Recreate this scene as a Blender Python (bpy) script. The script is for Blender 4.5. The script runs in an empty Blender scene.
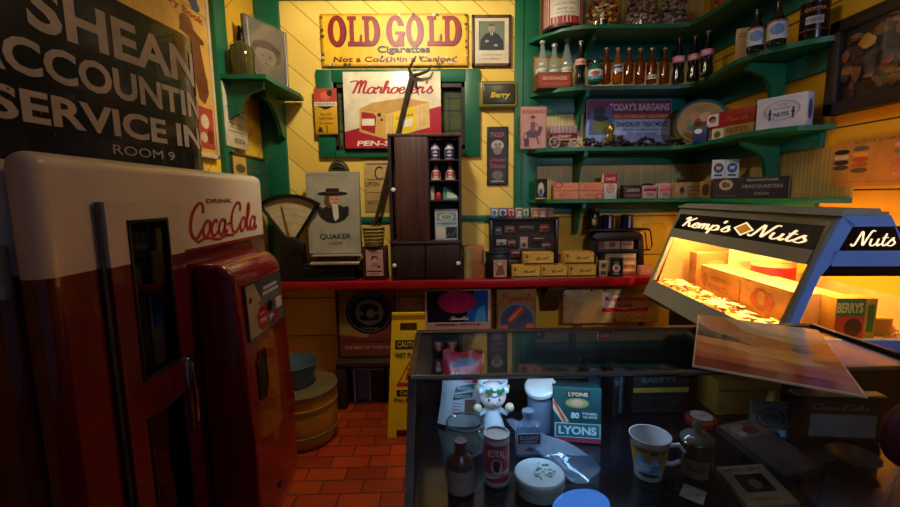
import bpy, bmesh, math, random
from mathutils import Vector, Matrix
from mathutils.geometry import tessellate_polygon
random.seed(7)
C = bpy.context.scene.collection
S = bpy.context.scene
PI = math.pi
# ------------------------------------------------------------------ camera model
F = 430.0; H = 1.4
_d = Vector((440-450, 197-253.5, F)).normalized()
_v = Vector((490-450, 3523-253.5, F)); _v = (_v - _d*_v.dot(_d)).normalized()
_x = _v.cross(_d)
def ray(px, py):
    c = Vector(((px-450)/F, (py-253.5)/F, 1))
    return Vector((c.dot(_x), c.dot(_d), -c.dot(_v)))
def hit(px, py, ax, val):
    r = ray(px, py); o = Vector((0, 0, H)); i = 'xyz'.index(ax)
    return o + r*((val-o[i])/r[i])
YB = 2.95; XL = -1.164; XR = 1.741; ZC = 2.78
# ------------------------------------------------------------------ materials
_mats = {}
def lin(h):
    h = h.lstrip('#'); o = []
    for i in (0, 2, 4):
        c = int(h[i:i+2], 16)/255
        o.append(c/12.92 if c <= .04045 else ((c+.055)/1.055)**2.4)
    return (*o, 1)
def mat(col, rough=.5, metal=0.0, emit=0.0, wear=.25, scale=14, coat=0.0, bump=0.0, ecol=None):
    k = (col, rough, metal, emit, wear, scale, coat, bump, ecol)
    if k in _mats: return _mats[k]
    m = bpy.data.materials.new('paint_' + col.strip('#')); m.use_nodes = True
    n = m.node_tree.nodes; L = m.node_tree.links; b = n['Principled BSDF']
    b.inputs['Roughness'].default_value = rough; b.inputs['Metallic'].default_value = metal
    b.inputs['Coat Weight'].default_value = coat
    c = lin(col)
    if wear > 0:
        tc = n.new('ShaderNodeTexCoord'); no = n.new('ShaderNodeTexNoise'); no.inputs['Scale'].default_value = scale
        no.inputs['Detail'].default_value = 6
        L.new(tc.outputs['Object'], no.inputs['Vector'])
        rp = n.new('ShaderNodeValToRGB'); rp.color_ramp.elements[0].position = .3; rp.color_ramp.elements[1].position = .7
        rp.color_ramp.elements[0].color = (*[v*(1-wear) for v in c[:3]], 1); rp.color_ramp.elements[1].color = c
        L.new(no.outputs['Fac'], rp.inputs['Fac']); L.new(rp.outputs['Color'], b.inputs['Base Color'])
        if bump > 0:
            bp = n.new('ShaderNodeBump'); bp.inputs['Strength'].default_value = bump; bp.inputs['Distance'].default_value = .01
            L.new(no.outputs['Fac'], bp.inputs['Height']); L.new(bp.outputs['Normal'], b.inputs['Normal'])
    else: b.inputs['Base Color'].default_value = c
    if emit > 0:
        b.inputs['Emission Color'].default_value = lin(ecol or col); b.inputs['Emission Strength'].default_value = emit
    _mats[k] = m; return m
def glass(tint='#ffffff', refl=.9, dens=0.0, rough=.01):
    k = ('g', tint, refl, dens, rough)
    if k in _mats: return _mats[k]
    m = bpy.data.materials.new('glass_pane'); m.use_nodes = True
    n = m.node_tree.nodes; L = m.node_tree.links; n.clear()
    o = n.new('ShaderNodeOutputMaterial'); mx = n.new('ShaderNodeMixShader'); tr = n.new('ShaderNodeBsdfTransparent')
    gl = n.new('ShaderNodeBsdfGlossy'); ge = n.new('ShaderNodeNewGeometry'); dt = n.new('ShaderNodeVectorMath'); dt.operation = 'DOT_PRODUCT'
    L.new(ge.outputs['Normal'], dt.inputs[0]); L.new(ge.outputs['Incoming'], dt.inputs[1])
    def mth(op, a, b_=None, cl=False):   # Schlick reflectance, the same for both sides of a thin pane
        q = n.new('ShaderNodeMath'); q.operation = op; q.use_clamp = cl
        if isinstance(a, (int, float)): q.inputs[0].default_value = a
        else: L.new(a, q.inputs[0])
        if b_ is not None: q.inputs[1].default_value = b_ if isinstance(b_, (int, float)) else 0
        if b_ is not None and not isinstance(b_, (int, float)): L.new(b_, q.inputs[1])
        return q.outputs[0]
    ab = mth('ABSOLUTE', dt.outputs['Value']); iv = mth('SUBTRACT', 1.0, ab, True); pw = mth('POWER', iv, 5.0); sc_ = mth('MULTIPLY', pw, .96); ad = mth('ADD', sc_, .04)
    L.new(mth('MULTIPLY', ad, refl, True), mx.inputs[0])
    tr.inputs[0].default_value = lin(tint); gl.inputs['Roughness'].default_value = rough
    L.new(tr.outputs[0], mx.inputs[1]); L.new(gl.outputs[0], mx.inputs[2])
    if dens > 0:
        df = n.new('ShaderNodeBsdfDiffuse'); df.inputs[0].default_value = lin(tint); m2 = n.new('ShaderNodeMixShader'); m2.inputs[0].default_value = dens
        L.new(mx.outputs[0], m2.inputs[1]); L.new(df.outputs[0], m2.inputs[2]); L.new(m2.outputs[0], o.inputs[0])
    else: L.new(mx.outputs[0], o.inputs[0])
    _mats[k] = m; return m
def wood(col='#3a2014', col2='#1e0f08', rough=.45, axis='z', scale=6):
    k = ('w', col, col2, rough, axis, scale)
    if k in _mats: return _mats[k]
    m = bpy.data.materials.new('wood_grain'); m.use_nodes = True
    n = m.node_tree.nodes; L = m.node_tree.links; b = n['Principled BSDF']; b.inputs['Roughness'].default_value = rough
    tc = n.new('ShaderNodeTexCoord'); mp = n.new('ShaderNodeMapping'); no = n.new('ShaderNodeTexNoise')
    s = [scale*6]*3; s['xyz'.index(axis)] = scale*.5; mp.inputs['Scale'].default_value = s
    no.inputs['Scale'].default_value = 1; no.inputs['Detail'].default_value = 8; no.inputs['Distortion'].default_value = .6
    rp = n.new('ShaderNodeValToRGB'); rp.color_ramp.elements[0].position = .35; rp.color_ramp.elements[1].position = .68
    rp.color_ramp.elements[0].color = lin(col2); rp.color_ramp.elements[1].color = lin(col)
    L.new(tc.outputs['Object'], mp.inputs[0]); L.new(mp.outputs[0], no.inputs['Vector']); L.new(no.outputs['Fac'], rp.inputs[0]); L.new(rp.outputs[0], b.inputs['Base Color'])
    _mats[k] = m; return m
def boards(col, col2, ax, az, w, groove='#3a2a08', phase=0.0, fine=False, rough=.6):
    """painted boards with dark grooves every w metres along direction (ax*x|y + az*z)"""
    m = bpy.data.materials.new('painted_boards'); m.use_nodes = True
    n = m.node_tree.nodes; L = m.node_tree.links; b = n['Principled BSDF']; b.inputs['Roughness'].default_value = rough
    tc = n.new('ShaderNodeTexCoord'); dot = n.new('ShaderNodeVectorMath'); dot.operation = 'DOT_PRODUCT'
    dot.inputs[1].default_value = (ax[0], ax[1], az)
    L.new(tc.outputs['Object'], dot.inputs[0])
    def math_(op, a, v=None):
        q = n.new('ShaderNodeMath'); q.operation = op; L.new(a, q.inputs[0])
        if v is not None: q.inputs[1].default_value = v
        return q.outputs[0]
    a = math_('ADD', dot.outputs['Value'], phase); a = math_('DIVIDE', a, w); fr = math_('FRACT', a)
    g = math_('LESS_THAN', fr, .026 if not fine else .12)
    fl = math_('FLOOR', a); wn = n.new('ShaderNodeTexWhiteNoise'); wn.noise_dimensions = '1D'; L.new(fl, wn.inputs['W'])
    no = n.new('ShaderNodeTexNoise'); no.inputs['Scale'].default_value = 3; no.inputs['Detail'].default_value = 7; L.new(tc.outputs['Object'], no.inputs['Vector'])
    ad = n.new('ShaderNodeMath'); ad.operation = 'MULTIPLY_ADD'; L.new(wn.outputs['Value'], ad.inputs[0]); ad.inputs[1].default_value = .35; L.new(no.outputs['Fac'], ad.inputs[2])
    rp = n.new('ShaderNodeValToRGB'); rp.color_ramp.elements[0].position = .35; rp.color_ramp.elements[1].position = .95
    rp.color_ramp.elements[0].color = lin(col2); rp.color_ramp.elements[1].color = lin(col); L.new(ad.outputs[0], rp.inputs[0])
    mx = n.new('ShaderNodeMixRGB'); L.new(g, mx.inputs[0]); L.new(rp.outputs[0], mx.inputs[1]); mx.inputs[2].default_value = lin(groove)
    L.new(mx.outputs[0], b.inputs['Base Color'])
    bp = n.new('ShaderNodeBump'); bp.inputs['Distance'].default_value = .004; bp.invert = True; L.new(g, bp.inputs['Height']); L.new(bp.outputs[0], b.inputs['Normal'])
    return m
# ------------------------------------------------------------------ mesh builder
_tx = {}
def text_mesh(s, bold=.0):
    if (s, bold) in _tx: return _tx[(s, bold)]
    cu = bpy.data.curves.new('t', 'FONT'); cu.body = s; cu.size = 1; cu.offset = bold; cu.resolution_u = 3
    o = bpy.data.objects.new('t', cu); C.objects.link(o); bpy.context.view_layer.update()
    me = o.to_mesh(); vs = [(v.co.x, v.co.y) for v in me.vertices]; fs = [tuple(p.vertices) for p in me.polygons]
    o.to_mesh_clear(); bpy.data.objects.remove(o); bpy.data.curves.remove(cu)
    f2 = []
    for f in fs:
        if len(f) == 3: f2.append(f)
        else: f2 += [tuple(f[i] for i in t) for t in tessellate_polygon([[Vector((*vs[i], 0)) for i in f]])]
    fs = f2
    if not vs: vs = [(0, 0), (1, 0), (0, 1)]; fs = []
    x0 = min(v[0] for v in vs); x1 = max(v[0] for v in vs); y0 = min(v[1] for v in vs); y1 = max(v[1] for v in vs)
    _tx[(s, bold)] = ([((x-x0)/(x1-x0), (y-y0)/(y1-y0)) for x, y in vs], fs, (x1-x0)/(y1-y0)); return _tx[(s, bold)]
G = {
 'a': (1.05, [[(.8,.85),(.45,1),(.1,.6),(.15,.1),(.45,0),(.8,.5),(.85,1),(.8,.3),(.95,0),(1.15,.25)]]),
 'c': (.85, [[(.75,.8),(.5,1),(.1,.6),(.15,.1),(.5,0),(.9,.3)]]),
 'o': (.92, [[(.45,1),(.1,.6),(.15,.1),(.45,0),(.8,.4),(.75,.9),(.45,1)],[(.7,.85),(1.0,.85)]]),
 'e': (.85, [[(.05,.4),(.6,.6),(.6,.95),(.35,1),(.1,.5),(.25,.05),(.55,0),(.9,.35)]]),
 'l': (.6, [[(0,.3),(.45,1.5),(.4,2),(.2,1.8),(.15,.4),(.35,0),(.6,.3)]]),
 'h': (.95, [[(0,.3),(.4,1.6),(.35,2),(.18,1.7),(.12,0)],[(.12,.3),(.4,.95),(.65,.9),(.62,.2),(.8,0),(1,.3)]]),
 'm': (1.3, [[(.1,1),(.12,0)],[(.12,.5),(.4,1),(.55,.8),(.52,0)],[(.52,.5),(.8,1),(.97,.8),(.95,.2),(1.1,0),(1.3,.3)]]),
 'r': (.8, [[(.05,.6),(.2,1.1),(.3,.85),(.6,.95),(.52,.3),(.7,0),(.9,.3)]]),
 's': (.75, [[(.05,.2),(.45,1.1),(.5,.8),(.75,.4),(.5,0),(.1,.1)]]),
 't': (.6, [[(.3,1.7),(.2,.4),(.4,0),(.65,.3)],[(0,1.1),(.6,1.15)]]),
 'u': (1.05, [[(.1,1),(.1,.3),(.35,0),(.7,.4),(.75,1),(.75,.3),(.9,0),(1.1,.3)]]),
 'p': (.95, [[(.15,1),(.1,-1)],[(.13,.6),(.5,1),(.8,.6),(.6,.05),(.15,.1)],[(.7,.1),(1,.3)]]),
 'i': (.5, [[(.05,.6),(.2,1),(.18,.3),(.35,0),(.55,.3)],[(.25,1.4),(.28,1.5)]]),
 'f': (.6, [[(0,.2),(.5,1.6),(.5,2),(.3,1.8),(.15,-.9),(.4,-.8),(.3,.2),(.6,.3)]]),
 'y': (.95, [[(.1,1),(.1,.3),(.35,0),(.7,.4),(.75,1),(.7,-.6),(.4,-1),(.2,-.7)]]),
 "'": (.25, [[(.15,2.0),(.05,1.5)]]),
 '-': (.5, [[(.05,.6),(.45,.7)]]),
 'C': (1.3, [[(1.3,1.5),(1.25,2.0),(.8,2.1),(.25,1.5),(.1,.7),(.35,.1),(.8,0),(1.3,.5)]]),
 'K': (1.4, [[(.1,1.5),(.3,2),(.5,1.9),(.45,1),(.3,0)],[(1.3,2),(.5,1),(.8,.9),(1.1,.1),(1.5,.3)]]),
 'N': (1.6, [[(-.1,.3),(.1,0),(.3,.3),(.6,2),(.85,1),(1.05,.05),(1.25,1),(1.5,2.05),(1.8,2)]]),
 'M': (1.75, [[(-.5,1.8),(-.1,2.0),(.4,1.9),(.3,.9),(.1,0)],[(.3,1),(.7,2),(.85,1.8),(.75,0)],[(.8,.9),(1.2,2),(1.4,1.7),(1.3,.4),(1.5,0),(1.8,.3)]]),
 'P': (1.2, [[(.5,2),(.35,1),(.2,-.2)],[(0,1.4),(.4,2),(1,2.05),(1.2,1.5),(.8,1),(.4,1)]]),
 'S': (1.1, [[(1.1,1.7),(.8,2.1),(.4,1.7),(.9,.7),(.6,0),(.1,.3)]]),
 'B': (1.2, [[(.4,2),(.25,0)],[(.1,1.7),(.6,2.05),(1.0,1.7),(.4,1.05),(1.0,.7),(.7,.05),(.1,.1)]]),
}
def crom(p, n=5):
    q = [p[0]]+list(p)+[p[-1]]; o = []
    for i in range(1, len(q)-2):
        a, b, c, d = q[i-1:i+3]
        for k in range(n):
            t = k/n; o.append(tuple(.5*((2*b[j])+(-a[j]+c[j])*t+(2*a[j]-5*b[j]+4*c[j]-d[j])*t*t+(-a[j]+3*b[j]-3*c[j]+d[j])*t**3) for j in range(len(b))))
    o.append(tuple(p[-1])); return o
def ribbon(p, w, var=.5):
    L_, R_ = [], []
    for i, a in enumerate(p):
        b = p[min(i+1, len(p)-1)]; c = p[max(i-1, 0)]; dx, dy = b[0]-c[0], b[1]-c[1]; l = math.hypot(dx, dy) or 1
        ww = w*((1-var)+var*abs(dy)/l)/2
        L_.append((a[0]-dy/l*ww, a[1]+dx/l*ww)); R_.append((a[0]+dy/l*ww, a[1]-dx/l*ww))
    return [[L_[i], L_[i+1], R_[i+1], R_[i]] for i in range(len(p)-1)]
class MB:
    def __init__(s): s.v = []; s.f = []; s.m = []; s.mats = []
    def mi(s, m):
        if isinstance(m, str): m = mat(m)
        if m not in s.mats: s.mats.append(m)
        return s.mats.index(m)
    def add(s, vs, fs, m, M=None):
        b = len(s.v); k = s.mi(m)
        s.v += [(M @ Vector(v)) if M else Vector(v) for v in vs]
        for f in fs: s.f.append([b+i for i in f]); s.m.append(k)
        return s
    def frombm(s, bm, m, M=None, sel=None):
        bm.verts.index_update(); base = len(s.v)
        s.v += [(M @ v.co) if M else v.co.copy() for v in bm.verts]
        for f in bm.faces:
            mm = sel(f) if sel else m
            s.f.append([base+v.index for v in f.verts]); s.m.append(s.mi(mm))
        bm.free(); return s
    def box(s, x0, y0, z0, x1, y1, z1, m, bev=0.0, seg=2, M=None, sel=None, cuts=()):
        bm = bmesh.new(); bmesh.ops.create_cube(bm, size=1)
        for v in bm.verts: v.co = Vector(((x0+x1)/2+v.co.x*(x1-x0), (y0+y1)/2+v.co.y*(y1-y0), (z0+z1)/2+v.co.z*(z1-z0)))
        if bev: bmesh.ops.bevel(bm, geom=bm.edges[:], offset=min(bev, .49*min(abs(x1-x0), abs(y1-y0), abs(z1-z0))), segments=seg, profile=.5, affect='EDGES')
        for z in cuts: bmesh.ops.bisect_plane(bm, geom=bm.verts[:]+bm.edges[:]+bm.faces[:], plane_co=(0, 0, z), plane_no=(0, 0, 1))
        bmesh.ops.recalc_face_normals(bm, faces=bm.faces[:])
        return s.frombm(bm, m, M, sel)
    def prism(s, poly, a0, a1, m, ax='y', bev=0.0, seg=2, M=None, sel=None):
        """poly in the plane perpendicular to ax: ax='y' -> (x,z); 'x' -> (y,z); 'z' -> (x,y)"""
        bm = bmesh.new()
        def co(p, a): return {'y': (p[0], a, p[1]), 'x': (a, p[0], p[1]), 'z': (p[0], p[1], a)}[ax]
        A = [bm.verts.new(co(p, a0)) for p in poly]; B = [bm.verts.new(co(p, a1)) for p in poly]; n = len(poly)
        for t in tessellate_polygon([[Vector((p[0], p[1], 0)) for p in poly]]) if n > 4 and not bev else [tuple(range(n))]:
            try: bm.faces.new([A[i] for i in t]); bm.faces.new([B[i] for i in reversed(t)])
            except ValueError: pass
        for i in range(n): bm.faces.new((A[i], A[(i+1) % n], B[(i+1) % n], B[i]))
        if bev: bmesh.ops.bevel(bm, geom=bm.edges[:], offset=bev, segments=seg, profile=.5, affect='EDGES')
        bmesh.ops.recalc_face_normals(bm, faces=bm.faces[:])
        return s.frombm(bm, m, M, sel)
    def lathe(s, prof, m, seg=24, M=None, cap=True, c=(0, 0, 0), mfun=None):
        vs = []; n = len(prof)
        for r, z in prof:
            for k in range(seg): a = 2*PI*k/seg; vs.append((c[0]+r*math.cos(a), c[1]+r*math.sin(a), c[2]+z))
        for i in range(n-1):
            mm = mfun(i) if mfun else m
            fs = [(i*seg+k, i*seg+(k+1) % seg, (i+1)*seg+(k+1) % seg, (i+1)*seg+k) for k in range(seg)]
            if i == 0: s._lb = len(s.v); s.v += [(M @ Vector(v)) if M else Vector(v) for v in vs]
            kk = s.mi(mm)
            for f in fs: s.f.append([s._lb+j for j in f]); s.m.append(kk)
        if cap:
            if prof[0][0] > 1e-4: s.f.append([s._lb+k for k in reversed(range(seg))]); s.m.append(s.mi(mfun(0) if mfun else m))
            if prof[-1][0] > 1e-4: s.f.append([s._lb+(n-1)*seg+k for k in range(seg)]); s.m.append(s.mi(mfun(n-2) if mfun else m))
        return s
    def tube(s, pts, r, m, seg=8, M=None, closed=False):
        pts = [Vector(p) for p in pts]; n = len(pts); rr = r if isinstance(r, (list, tuple)) else [r]*n; vs = []
        for i, p in enumerate(pts):
            t = (pts[(i+1) % n if closed else min(i+1, n-1)]-pts[(i-1) % n if closed else max(i-1, 0)]).normalized()
            u = t.cross(Vector((0, 0, 1)));
            if u.length < .1: u = t.cross(Vector((1, 0, 0)))
            u.normalize(); w = t.cross(u)
            for k in range(seg): a = 2*PI*k/seg; vs.append(p+(u*math.cos(a)+w*math.sin(a))*rr[i])
        fs = []
        for i in range(n if closed else n-1):
            j = (i+1) % n
            fs += [(i*seg+k, i*seg+(k+1) % seg, j*seg+(k+1) % seg, j*seg+k) for k in range(seg)]
        if not closed: fs += [tuple(reversed(range(seg))), tuple((n-1)*seg+k for k in range(seg))]
        return s.add(vs, fs, m, M)
    def ball(s, c, r, m, sub=2, M=None, jit=0):
        bm = bmesh.new(); bmesh.ops.create_icosphere(bm, subdivisions=sub, radius=1)
        r = r if isinstance(r, (tuple, list)) else (r, r, r)
        for v in bm.verts:
            j = 1+random.uniform(-jit, jit) if jit else 1
            v.co = Vector((c[0]+v.co.x*r[0]*j, c[1]+v.co.y*r[1]*j, c[2]+v.co.z*r[2]*j))
        return s.frombm(bm, m, M)
    # flat artwork: elements in unit coords of a face with origin o, edge vectors U,V
    def art(s, o, U, V, els, off0=.0007, step=.00007, warp=None, maxu=.04, rough=.45, emit=0):
        o, U, V = Vector(o), Vector(U), Vector(V); N = U.cross(V).normalized(); w, h = U.length, V.length
        for li, e in enumerate(els):
            off = off0+li*step; t = e[0]; tris = []
            class TL(list): eo = 0.0
            def poly(p, eo=0.0):
                for a in tessellate_polygon([[Vector((q[0], q[1], 0)) for q in p]]): l_ = TL(p[i] for i in a); l_.eo = eo; tris.append(l_)
            if t == 'r': col = e[5]; x0, y0, x1, y1 = e[1:5]; poly([(x0, y0), (x1, y0), (x1, y1), (x0, y1)])
            elif t == 'e':
                cx, cy, rx, ry, col = e[1:6]; poly([(cx+rx*math.cos(2*PI*k/28), cy+ry*math.sin(2*PI*k/28)) for k in range(28)])
            elif t == 'o':   # ring
                cx, cy, rx, ry, tk, col = e[1:7]
                for k in range(28):
                    a, b = 2*PI*k/28, 2*PI*(k+1)/28; q = 1-tk
                    poly([(cx+rx*math.cos(a), cy+ry*math.sin(a)), (cx+rx*math.cos(b), cy+ry*math.sin(b)), (cx+q*rx*math.cos(b), cy+q*ry*math.sin(b)), (cx+q*rx*math.cos(a), cy+q*ry*math.sin(a))])
            elif t == 'p': col = e[2]; poly(list(e[1]))
            elif t == 'l':   # line: pts, width(m), col
                col = e[3]; p = crom([(a*w, b*h) for a, b in e[1]], 4) if len(e[1]) > 2 else [(a*w, b*h) for a, b in e[1]]
                for q in ribbon(p, e[2], 0): poly([(a/w, b/h) for a, b in q])
            elif t == 't':   # text, cx, cy, width, height, col, [bold], [shear], [arc]
                st, cx, cy, tw, th, col = e[1:7]; bold = e[7] if len(e) > 7 else .02; sh = e[8] if len(e) > 8 else 0; arc = e[9] if len(e) > 9 else 0
                vs, fs, asp = text_mesh(st, bold)
                P = [(cx+(x-.5)*tw+sh*(y-.5)*th*h/w, cy+(y-.5)*th-arc*(x-.5)**2*4) for x, y in vs]
                tris += [[P[i] for i in f] for f in fs]
            elif t == 's':   # script text, cx, cy, width, height of two x-heights, col, pen, shear, [tilt]
                st, cx, cy, tw, th, col = e[1:7]; pen = e[7] if len(e) > 7 else .22; sh = e[8] if len(e) > 8 else .35; tilt = e[9] if len(e) > 9 else 0
                tot = sum(G.get(ch, (.5, []))[0] for ch in st); x = 0; sk = 0
                for ch in st:
                    ad, strokes = G.get(ch, (.5, []))
                    for k in strokes:
                        pp = [(x+a+sh*b*.6, b) for a, b in crom(k, 4)]
                        sk += 1
                        for qi, q in enumerate(ribbon(pp, pen, .45)):
                            poly([(cx+(a/tot-.5)*tw, cy+(b/2-.5)*th+tilt*(a/tot-.5)) for a, b in q], sk*6e-5+(qi % 4)*1.3e-5)
                    x += ad
            if warp:
                st_ = tris; tris = []
                while st_:
                    q = st_.pop()
                    if len(q) > 3:
                        for i in range(1, len(q)-1): st_.append([q[0], q[i], q[i+1]])
                        continue
                    L3 = [abs(q[i][0]-q[(i+1) % 3][0]) for i in range(3)]; mxl = max(L3)
                    if mxl > maxu:
                        i = L3.index(mxl); a, b, c = q[i], q[(i+1) % 3], q[(i+2) % 3]; mm = ((a[0]+b[0])/2, (a[1]+b[1])/2)
                        st_ += [[a, mm, c], [mm, b, c]]
                    else: tris.append(q)
            mm = col if not isinstance(col, str) else mat(col, rough, emit=emit)
            vs = []; fs = []
            for q in tris:
                a = len(vs)
                e_ = off+getattr(q, 'eo', 0.0)
                for p in q: vs.append(warp(p[0], p[1], e_) if warp else o+U*p[0]+V*p[1]+N*e_)
                ar = sum(q[i][0]*q[(i+1) % len(q)][1]-q[(i+1) % len(q)][0]*q[i][1] for i in range(len(q)))
                if abs(ar) < 1e-12: del vs[a:]; continue
                fs.append(tuple(range(a, a+len(q))) if ar > 0 else tuple(reversed(range(a, a+len(q)))))
            s.add(vs, fs, mm)
        return s
    def cylart(s, c, r, z0, z1, ang, span, els, off0=.0005, **k):
        """artwork wrapped on a cylinder: centre angle ang (rad), span (rad)"""
        W = r*span
        def wp(u, v, off): a = ang+(u-.5)*span; return Vector((c[0]+(r+off)*math.cos(a), c[1]+(r+off)*math.sin(a), c[2]+z0+(z1-z0)*v))
        return s.art((0, 0, 0), (W, 0, 0), (0, z1-z0, 0), els, off0=off0, step=.0001, warp=wp, maxu=.07, **k)
    def build(s, name, parent=None, origin=None, ang=.6):
        me = bpy.data.meshes.new(name); o_ = Vector(origin) if origin else Vector((0, 0, 0))
        me.from_pydata([v-o_ for v in s.v], [], s.f); me.update()
        for m in s.mats: me.materials.append(m)
        me.polygons.foreach_set('material_index', s.m); me.polygons.foreach_set('use_smooth', [True]*len(me.polygons))
        try: me.set_sharp_from_angle(angle=ang)
        except Exception: pass
        ob = bpy.data.objects.new(name, me); C.objects.link(ob); ob.location = o_
        if parent: ob.parent = parent; ob.matrix_parent_inverse = Matrix.Identity(4); ob.location = o_ - parent['_o'] if '_o' in parent else o_
        return ob
def tag(o, label, cat, group=None, kind=None):
    if label: o['label'] = label
    if cat: o['category'] = cat
    if group: o['group'] = group
    if kind: o['kind'] = kind
    return o
def struct(mb, name): o = mb.build(name); o['kind'] = 'structure'; return o
class Thing:
    """an Empty at the thing's base; parts are meshes given in world coords"""
    def __init__(s, name, label, cat, loc, group=None, rz=0):
        s.e = bpy.data.objects.new(name, None); s.e.empty_display_size = .05; C.objects.link(s.e)
        s.e.location = loc; s.e.rotation_euler = (0, 0, rz); s.loc = Vector(loc); tag(s.e, label, cat, group)
        s.inv = (Matrix.Translation(s.loc) @ Matrix.Rotation(rz, 4, 'Z')).inverted()
    def part(s, mb, name, parent=None, local=False, label=None):
        if not local: mb.v = [s.inv @ v for v in mb.v]
        o = mb.build(name); o.parent = parent or s.e
        if label: o['label'] = label
        return o
def one(mb, name, label, cat, group=None, origin=None, kind=None):
    if origin is None:
        xs = [v.x for v in mb.v]; ys = [v.y for v in mb.v]; zs = [v.z for v in mb.v]
        origin = ((min(xs)+max(xs))/2, (min(ys)+max(ys))/2, min(zs))
    return tag(mb.build(name, origin=origin), label, cat, group, kind)
def copy_tree(o, parent=None):
    c = o.copy(); C.objects.link(c)
    if parent: c.parent = parent
    for ch in [q for q in bpy.data.objects if q.parent == o]: copy_tree(ch, c)
    return c
def fr(x0, x1, yt, yb, Y):
    a = hit(x0, (yt+yb)/2, 'y', Y); b = hit(x1, (yt+yb)/2, 'y', Y)
    return a.x, b.x, hit((x0+x1)/2, yb, 'y', Y).z, hit((x0+x1)/2, yt, 'y', Y).z
def pack(name, label, cat, x0, x1, yt, yb, Y, dep, col, els=(), z0=None, group=None, bev=.0015, side=None, m=None, rz=0, top=None):
    """upright box whose front face is seen at x0..x1, yt..yb on plane Y"""
    X0, X1, Z0, Z1 = fr(x0, x1, yt, yb, Y)
    if z0 is not None: Z0 = z0
    mb = MB(); mb.box(X0, Y, Z0, X1, Y+dep, Z1, m or mat(col, .55), bev)
    mb.art((X0, Y, Z0), (X1-X0, 0, 0), (0, 0, Z1-Z0), els)
    if side: mb.art((X0, Y+dep, Z0), (0, -dep, 0), (0, 0, Z1-Z0), side)
    if top: mb.art((X0, Y, Z1), (X1-X0, 0, 0), (0, dep, 0), top)
    if rz:
        c = Vector(((X0+X1)/2, Y+dep/2, 0)); R = Matrix.Translation(c) @ Matrix.Rotation(rz, 4, 'Z') @ Matrix.Translation(-c); mb.v = [R @ v for v in mb.v]
    return one(mb, name, label, cat, group)
#@@ROOM
GREEN = mat('#096644', .42, wear=.3, scale=5, bump=.1); TEAL = mat('#0b6a5c', .45, wear=.25, scale=4)
YEL = boards('#f6d468', '#dfb545', (.66, 0), .75, .155, groove='#8f6c1c', phase=.03)
PALE = boards('#dcc88c', '#c9b070', (1, 0), 0, .022, groove='#a8925a', fine=True)
YRT = boards('#e2b21e', '#bf8f12', (0, 0), 1, .27, groove='#3b2806', phase=-1.405+.27*6)
ORW = mat('#d8a03a', .6)
def Zb(y, x=420, Y=YB): return hit(x, y, 'y', Y).z
# ---------- room shell
mb = MB(); 
# floor: small red clay tiles
fm = bpy.data.materials.new('red_clay_tiles'); fm.use_nodes = True; n = fm.node_tree.nodes; L = fm.node_tree.links; b = n['Principled BSDF']
tc = n.new('ShaderNodeTexCoord'); br = n.new('ShaderNodeTexBrick'); L.new(tc.outputs['Object'], br.inputs['Vector'])
br.inputs['Color1'].default_value = lin('#a8452a'); br.inputs['Color2'].default_value = lin('#83301c'); br.inputs['Mortar'].default_value = lin('#4a2416')
br.inputs['Scale'].default_value = 1; br.inputs['Brick Width'].default_value = .2; br.inputs['Row Height'].default_value = .1; br.inputs['Mortar Size'].default_value = .004
no = n.new('ShaderNodeTexNoise'); no.inputs['Scale'].default_value = 6; no.inputs['Detail'].default_value = 8; L.new(tc.outputs['Object'], no.inputs['Vector'])
mx = n.new('ShaderNodeMixRGB'); mx.blend_type = 'MULTIPLY'; mx.inputs[0].default_value = .6; L.new(br.outputs['Color'], mx.inputs[1]); L.new(no.outputs['Color'], mx.inputs[2])
hs = n.new('ShaderNodeHueSaturation'); hs.inputs['Saturation'].default_value = 1.1; hs.inputs['Value'].default_value = 1.4; L.new(mx.outputs[0], hs.inputs['Color'])
L.new(hs.outputs[0], b.inputs['Base Color']); b.inputs['Roughness'].default_value = .45
bp = n.new('ShaderNodeBump'); bp.inputs['Distance'].default_value = .003; L.new(br.outputs['Fac'], bp.inputs['Height']); bp.invert = True; L.new(bp.outputs[0], b.inputs['Normal'])
mb.box(XL-.1, -1.6, -.1, XR+.1, YB+.1, 0, fm); struct(mb, 'floor')
mb = MB(); xs = hit(525, 100, 'y', YB).x; wz0, wz1 = Zb(150), Zb(83); wx0, wx1 = hit(333, 100, 'y', YB).x, hit(466, 100, 'y', YB).x
YLO = boards('#e8b82c', '#cf9a1e', (0, 0), 1, .27, groove='#7a5210', phase=.10); mb.box(XL-.1, YB, .82, wx0, YB+.1, ZC, YEL); mb.box(wx1, YB, .82, xs, YB+.1, ZC, YEL); mb.box(wx0, YB, .82, wx1, YB+.1, wz0, YEL); mb.box(XL-.1, YB, 0, xs, YB+.1, .82, YLO); mb.box(wx0, YB, wz1, wx1, YB+.1, ZC, YEL)
mb.box(xs, YB, 1.40, XR+.1, YB+.1, ZC, PALE); mb.box(xs, YB, 0, XR+.1, YB+.1, 1.40, YLO); struct(mb, 'wall_back')
mb = MB(); mb.box(XL-.1, -1.6, 0, XL, YB, ZC, boards('#f0c435', '#d4a229', (0, .66), -.75, .155, groove='#7a5a12')); struct(mb, 'wall_left')
mb = MB(); mb.box(XR, -1.6, 0, XR+.1, YB, ZC, YRT); struct(mb, 'wall_right')
mb = MB(); mb.box(XL-.1, -1.6, ZC, XR+.1, YB+.1, ZC+.1, mat('#d8cdb0', .8)); struct(mb, 'ceiling')
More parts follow.
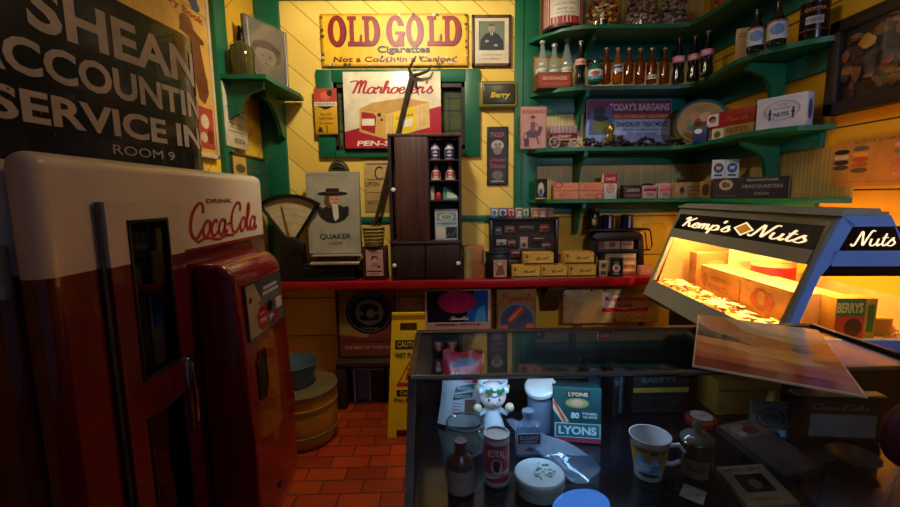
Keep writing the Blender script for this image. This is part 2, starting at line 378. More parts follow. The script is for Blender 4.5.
# window
mb = MB(); ox0, ox1 = hit(318, 100, 'y', YB).x, hit(480, 100, 'y', YB).x; oz0, oz1 = Zb(157), Zb(70)
for a in ((ox0, oz0, wx0+.01, oz1), (wx1-.01, oz0, ox1, oz1), (wx0, oz0, wx1, wz0), (wx0, wz1, wx1, oz1)): mb.box(a[0], YB-.025, a[1], a[2], YB, a[3], GREEN, .003)
w = struct(mb, 'window_1')
mb = MB(); dk = wood('#3d2418', '#20120c')
for a in ((wx0, wz0, wx0+.03, wz1), (wx1-.03, wz0, wx1, wz1), (wx0, wz1-.03, wx1, wz1), (wx0, wz0, wx1, wz0+.03)): mb.box(a[0], YB-.012, a[1], a[2], YB+.05, a[3], dk)
for x in (wx1-.11, wx1-.19, wx0+.12, wx0+.2, (wx0+wx1)/2): mb.box(x-.004, YB+.025, wz0, x+.004, YB+.035, wz1, '#2a2620')
for z in (wz0+.13, wz0+.26, wz0+.34): mb.box(wx0, YB+.025, z-.004, wx1, YB+.035, z+.004, '#2a2620')
o = mb.build('window_frame', w)
mb = MB(); mb.box(wx0, YB+.028, wz0, wx1, YB+.032, wz1, mat('#5c6a4a', .15, wear=.55, scale=9)); mb.build('pane', w)
# trims
mb = MB(); mb.box(XL, YB-.03, .87, hit(288, 150, 'y', YB).x, YB, ZC, GREEN, .003); struct(mb, 'trim_1')
mb = MB(); mb.box(XL, 2.36, 0, XL+.025, 2.49, ZC, GREEN, .003); struct(mb, 'trim_2')
mb = MB(); mb.box(.5, YB-.035, 0, .655, YB, ZC, GREEN, .003); mb.box(.54, YB-.045, 0, .552, YB-.03, ZC, GREEN, .003); struct(mb, 'trim_3')
mb = MB(); mb.box(XL, YB-.03, 2.652, .5, YB, 2.72, GREEN, .003); struct(mb, 'trim_4')
mb = MB(); zz = Zb(219); mb.box(hit(288, 150, 'y', YB).x, YB-.012, zz-.02, .5, YB, zz+.02, TEAL, .002); struct(mb, 'trim_5')
# painted rails under the wall shelves on both walls
for i, (zt, nme) in enumerate(((2.393, 'trim_6'), (2.061, 'trim_7'), (1.697, 'trim_8'), (1.375, 'trim_9'))):
    mb = MB(); h_ = .1 if i < 2 else .075
    mb.box(.655, YB-.02, zt-.022-h_, XR, YB, zt-.022, TEAL, .002); mb.box(XR-.02, 1.95, zt-.022-h_, XR, YB-.02, zt-.022, TEAL, .002); struct(mb, nme)
mb = MB(); mb.box(XR-.004, 1.79, 1.376, XR, YB-.001, 1.60, boards('#c8ac62', '#a88c48', (0, 1), 0, .022, groove='#8a7238', fine=True)); struct(mb, 'trim_10')
# ---------- wall shelves
def plan(pts, z): return [tuple(hit(*p, 'z', z)[:2]) for p in pts]
shelf_plans = {
 'top': (2.393, [(.60, YB-.001), (.585, 2.9), (.661, 2.787), (.74, 2.70), (.85, 2.66), (.95, 2.65), (1.424, 2.648), (1.471, 2.626), (1.495, 2.529), (1.502, 2.40), (1.505, 2.0), (1.62, 1.9), (XR-.001, 1.86), (XR-.001, YB-.001)]),
 'second': (2.061, [(.60, YB-.001), (.59, 2.92), (.66, 2.82), (.754, 2.755), (.85, 2.725), (.988, 2.718), (1.47, 2.70), (1.525, 2.66), (1.54, 2.58), (1.517, 2.432), (1.495, 2.3), (1.49, 2.2), (1.505, 2.08), (1.55, 2.01), (1.60, 1.95), (1.667, 1.895), (XR-.001, 1.885), (XR-.001, YB-.001)]),
 'third': (1.697, [(.585, YB-.001), (.578, 2.857), (.664, 2.75), (.75, 2.725), (1.002, 2.723), (1.44, 2.70), (1.485, 2.66), (1.51, 2.57), (1.514, 2.345), (1.50, 2.161), (1.53, 2.03), (1.60, 1.94), (XR-.001, 1.90), (XR-.001, YB-.001)]),
 'bottom': (1.375, [(.60, YB-.001), (.59, 2.9), (.66, 2.78), (.76, 2.735), (1.0, 2.72), (1.44, 2.70), (1.49, 2.65), (1.515, 2.55), (1.515, 2.2), (1.54, 2.0), (1.60, 1.88), (XR-.001, 1.79), (XR-.001, YB-.001)])}
SZ = {'top': 2.393, 'second': 2.061, 'third': 1.697, 'bottom': 1.375}
def bracket(x=None, y=None, z=0, dep=.2, hgt=.2, t=.022, wall='back'):
    prof = [(0, 0), (dep, 0), (dep, -.035), (dep*.78, -.05), (dep*.55, -.07), (dep*.38, -.11), (dep*.28, -hgt*.8), (dep*.14, -hgt*.97), (0, -hgt)]
    mb = MB()
    if wall == 'back': mb.prism([(YB-.02-p, z+q) for p, q in prof], x-t/2, x+t/2, GREEN, 'x')
    else: mb.prism([(XR-.02-p, z+q) for p, q in prof], y-t/2, y+t/2, GREEN, 'y')
    return mb
for k, (z, pl) in shelf_plans.items():
    t = Thing('wall_shelf', {'top': 'green painted corner shelf, topmost of the four, holding candy jars', 'second': 'green painted corner shelf second from the top, holding soda bottles', 'third': 'green painted corner shelf with the bargain sign and oval tray on it', 'bottom': 'green painted corner shelf just above the nut case, holding small packs'}[k], 'shelf', (1.2, YB-.1, z-.022), 'green corner shelves')
    mb = MB(); mb.prism(pl, z-.022, z, GREEN, 'z'); t.part(mb, 'board')
    if k != 'x':
        for x in (hit(592, 50, 'y', YB-.1).x-(.03 if k == 'top' else .06),): t.part(bracket(x=x, z=z-.022, hgt=.22 if k != 'top' else .12), 'bracket')
    if k in ('second', 'third'):
        t.part(bracket(y=2.2, z=z-.022, dep=.19, hgt=.26, wall='right', t=.03), 'bracket')
# left corner shelf
t = Thing('wall_shelf', 'small green corner shelf on the left with a seltzer bottle', 'shelf', (-1.05, 2.6, 2.03))
mb = MB(); mb.prism([(XL+.001, 2.374), (-.905, 2.378), (-.90, 2.5), (-.86, 2.80), (-.875, 2.919), (XL+.001, 2.919)], 2.028, 2.05, GREEN, 'z'); t.part(mb, 'board')
mb = MB(); mb.prism([(XL+.026+p, 2.028+q) for p, q in ((0, 0), (.2, 0), (.2, -.04), (.13, -.06), (.08, -.12), (.06, -.17), (0, -.2))], 2.42, 2.445, GREEN, 'y'); t.part(mb, 'bracket')
mb = MB(); mb.prism([(2.918-p, 2.028+q) for p, q in ((0, 0), (.3, 0), (.3, -.04), (.2, -.06), (.1, -.14), (.05, -.22), (0, -.24))], -1.03, -1.005, GREEN, 'x'); t.part(mb, 'bracket')
#@@WALLART
def panel(name, label, cat, x0, x1, yt, yb, Y, th, col, els, frame=None, fw=.02, group=None, rough=.35, partname='frame', lean=0, gl=False, m=None):
    X0, X1, Z0, Z1 = fr(x0, x1, yt, yb, Y)
    if frame:
        t = Thing(name, label, cat, ((X0+X1)/2, Y+th/2, Z0), group)
        mb = MB(); mb.box(X0+fw*.5, Y+th*.3, Z0+fw*.5, X1-fw*.5, Y+th, Z1-fw*.5, m or mat(col, rough)); mb.art((X0+fw, Y+th*.3, Z0+fw), (X1-X0-2*fw, 0, 0), (0, 0, Z1-Z0-2*fw), els); pic = mb
        mf = MB(); fm_ = frame if not isinstance(frame, str) else mat(frame, .4)
        for a in ((X0, Z0, X0+fw, Z1), (X1-fw, Z0, X1, Z1), (X0, Z1-fw, X1, Z1), (X0, Z0, X1, Z0+fw)): mf.box(a[0], Y, a[1], a[2], Y+th, a[3], fm_, .002)
        ms = [(pic, 'picture'), (mf, partname)]
        if gl: g = MB(); g.box(X0+fw, Y+th*.12, Z0+fw, X1-fw, Y+th*.16, Z1-fw, glass(refl=.8)); ms.append((g, 'glass'))
        if lean:
            R = Matrix.Translation((0, Y, Z0)) @ Matrix.Rotation(lean, 4, 'X') @ Matrix.Translation((0, -Y, -Z0))
            for q, _ in ms: q.v = [R @ v for v in q.v]
        for q, nm in ms: t.part(q, nm)
        return t
    mb = MB(); mb.box(X0, Y, Z0, X1, Y+th, Z1, m or mat(col, rough), .0015); mb.art((X0, Y, Z0), (X1-X0, 0, 0), (0, 0, Z1-Z0), els)
    if lean:
        R = Matrix.Translation((0, Y, Z0)) @ Matrix.Rotation(lean, 4, 'X') @ Matrix.Translation((0, -Y, -Z0)); mb.v = [R @ v for v in mb.v]
    return one(mb, name, label, cat, group)
def slab(ch, cx, w, y0, y1, c1, c2):
    """fat slab serif letter built of polygons; c1 letter, c2 ground"""
    x0, x1 = cx-w/2, cx+w/2; h = y1-y0; s = w*.3; o = []
    if ch == 'O': o = [('e', cx, (y0+y1)/2, w*.53, h*.53, c1), ('e', cx, (y0+y1)/2, w*.2, h*.36, c2)]
    if ch == 'G': o = [('e', cx, (y0+y1)/2, w*.53, h*.53, c1), ('e', cx+.02*w, (y0+y1)/2, w*.2, h*.36, c2), ('r', cx+w*.05, y0+h*.46, x1+w*.1, y0+h*.66, c2), ('r', cx+w*.02, y0+h*.36, x1+w*.06, y0+h*.48, c1), ('r', cx+w*.2, y0, x1-w*.02, y0+h*.45, c1)]
    if ch == 'L': o = [('r', x0, y0, x1, y0+h*.14, c1), ('r', x0+w*.14, y0, x0+w*.14+s, y1, c1), ('r', x0, y1-h*.13, x0+w*.6, y1, c1), ('p', [(x1-w*.2, y0), (x1, y0), (x1, y0+h*.42), (x1-w*.1, y0+h*.36)], c1)]
    if ch == 'D': o = [('e', cx, (y0+y1)/2, w*.52, h*.5, c1), ('e', cx, (y0+y1)/2, w*.2, h*.36, c2), ('r', x0-w*.05, y0+h*.13, x0+w*.1, y1-h*.13, c2), ('r', x0+w*.08, y0, x0+w*.08+s, y1, c1), ('r', x0-w*.04, y1-h*.13, cx, y1, c1), ('r', x0-w*.04, y0, cx, y0+h*.13, c1)]
    return o
Y0 = YB-.02
els = [('r', .01, .02, .99, .98, '#d9a514'), ('r', .018, .05, .982, .95, '#efbf1c')]
for ch, a, b_ in (('O', .05, .165), ('L', .18, .275), ('D', .285, .395), ('G', .445, .56), ('O', .58, .69), ('L', .72, .82), ('D', .83, .95)):
    els += slab(ch, (a+b_)/2+.004, b_-a+.006, .375, .95, '#4a1018', '#efbf1c')
    els += slab(ch, (a+b_)/2, b_-a-.004, .395, .945, '#8e0f1e', '#efbf1c')
els += [('t', 'Cigarettes', .56, .30, .36, .17, '#18202c', .03), ('t', 'Not a Cough in a Carload', .50, .115, .84, .13, '#7a1c14', .02, .15)]
for _ in range(26):
    e = random.choice([(random.uniform(.01, .99), random.choice((.03, .97))), (random.choice((.012, .988)), random.uniform(.03, .97))])
    els.append(('e', e[0], e[1], random.uniform(.004, .014), random.uniform(.012, .035), random.choice(('#2c2018', '#4a2a14', '#d8cfb0'))))
for _ in range(14): els.append(('e', random.uniform(.4, .98), random.uniform(.04, .2), .008, .03, random.choice(('#2c2018', '#d8cfb0'))))
panel('enamel_sign', 'wide yellow enamel cigarette sign with big red letters and chipped edges', 'sign', 321, 468, 13.5, 66, Y0, .012, '#c9960f', els, rough=.2)
# Marhoefer's sign
els = [('p', [(0, 0), (1, 0), (1, .55), (0, .22)], '#b3122e'), ('s', "Marhoefer's", .5, .80, .82, .16, '#b3122e', .28, .3),
       ('p', [(.15, .22), (.42, .12), (.43, .45), (.16, .52)], '#d8a850'), ('p', [(.42, .12), (.88, .27), (.88, .60), (.43, .45)], '#e8c47a'), ('p', [(.16, .52), (.43, .45), (.88, .60), (.62, .66), (.3, .60)], '#c99a48'),
       ('p', [(.50, .145), (.73, .22), (.74, .555), (.51, .47)], '#f2d21c'), ('s', 'Canned ham'.replace('n', 'u').replace('d', 'l'), .62, .42, .18, .035, '#b3122e', .3, .3, .06), ('p', [(.56, .25), (.7, .30), (.71, .40), (.56, .34)], '#efe9d8'),
       ('p', [(.17, .25), (.31, .19), (.33, .42), (.30, .46), (.18, .48)], '#a81220'), ('r', .18, .30, .31, .39, '#efe6d0'), ('e', .36, .44, .02, .025, '#2c1a10'), ('e', .385, .375, .013, .018, '#2c1a10'),
       ('t', 'PEN-SEW', .4, .065, .55, .07, '#f2ead8', .03, .25)]
for x in (.46, .49, .78, .82): els.append(('l', [(x-.0, .16+(x-.43)*.3), (x+.005, .44+(x-.43)*.28)], .002, '#a87a35'))
panel('enamel_sign', 'cream and crimson packaged meat sign leaning in front of the window', 'sign', 344, 441, 71.5, 148, YB-.05, .01, '#ece2c4', els, rough=.25)
# framed portrait
els = [('r', .03, .03, .97, .97, '#d8cdb4'), ('r', .12, .29, .88, .93, '#55604e'), ('r', .14, .30, .86, .92, '#6b7a66'), ('p', [(.15, .30), (.17, .52), (.30, .64), (.44, .69), (.56, .69), (.70, .64), (.84, .50), (.85, .30)], '#152230'), ('e', .5, .77, .10, .085, '#a8937a'), ('e', .5, .845, .09, .03, '#5a5040'), ('e', .465, .78, .015, .008, '#3a3028'), ('e', .535, .78, .015, .008, '#3a3028'), ('e', .5, .725, .05, .02, '#8a7a66'), ('p', [(.45, .68), (.55, .68), (.5, .56)], '#cfcabb'), ('p', [(.49, .67), (.51, .67), (.52, .58), (.5, .55), (.48, .58)], '#1a1a20'), ('e', .36, .49, .06, .03, '#a8937a'), ('e', .62, .40, .06, .03, '#a8937a'), ('l', [(.2, .42), (.36, .46), (.5, .5)], .004, '#2c3c4c'),
       ('t', 'TO OUR FRIENDS', .5, .19, .62, .03, '#8a8068'), ('t', 'WITH COMPLIMENTS', .5, .10, .5, .03, '#a05a40')]
panel('framed_portrait', 'wood framed old portrait print of a seated man in dark suit beside the yellow sign', 'picture', 472, 511.5, 14.5, 66, YB-.025, .022, '#d8cdb4', els, frame=wood('#6a4426', '#3a2412'), fw=.018)
# Berry sign
X0, X1, Z0, Z1 = fr(479, 519, 80, 108, YB-.045)
mb = MB(); mb.box(X0, YB-.045, Z0, X1, YB-.001, Z1, mat('#7c7842', .3), .035, 4); mb.box(X0+.02, YB-.05, Z0+.02, X1-.02, YB-.02, Z1-.02, mat('#3c3a26', .3), .02, 3)
mb.art((X0+.02, YB-.051, Z0+.02), (X1-X0-.04, 0, 0), (0, 0, Z1-Z0-.04), [('t', 'Berry', .54, .42, .56, .34, '#d8c020', .04, .25)]); one(mb, 'berry_sign', 'small rounded dark olive sign with yellow script lettering', 'sign')
panel('tin_sign', 'narrow dark tin sign with a pale figure and red lettering', 'sign', 487, 508, 126.5, 185, YB-.012, .01, '#1e1c1e',
      [('r', .06, .02, .94, .98, '#282224'), ('t', 'TIGER', .5, .86, .7, .08, '#a85a50', .02), ('e', .5, .68, .3, .09, '#b8aea0'), ('e', .5, .60, .2, .08, '#8a7a70'), ('e', .42, .70, .05, .02, '#2a2220'), ('e', .6, .70, .05, .02, '#2a2220'), ('t', 'Chewing', .5, .43, .75, .08, '#b8483c', .02, .1), ('t', 'Tobacco', .5, .33, .75, .08, '#b8483c', .02, .1), ('e', .5, .17, .26, .08, '#7a6a60'), ('r', .2, .05, .8, .08, '#a89880')])
panel('tin_sign', 'small red and yellow tin sign hung left of the window', 'sign', 314.5, 337, 88.5, 134.5, YB-.04, .008, '#e0a81c',
      [('r', 0, .66, 1, 1, '#c0442c'), ('e', .5, .84, .22, .1, '#d86a4c'), ('e', .7, .9, .12, .07, '#3a2018'), ('r', 0, .62, 1, .71, '#efe4cc'), ('t', 'DELICIOUS', .5, .665, .9, .06, '#2a1a14', .02), ('p', [(.1, .62), (.9, .62), (.5, .54)], '#2a1a14'), ('t', 'ice cold', .5, .45, .5, .06, '#8a5a10'), ('t', 'root beer', .5, .36, .7, .06, '#8a5a10'), ('t', 'for health', .5, .25, .6, .05, '#8a5a10'), ('p', [(.1, .05), (.35, .05), (.3, .14), (.2, .18)], '#3a3010'), ('r', .5, .04, .55, .2, '#6a4a10'), ('r', 0, 0, 1, .03, '#8a6a14')])
# tan card behind the branch
panel('tan_card', 'tan paper card with black lettering on the back wall behind the stick', 'card', 364, 391, 158, 212, YB-.004, .003, '#cda86a',
      [('t', 'C', .55, .72, .3, .26, '#3a2a1c', .0), ('t', 'UPON', .3, .52, .5, .09, '#3a2a1c', .01), ('r', .12, .88, .9, .9, '#5a4028'), ('t', 'WATCH', .35, .18, .5, .08, '#3a2a1c', .01), ('r', .1, .60, .9, .615, '#7a5a3a'), ('r', .1, .36, .8, .37, '#7a5a3a')])
# ---------- left wall prints
def lpanel(name, label, cat, y0, y1, z0, z1, X, th, col, els, frame=None, fw=.015):
    if frame:
        t = Thing(name, label, cat, (X-th/2, (y0+y1)/2, z0)); mb = MB(); mb.box(X-th, y0+fw*.5, z0+fw*.5, X-th*.3, y1-fw*.5, z1-fw*.5, mat(col, .35)); mb.art((X-th*.3, y0+fw, z0+fw), (0, y1-y0-2*fw, 0), (0, 0, z1-z0-2*fw), els); t.part(mb, 'picture')
        mf = MB(); fm_ = mat(frame, .4) if isinstance(frame, str) else frame
        for a in ((y0, z0, y0+fw, z1), (y1-fw, z0, y1, z1), (y0, z1-fw, y1, z1), (y0, z0, y1, z0+fw)): mf.box(X-th, a[0], a[1], X, a[2], a[3], fm_, .002)
        t.part(mf, 'frame'); return t
    mb = MB(); mb.box(X-th, y0, z0, X, y1, z1, mat(col, .35), .001); mb.art((X, y0, z0), (0, y1-y0, 0), (0, 0, z1-z0), els)
    return one(mb, name, label, cat)
z0_, z1_ = hit(205, 158, 'x', XL).z, 2.5
ya, yb_ = hit(118, 20, 'x', XL+.02).y, hit(212, 60, 'x', XL+.02).y
lpanel('poster', 'large yellow framed poster with red lettering behind the black sign', 'poster', ya, yb_-.005, z0_, z1_, XL+.025, .022, '#e2b050',
       [('t', 'FREE', .30, .80, .42, .07, '#2c2418', .04), ('t', 'Fairy Book', .66, .735, .58, .05, '#b03424', .04, .1), ('t', 'WRAPPER', .2, .90, .3, .04, '#b03424', .03), ('r', .5, .77, 1, .774, '#4a3a20'), ('e', .80, .83, .08, .035, '#2a4a8a'), ('e', .84, .80, .07, .03, '#26407c'),
        ('e', .70, .67, .09, .05, '#8a4a1c'), ('p', [(.64, .70), (.60, .62), (.86, .60), (.93, .61), (.93, .63), (.80, .66)], '#6e3a18'), ('p', [(.72, .64), (.86, .62), (.92, .45), (.95, .35), (.88, .28), (.80, .30), (.74, .45)], '#7a4220'), ('o', .88, .40, .06, .06, .3, '#6a3818'),
        ('r', .76, .03, .98, .26, '#b84030'), ('e', .85, .18, .06, .04, '#e8d0b0'), ('e', .92, .10, .05, .04, '#7a1c18'), ('e', .82, .09, .05, .03, '#d8b890')], frame='#d8c8a8', fw=.02)
lpanel('paper_sign', 'tall cream printed card on the left wall under the small shelf', 'card', hit(223, 120, 'x', XL+.02).y, hit(245, 120, 'x', XL+.02).y, hit(235, 148, 'x', XL+.02).z, 2.02, XL+.03, .006, '#d8cbaa',
       [('r', .12, .70, .9, .9, '#a890a0'), ('r', .1, .62, .95, .64, '#6a7a60'), ('t', 'HOME MADE', .5, .54, .7, .05, '#8a5a4a'), ('r', .12, .38, .85, .39, '#8a8070'), ('r', .12, .32, .85, .33, '#8a8070'), ('r', .12, .26, .85, .27, '#8a8070'), ('t', 'SODA', .6, .12, .5, .08, '#4a4a40', .02), ('e', .3, .47, .12, .03, '#b89888')])
lpanel('framed_print', 'wood framed print in green and yellow low on the left wall by the machine', 'picture', hit(230, 170, 'x', XL+.02).y, hit(263.5, 170, 'x', XL+.02).y, 1.38, hit(250, 156, 'x', XL+.02).z, XL+.035, .02, '#1c5a48',
       [('p', [(0, .3), (0, 1), (.4, 1), (.4, .45)], '#d8b04a'), ('e', .22, .72, .14, .1, '#5a5040'), ('l', [(.45, .7), (.6, .74), (.75, .70), (.9, .76)], .006, '#a03a30'), ('e', .25, .5, .12, .08, '#8a6a3a')], frame=wood('#5a3c20', '#30200f'))
lpanel('small_print', 'small cream print with a red picture low behind the black sign', 'card', hit(207, 160, 'x', XL+.02).y-.12, hit(207, 160, 'x', XL+.02).y+.0, 1.5, 1.69, XL+.006, .0055, '#cfc09a', [('r', .1, .2, .9, .85, '#8a3a2c'), ('r', .2, .4, .8, .7, '#c8a878')])
# ---------- right wall
def rpanel_frame():
    fz0, fz1 = 1.73, 2.115; y1 = 1.92; y0 = 1.30; X = XR-.055
    t = Thing('shadow_box_frame', 'large dark deep frame with dried flowers on the right wall', 'picture', (XR-.03, (y0+y1)/2, fz0))
    mf = MB(); fw = .05
    for a in ((y0, fz0, y0+fw, fz1), (y1-fw, fz0, y1, fz1), (y0, fz1-fw, y1, fz1), (y0, fz0, y1, fz0+fw)): mf.box(X, a[0], a[1], XR-.001, a[2], a[3], wood('#241712', '#120b08'), .004)
    t.part(mf, 'frame'); mb = MB(); mb.box(XR-.02, y0+.01, fz0+.01, XR-.001, y1-.01, fz1-.01, mat('#3a2418', .8, wear=.6, scale=20)); t.part(mb, 'backing')
    mb = MB(); rnd = random.Random(3)
    for _ in range(90):
        c = rnd.choice(('#7a3018', '#8a4020', '#6a4a20', '#4a3020', '#7a5a30', '#5a2014'))
        mb.ball((XR-.028, rnd.uniform(y0+.06, y1-.06), rnd.uniform(fz0+.06, fz1-.06)), (.008, rnd.uniform(.012, .035), rnd.uniform(.01, .028)), mat(c, .8), 1, jit=.25)
    mb.ball((XR-.03, y1-.15, fz1-.12), (.01, .035, .03), mat('#c09030', .8), 2, jit=.1)
    t.part(mb, 'dried_flowers'); g = MB(); g.box(XR-.045, y0+.04, fz0+.04, XR-.042, y1-.04, fz1-.04, glass(refl=.6)); t.part(g, 'glass')
rpanel_frame()
cz0, cz1 = hit(850, 184, 'x', XR).z, hit(850, 148, 'x', XR).z
els = [('t', 'CHOCOLATES', .80, .9, .28, .06, '#7a5020'), ('r', .02, .08, .98, .1, '#a87830'), ('t', 'COLORS', .3, .94, .3, .05, '#7a5020'), ('t', 'ASSORTED SHADES', .8, .05, .3, .05, '#7a5020')]
for c, grid in enumerate((('#2a2224', '#d8c4b0', '#3a3432', '#4a4440'), ('#6a6a60', '#e0a030', '#b05a28', '#b0602c', '#6a5a40'), ('#c88060',)*5, ('#d8b890', '#7a8a70', '#c89070', '#d87a50', '#d88a60', '#e08a58'), ('#7a2018', '#5a2018', '#a83020', '#7a2a20'), ('#d8c090', '#a07840', '#603018'))):
    for r_, cc in enumerate(grid):
        if c == 2: continue
        x = .93-c*.13-(.12 if c > 2 else 0)*0; y = .80-r_*.115-(.0 if c % 2 else .04)
        els.append(('e', 1-(1-x), y, .055, .055, cc))
els = [((e[0], e[1]) + e[2:]) for e in els]
mb = MB(); ca, cb_ = 1.25, hit(833, 165, 'x', XR).y
mb.box(XR-.006, ca, cz0-.01, XR-.001, cb_, cz1+.03, mat('#c08a3c', .7), 0)
mb.art((XR-.006, cb_, cz0-.01), (0, ca-cb_, 0), (0, 0, cz1-cz0+.04), [((e[0], 1-e[1]) + e[2:]) if e[0] == 'e' else e for e in els], step=.0001)
one(mb, 'swatch_card', 'tan card of coloured oval samples on the right wall above the nut case', 'card')
#@@SHELVES
def at(px, py, z): return hit(px, py, 'z', z)
def ztop(px, py, P): r = ray(px, py); return H + r.z*(P.y/r.y)
DKG = mat('#0c0a0c', .12, wear=0, coat=.5)
PROF = {  # soda bottle (r, z) unit: height 1, max radius 1
 'soda': [(.85, 0), (1, .02), (1, .16), (.82, .30), (.95, .42), (.97, .52), (.6, .68), (.36, .80), (.34, .93), (.42, .94), (.42, .97), (.34, .975)],
 'long': [(.9, 0), (1, .02), (1, .50), (.8, .60), (.42, .74), (.36, .93), (.45, .94), (.45, .98), (.36, .985)],
 'squat': [(.9, 0), (1, .03), (1, .62), (.75, .74), (.4, .82), (.36, .95), (.42, 1)]}
def bottle(label, px, yb, yt, z, wpx, kind='long', body=None, lab='#e8dcc8', lz=(.2, .42), cap='#b8a070', group=None, els=None, name='soda_bottle', P=None, cat='bottle'):
    P = P or at(px, yb, z); h = ztop(px, yt, P)-z; r = wpx*P.y/F/2
    t = Thing(name, label, cat, (P.x, P.y, z), group); body = body or DKG
    mb = MB(); mb.lathe([(a*r, b*h) for a, b in PROF[kind]], body, 20); t.part(mb, 'body', local=True)
    if lab:
        mb = MB(); mb.lathe([(r*1.012, lz[0]*h), (r*1.012, lz[1]*h)], mat(lab, .5), 20, cap=False)
        a = math.atan2(-P.y, -P.x); mb.cylart((0, 0, 0), r*1.02, lz[0]*h, lz[1]*h, a, 2.4, els or [('r', .05, .3, .95, .7, '#b8402c')]); t.part(mb, 'label', local=True)
    if cap: mb = MB(); mb.lathe([(r*.46, .95*h), (r*.48, .955*h), (r*.42, h), (0, h*1.003)], mat(cap, .35, .5), 14); t.part(mb, 'cap', local=True)
    return t
# ----- top shelf
z = SZ['top']
P = Vector((hit(563, 27, 'y', 2.80).x, 2.80, z)); r = .122
t = Thing('snack_tin', 'tall red and white striped chips tin, leftmost on the top shelf', 'tin', P)
mb = MB(); mb.lathe([(r*.97, 0), (r, .01), (r, .36), (r*.98, .37)], mat('#e6dccb', .35), 40); t.part(mb, 'body', local=True)
mb = MB(); els = []
for k in range(22): els.append(('r', k/22, 0, k/22+.024, 1, '#b02c30'))
els += [('r', .30, .14, .72, 1, '#e8e2d4')]
for k in range(7): els.append(('r', .315+k*.058, .03, .34+k*.058, .13, '#b02c30'))
els += [('r', .30, .0, .72, .03, '#b02c30'), ('t', 'CHIPS', .51, .45, .2, .09, '#1c3468', .03), ('t', 'POTATO', .51, .58, .26, .09, '#1c3468', .03), ('t', 'crisp and golden', .51, .33, .30, .03, '#b05a50'), ('t', 'NET WT 1 LB', .51, .25, .2, .025, '#6a6a80'), ('t', 'keep in a cool place', .51, .19, .28, .02, '#6a6a80')]
mb.cylart((0, 0, 0), r, .012, .36, math.atan2(-P.y, -P.x)+.05, 3.6, els); t.part(mb, 'printed_label', local=True)
mb = MB(); mb.lathe([(r*1.03, 0), (r*1.04, .004), (r*1.04, .016), (r*1.01, .018)], mat('#201a1a', .4), 40); t.part(mb, 'base_rim', local=True)
gclear = glass('#f4f8f4', 1.0)
for i, (px, w, pal, lb, Yc) in enumerate(((602, 34, ('#d8862c', '#e8d8b8', '#b85a28', '#f0e8d8', '#c8a050', '#8a3a50'), 'round glass jar of orange and cream wrapped candies on the top shelf', 2.80), (642, 33, ('#c87890', '#8a8a60', '#d8c8c0', '#7a3050', '#b8a0a0', '#506a50'), 'round glass jar of pink and green wrapped candies on the top shelf', 2.80), (674, 25, ('#b8889a', '#a8a09a', '#6a5a60', '#d8b8b0'), 'narrower glass jar of dusty pink candies on the top shelf', 2.80))):
    P = Vector((hit(px, 26, 'y', Yc).x, Yc, z)); r = w*Yc/F/2; h = .26
    t = Thing('candy_jar', lb, 'jar', P, 'candy jars on the top shelf')
    mb = MB(); mb.lathe([(r*.8, 0), (r*.97, .012), (r, .05), (r, h*.78), (r*.85, h*.9), (r*.7, h*.95), (r*.7, h)], gclear, 28); t.part(mb, 'glass_body', local=True)
    mb = MB(); mb.lathe([(r*.74, h), (r*.76, h+.03), (r*.2, h+.04), (r*.15, h+.06), (0, h+.065)], mat('#8a8a88', .3, .7), 24); t.part(mb, 'lid', local=True)
    mb = MB(); rnd = random.Random(i)
    for k in range(230):
        a = rnd.uniform(0, 2*PI); rr = math.sqrt(rnd.uniform(.25, 1))*(r-.018); mb.ball((P.x+rr*math.cos(a), P.y+rr*math.sin(a), z+.016+rnd.uniform(0, h*.68)), (rnd.uniform(.012, .017), rnd.uniform(.010, .015), rnd.uniform(.008, .013)), mat(rnd.choice(pal), .4, wear=0), 1)
    one(mb, 'wrapped_candies', 'small wrapped candies filling the ' + ('first', 'second', 'third')[i] + ' glass jar from the left on the top shelf', 'candy', kind='stuff')
P = at(706, 17, z); P.x = 1.60; P.y = 2.50; r = .085
t = Thing('candy_bucket', 'round tub of orange sweets at the right bend of the top shelf', 'tub', (P.x, P.y, z))
mb = MB(); mb.lathe([(r*.85, 0), (r*.9, .01), (r, .18), (r*1.03, .185)], glass('#f0e8e0', 1), 28, cap=False); mb.lathe([(r*.87, .002), (r*.87, .004)], '#c8c0b0', 28); t.part(mb, 'tub', local=True)
mb = MB(); rnd = random.Random(9)
for k in range(200):
    a = rnd.uniform(0, 2*PI); rr = math.sqrt(rnd.uniform(.2, 1))*(r*.78); mb.ball((P.x+rr*math.cos(a), P.y+rr*math.sin(a), z+.014+rnd.uniform(0, .15)), rnd.uniform(.007, .011), mat(rnd.choice(('#d86a14', '#e88a20', '#b84a10')), .35, wear=0), 1)
one(mb, 'orange_sweets', 'round orange sweets heaped in the tub at the right of the top shelf', 'candy', kind='stuff')
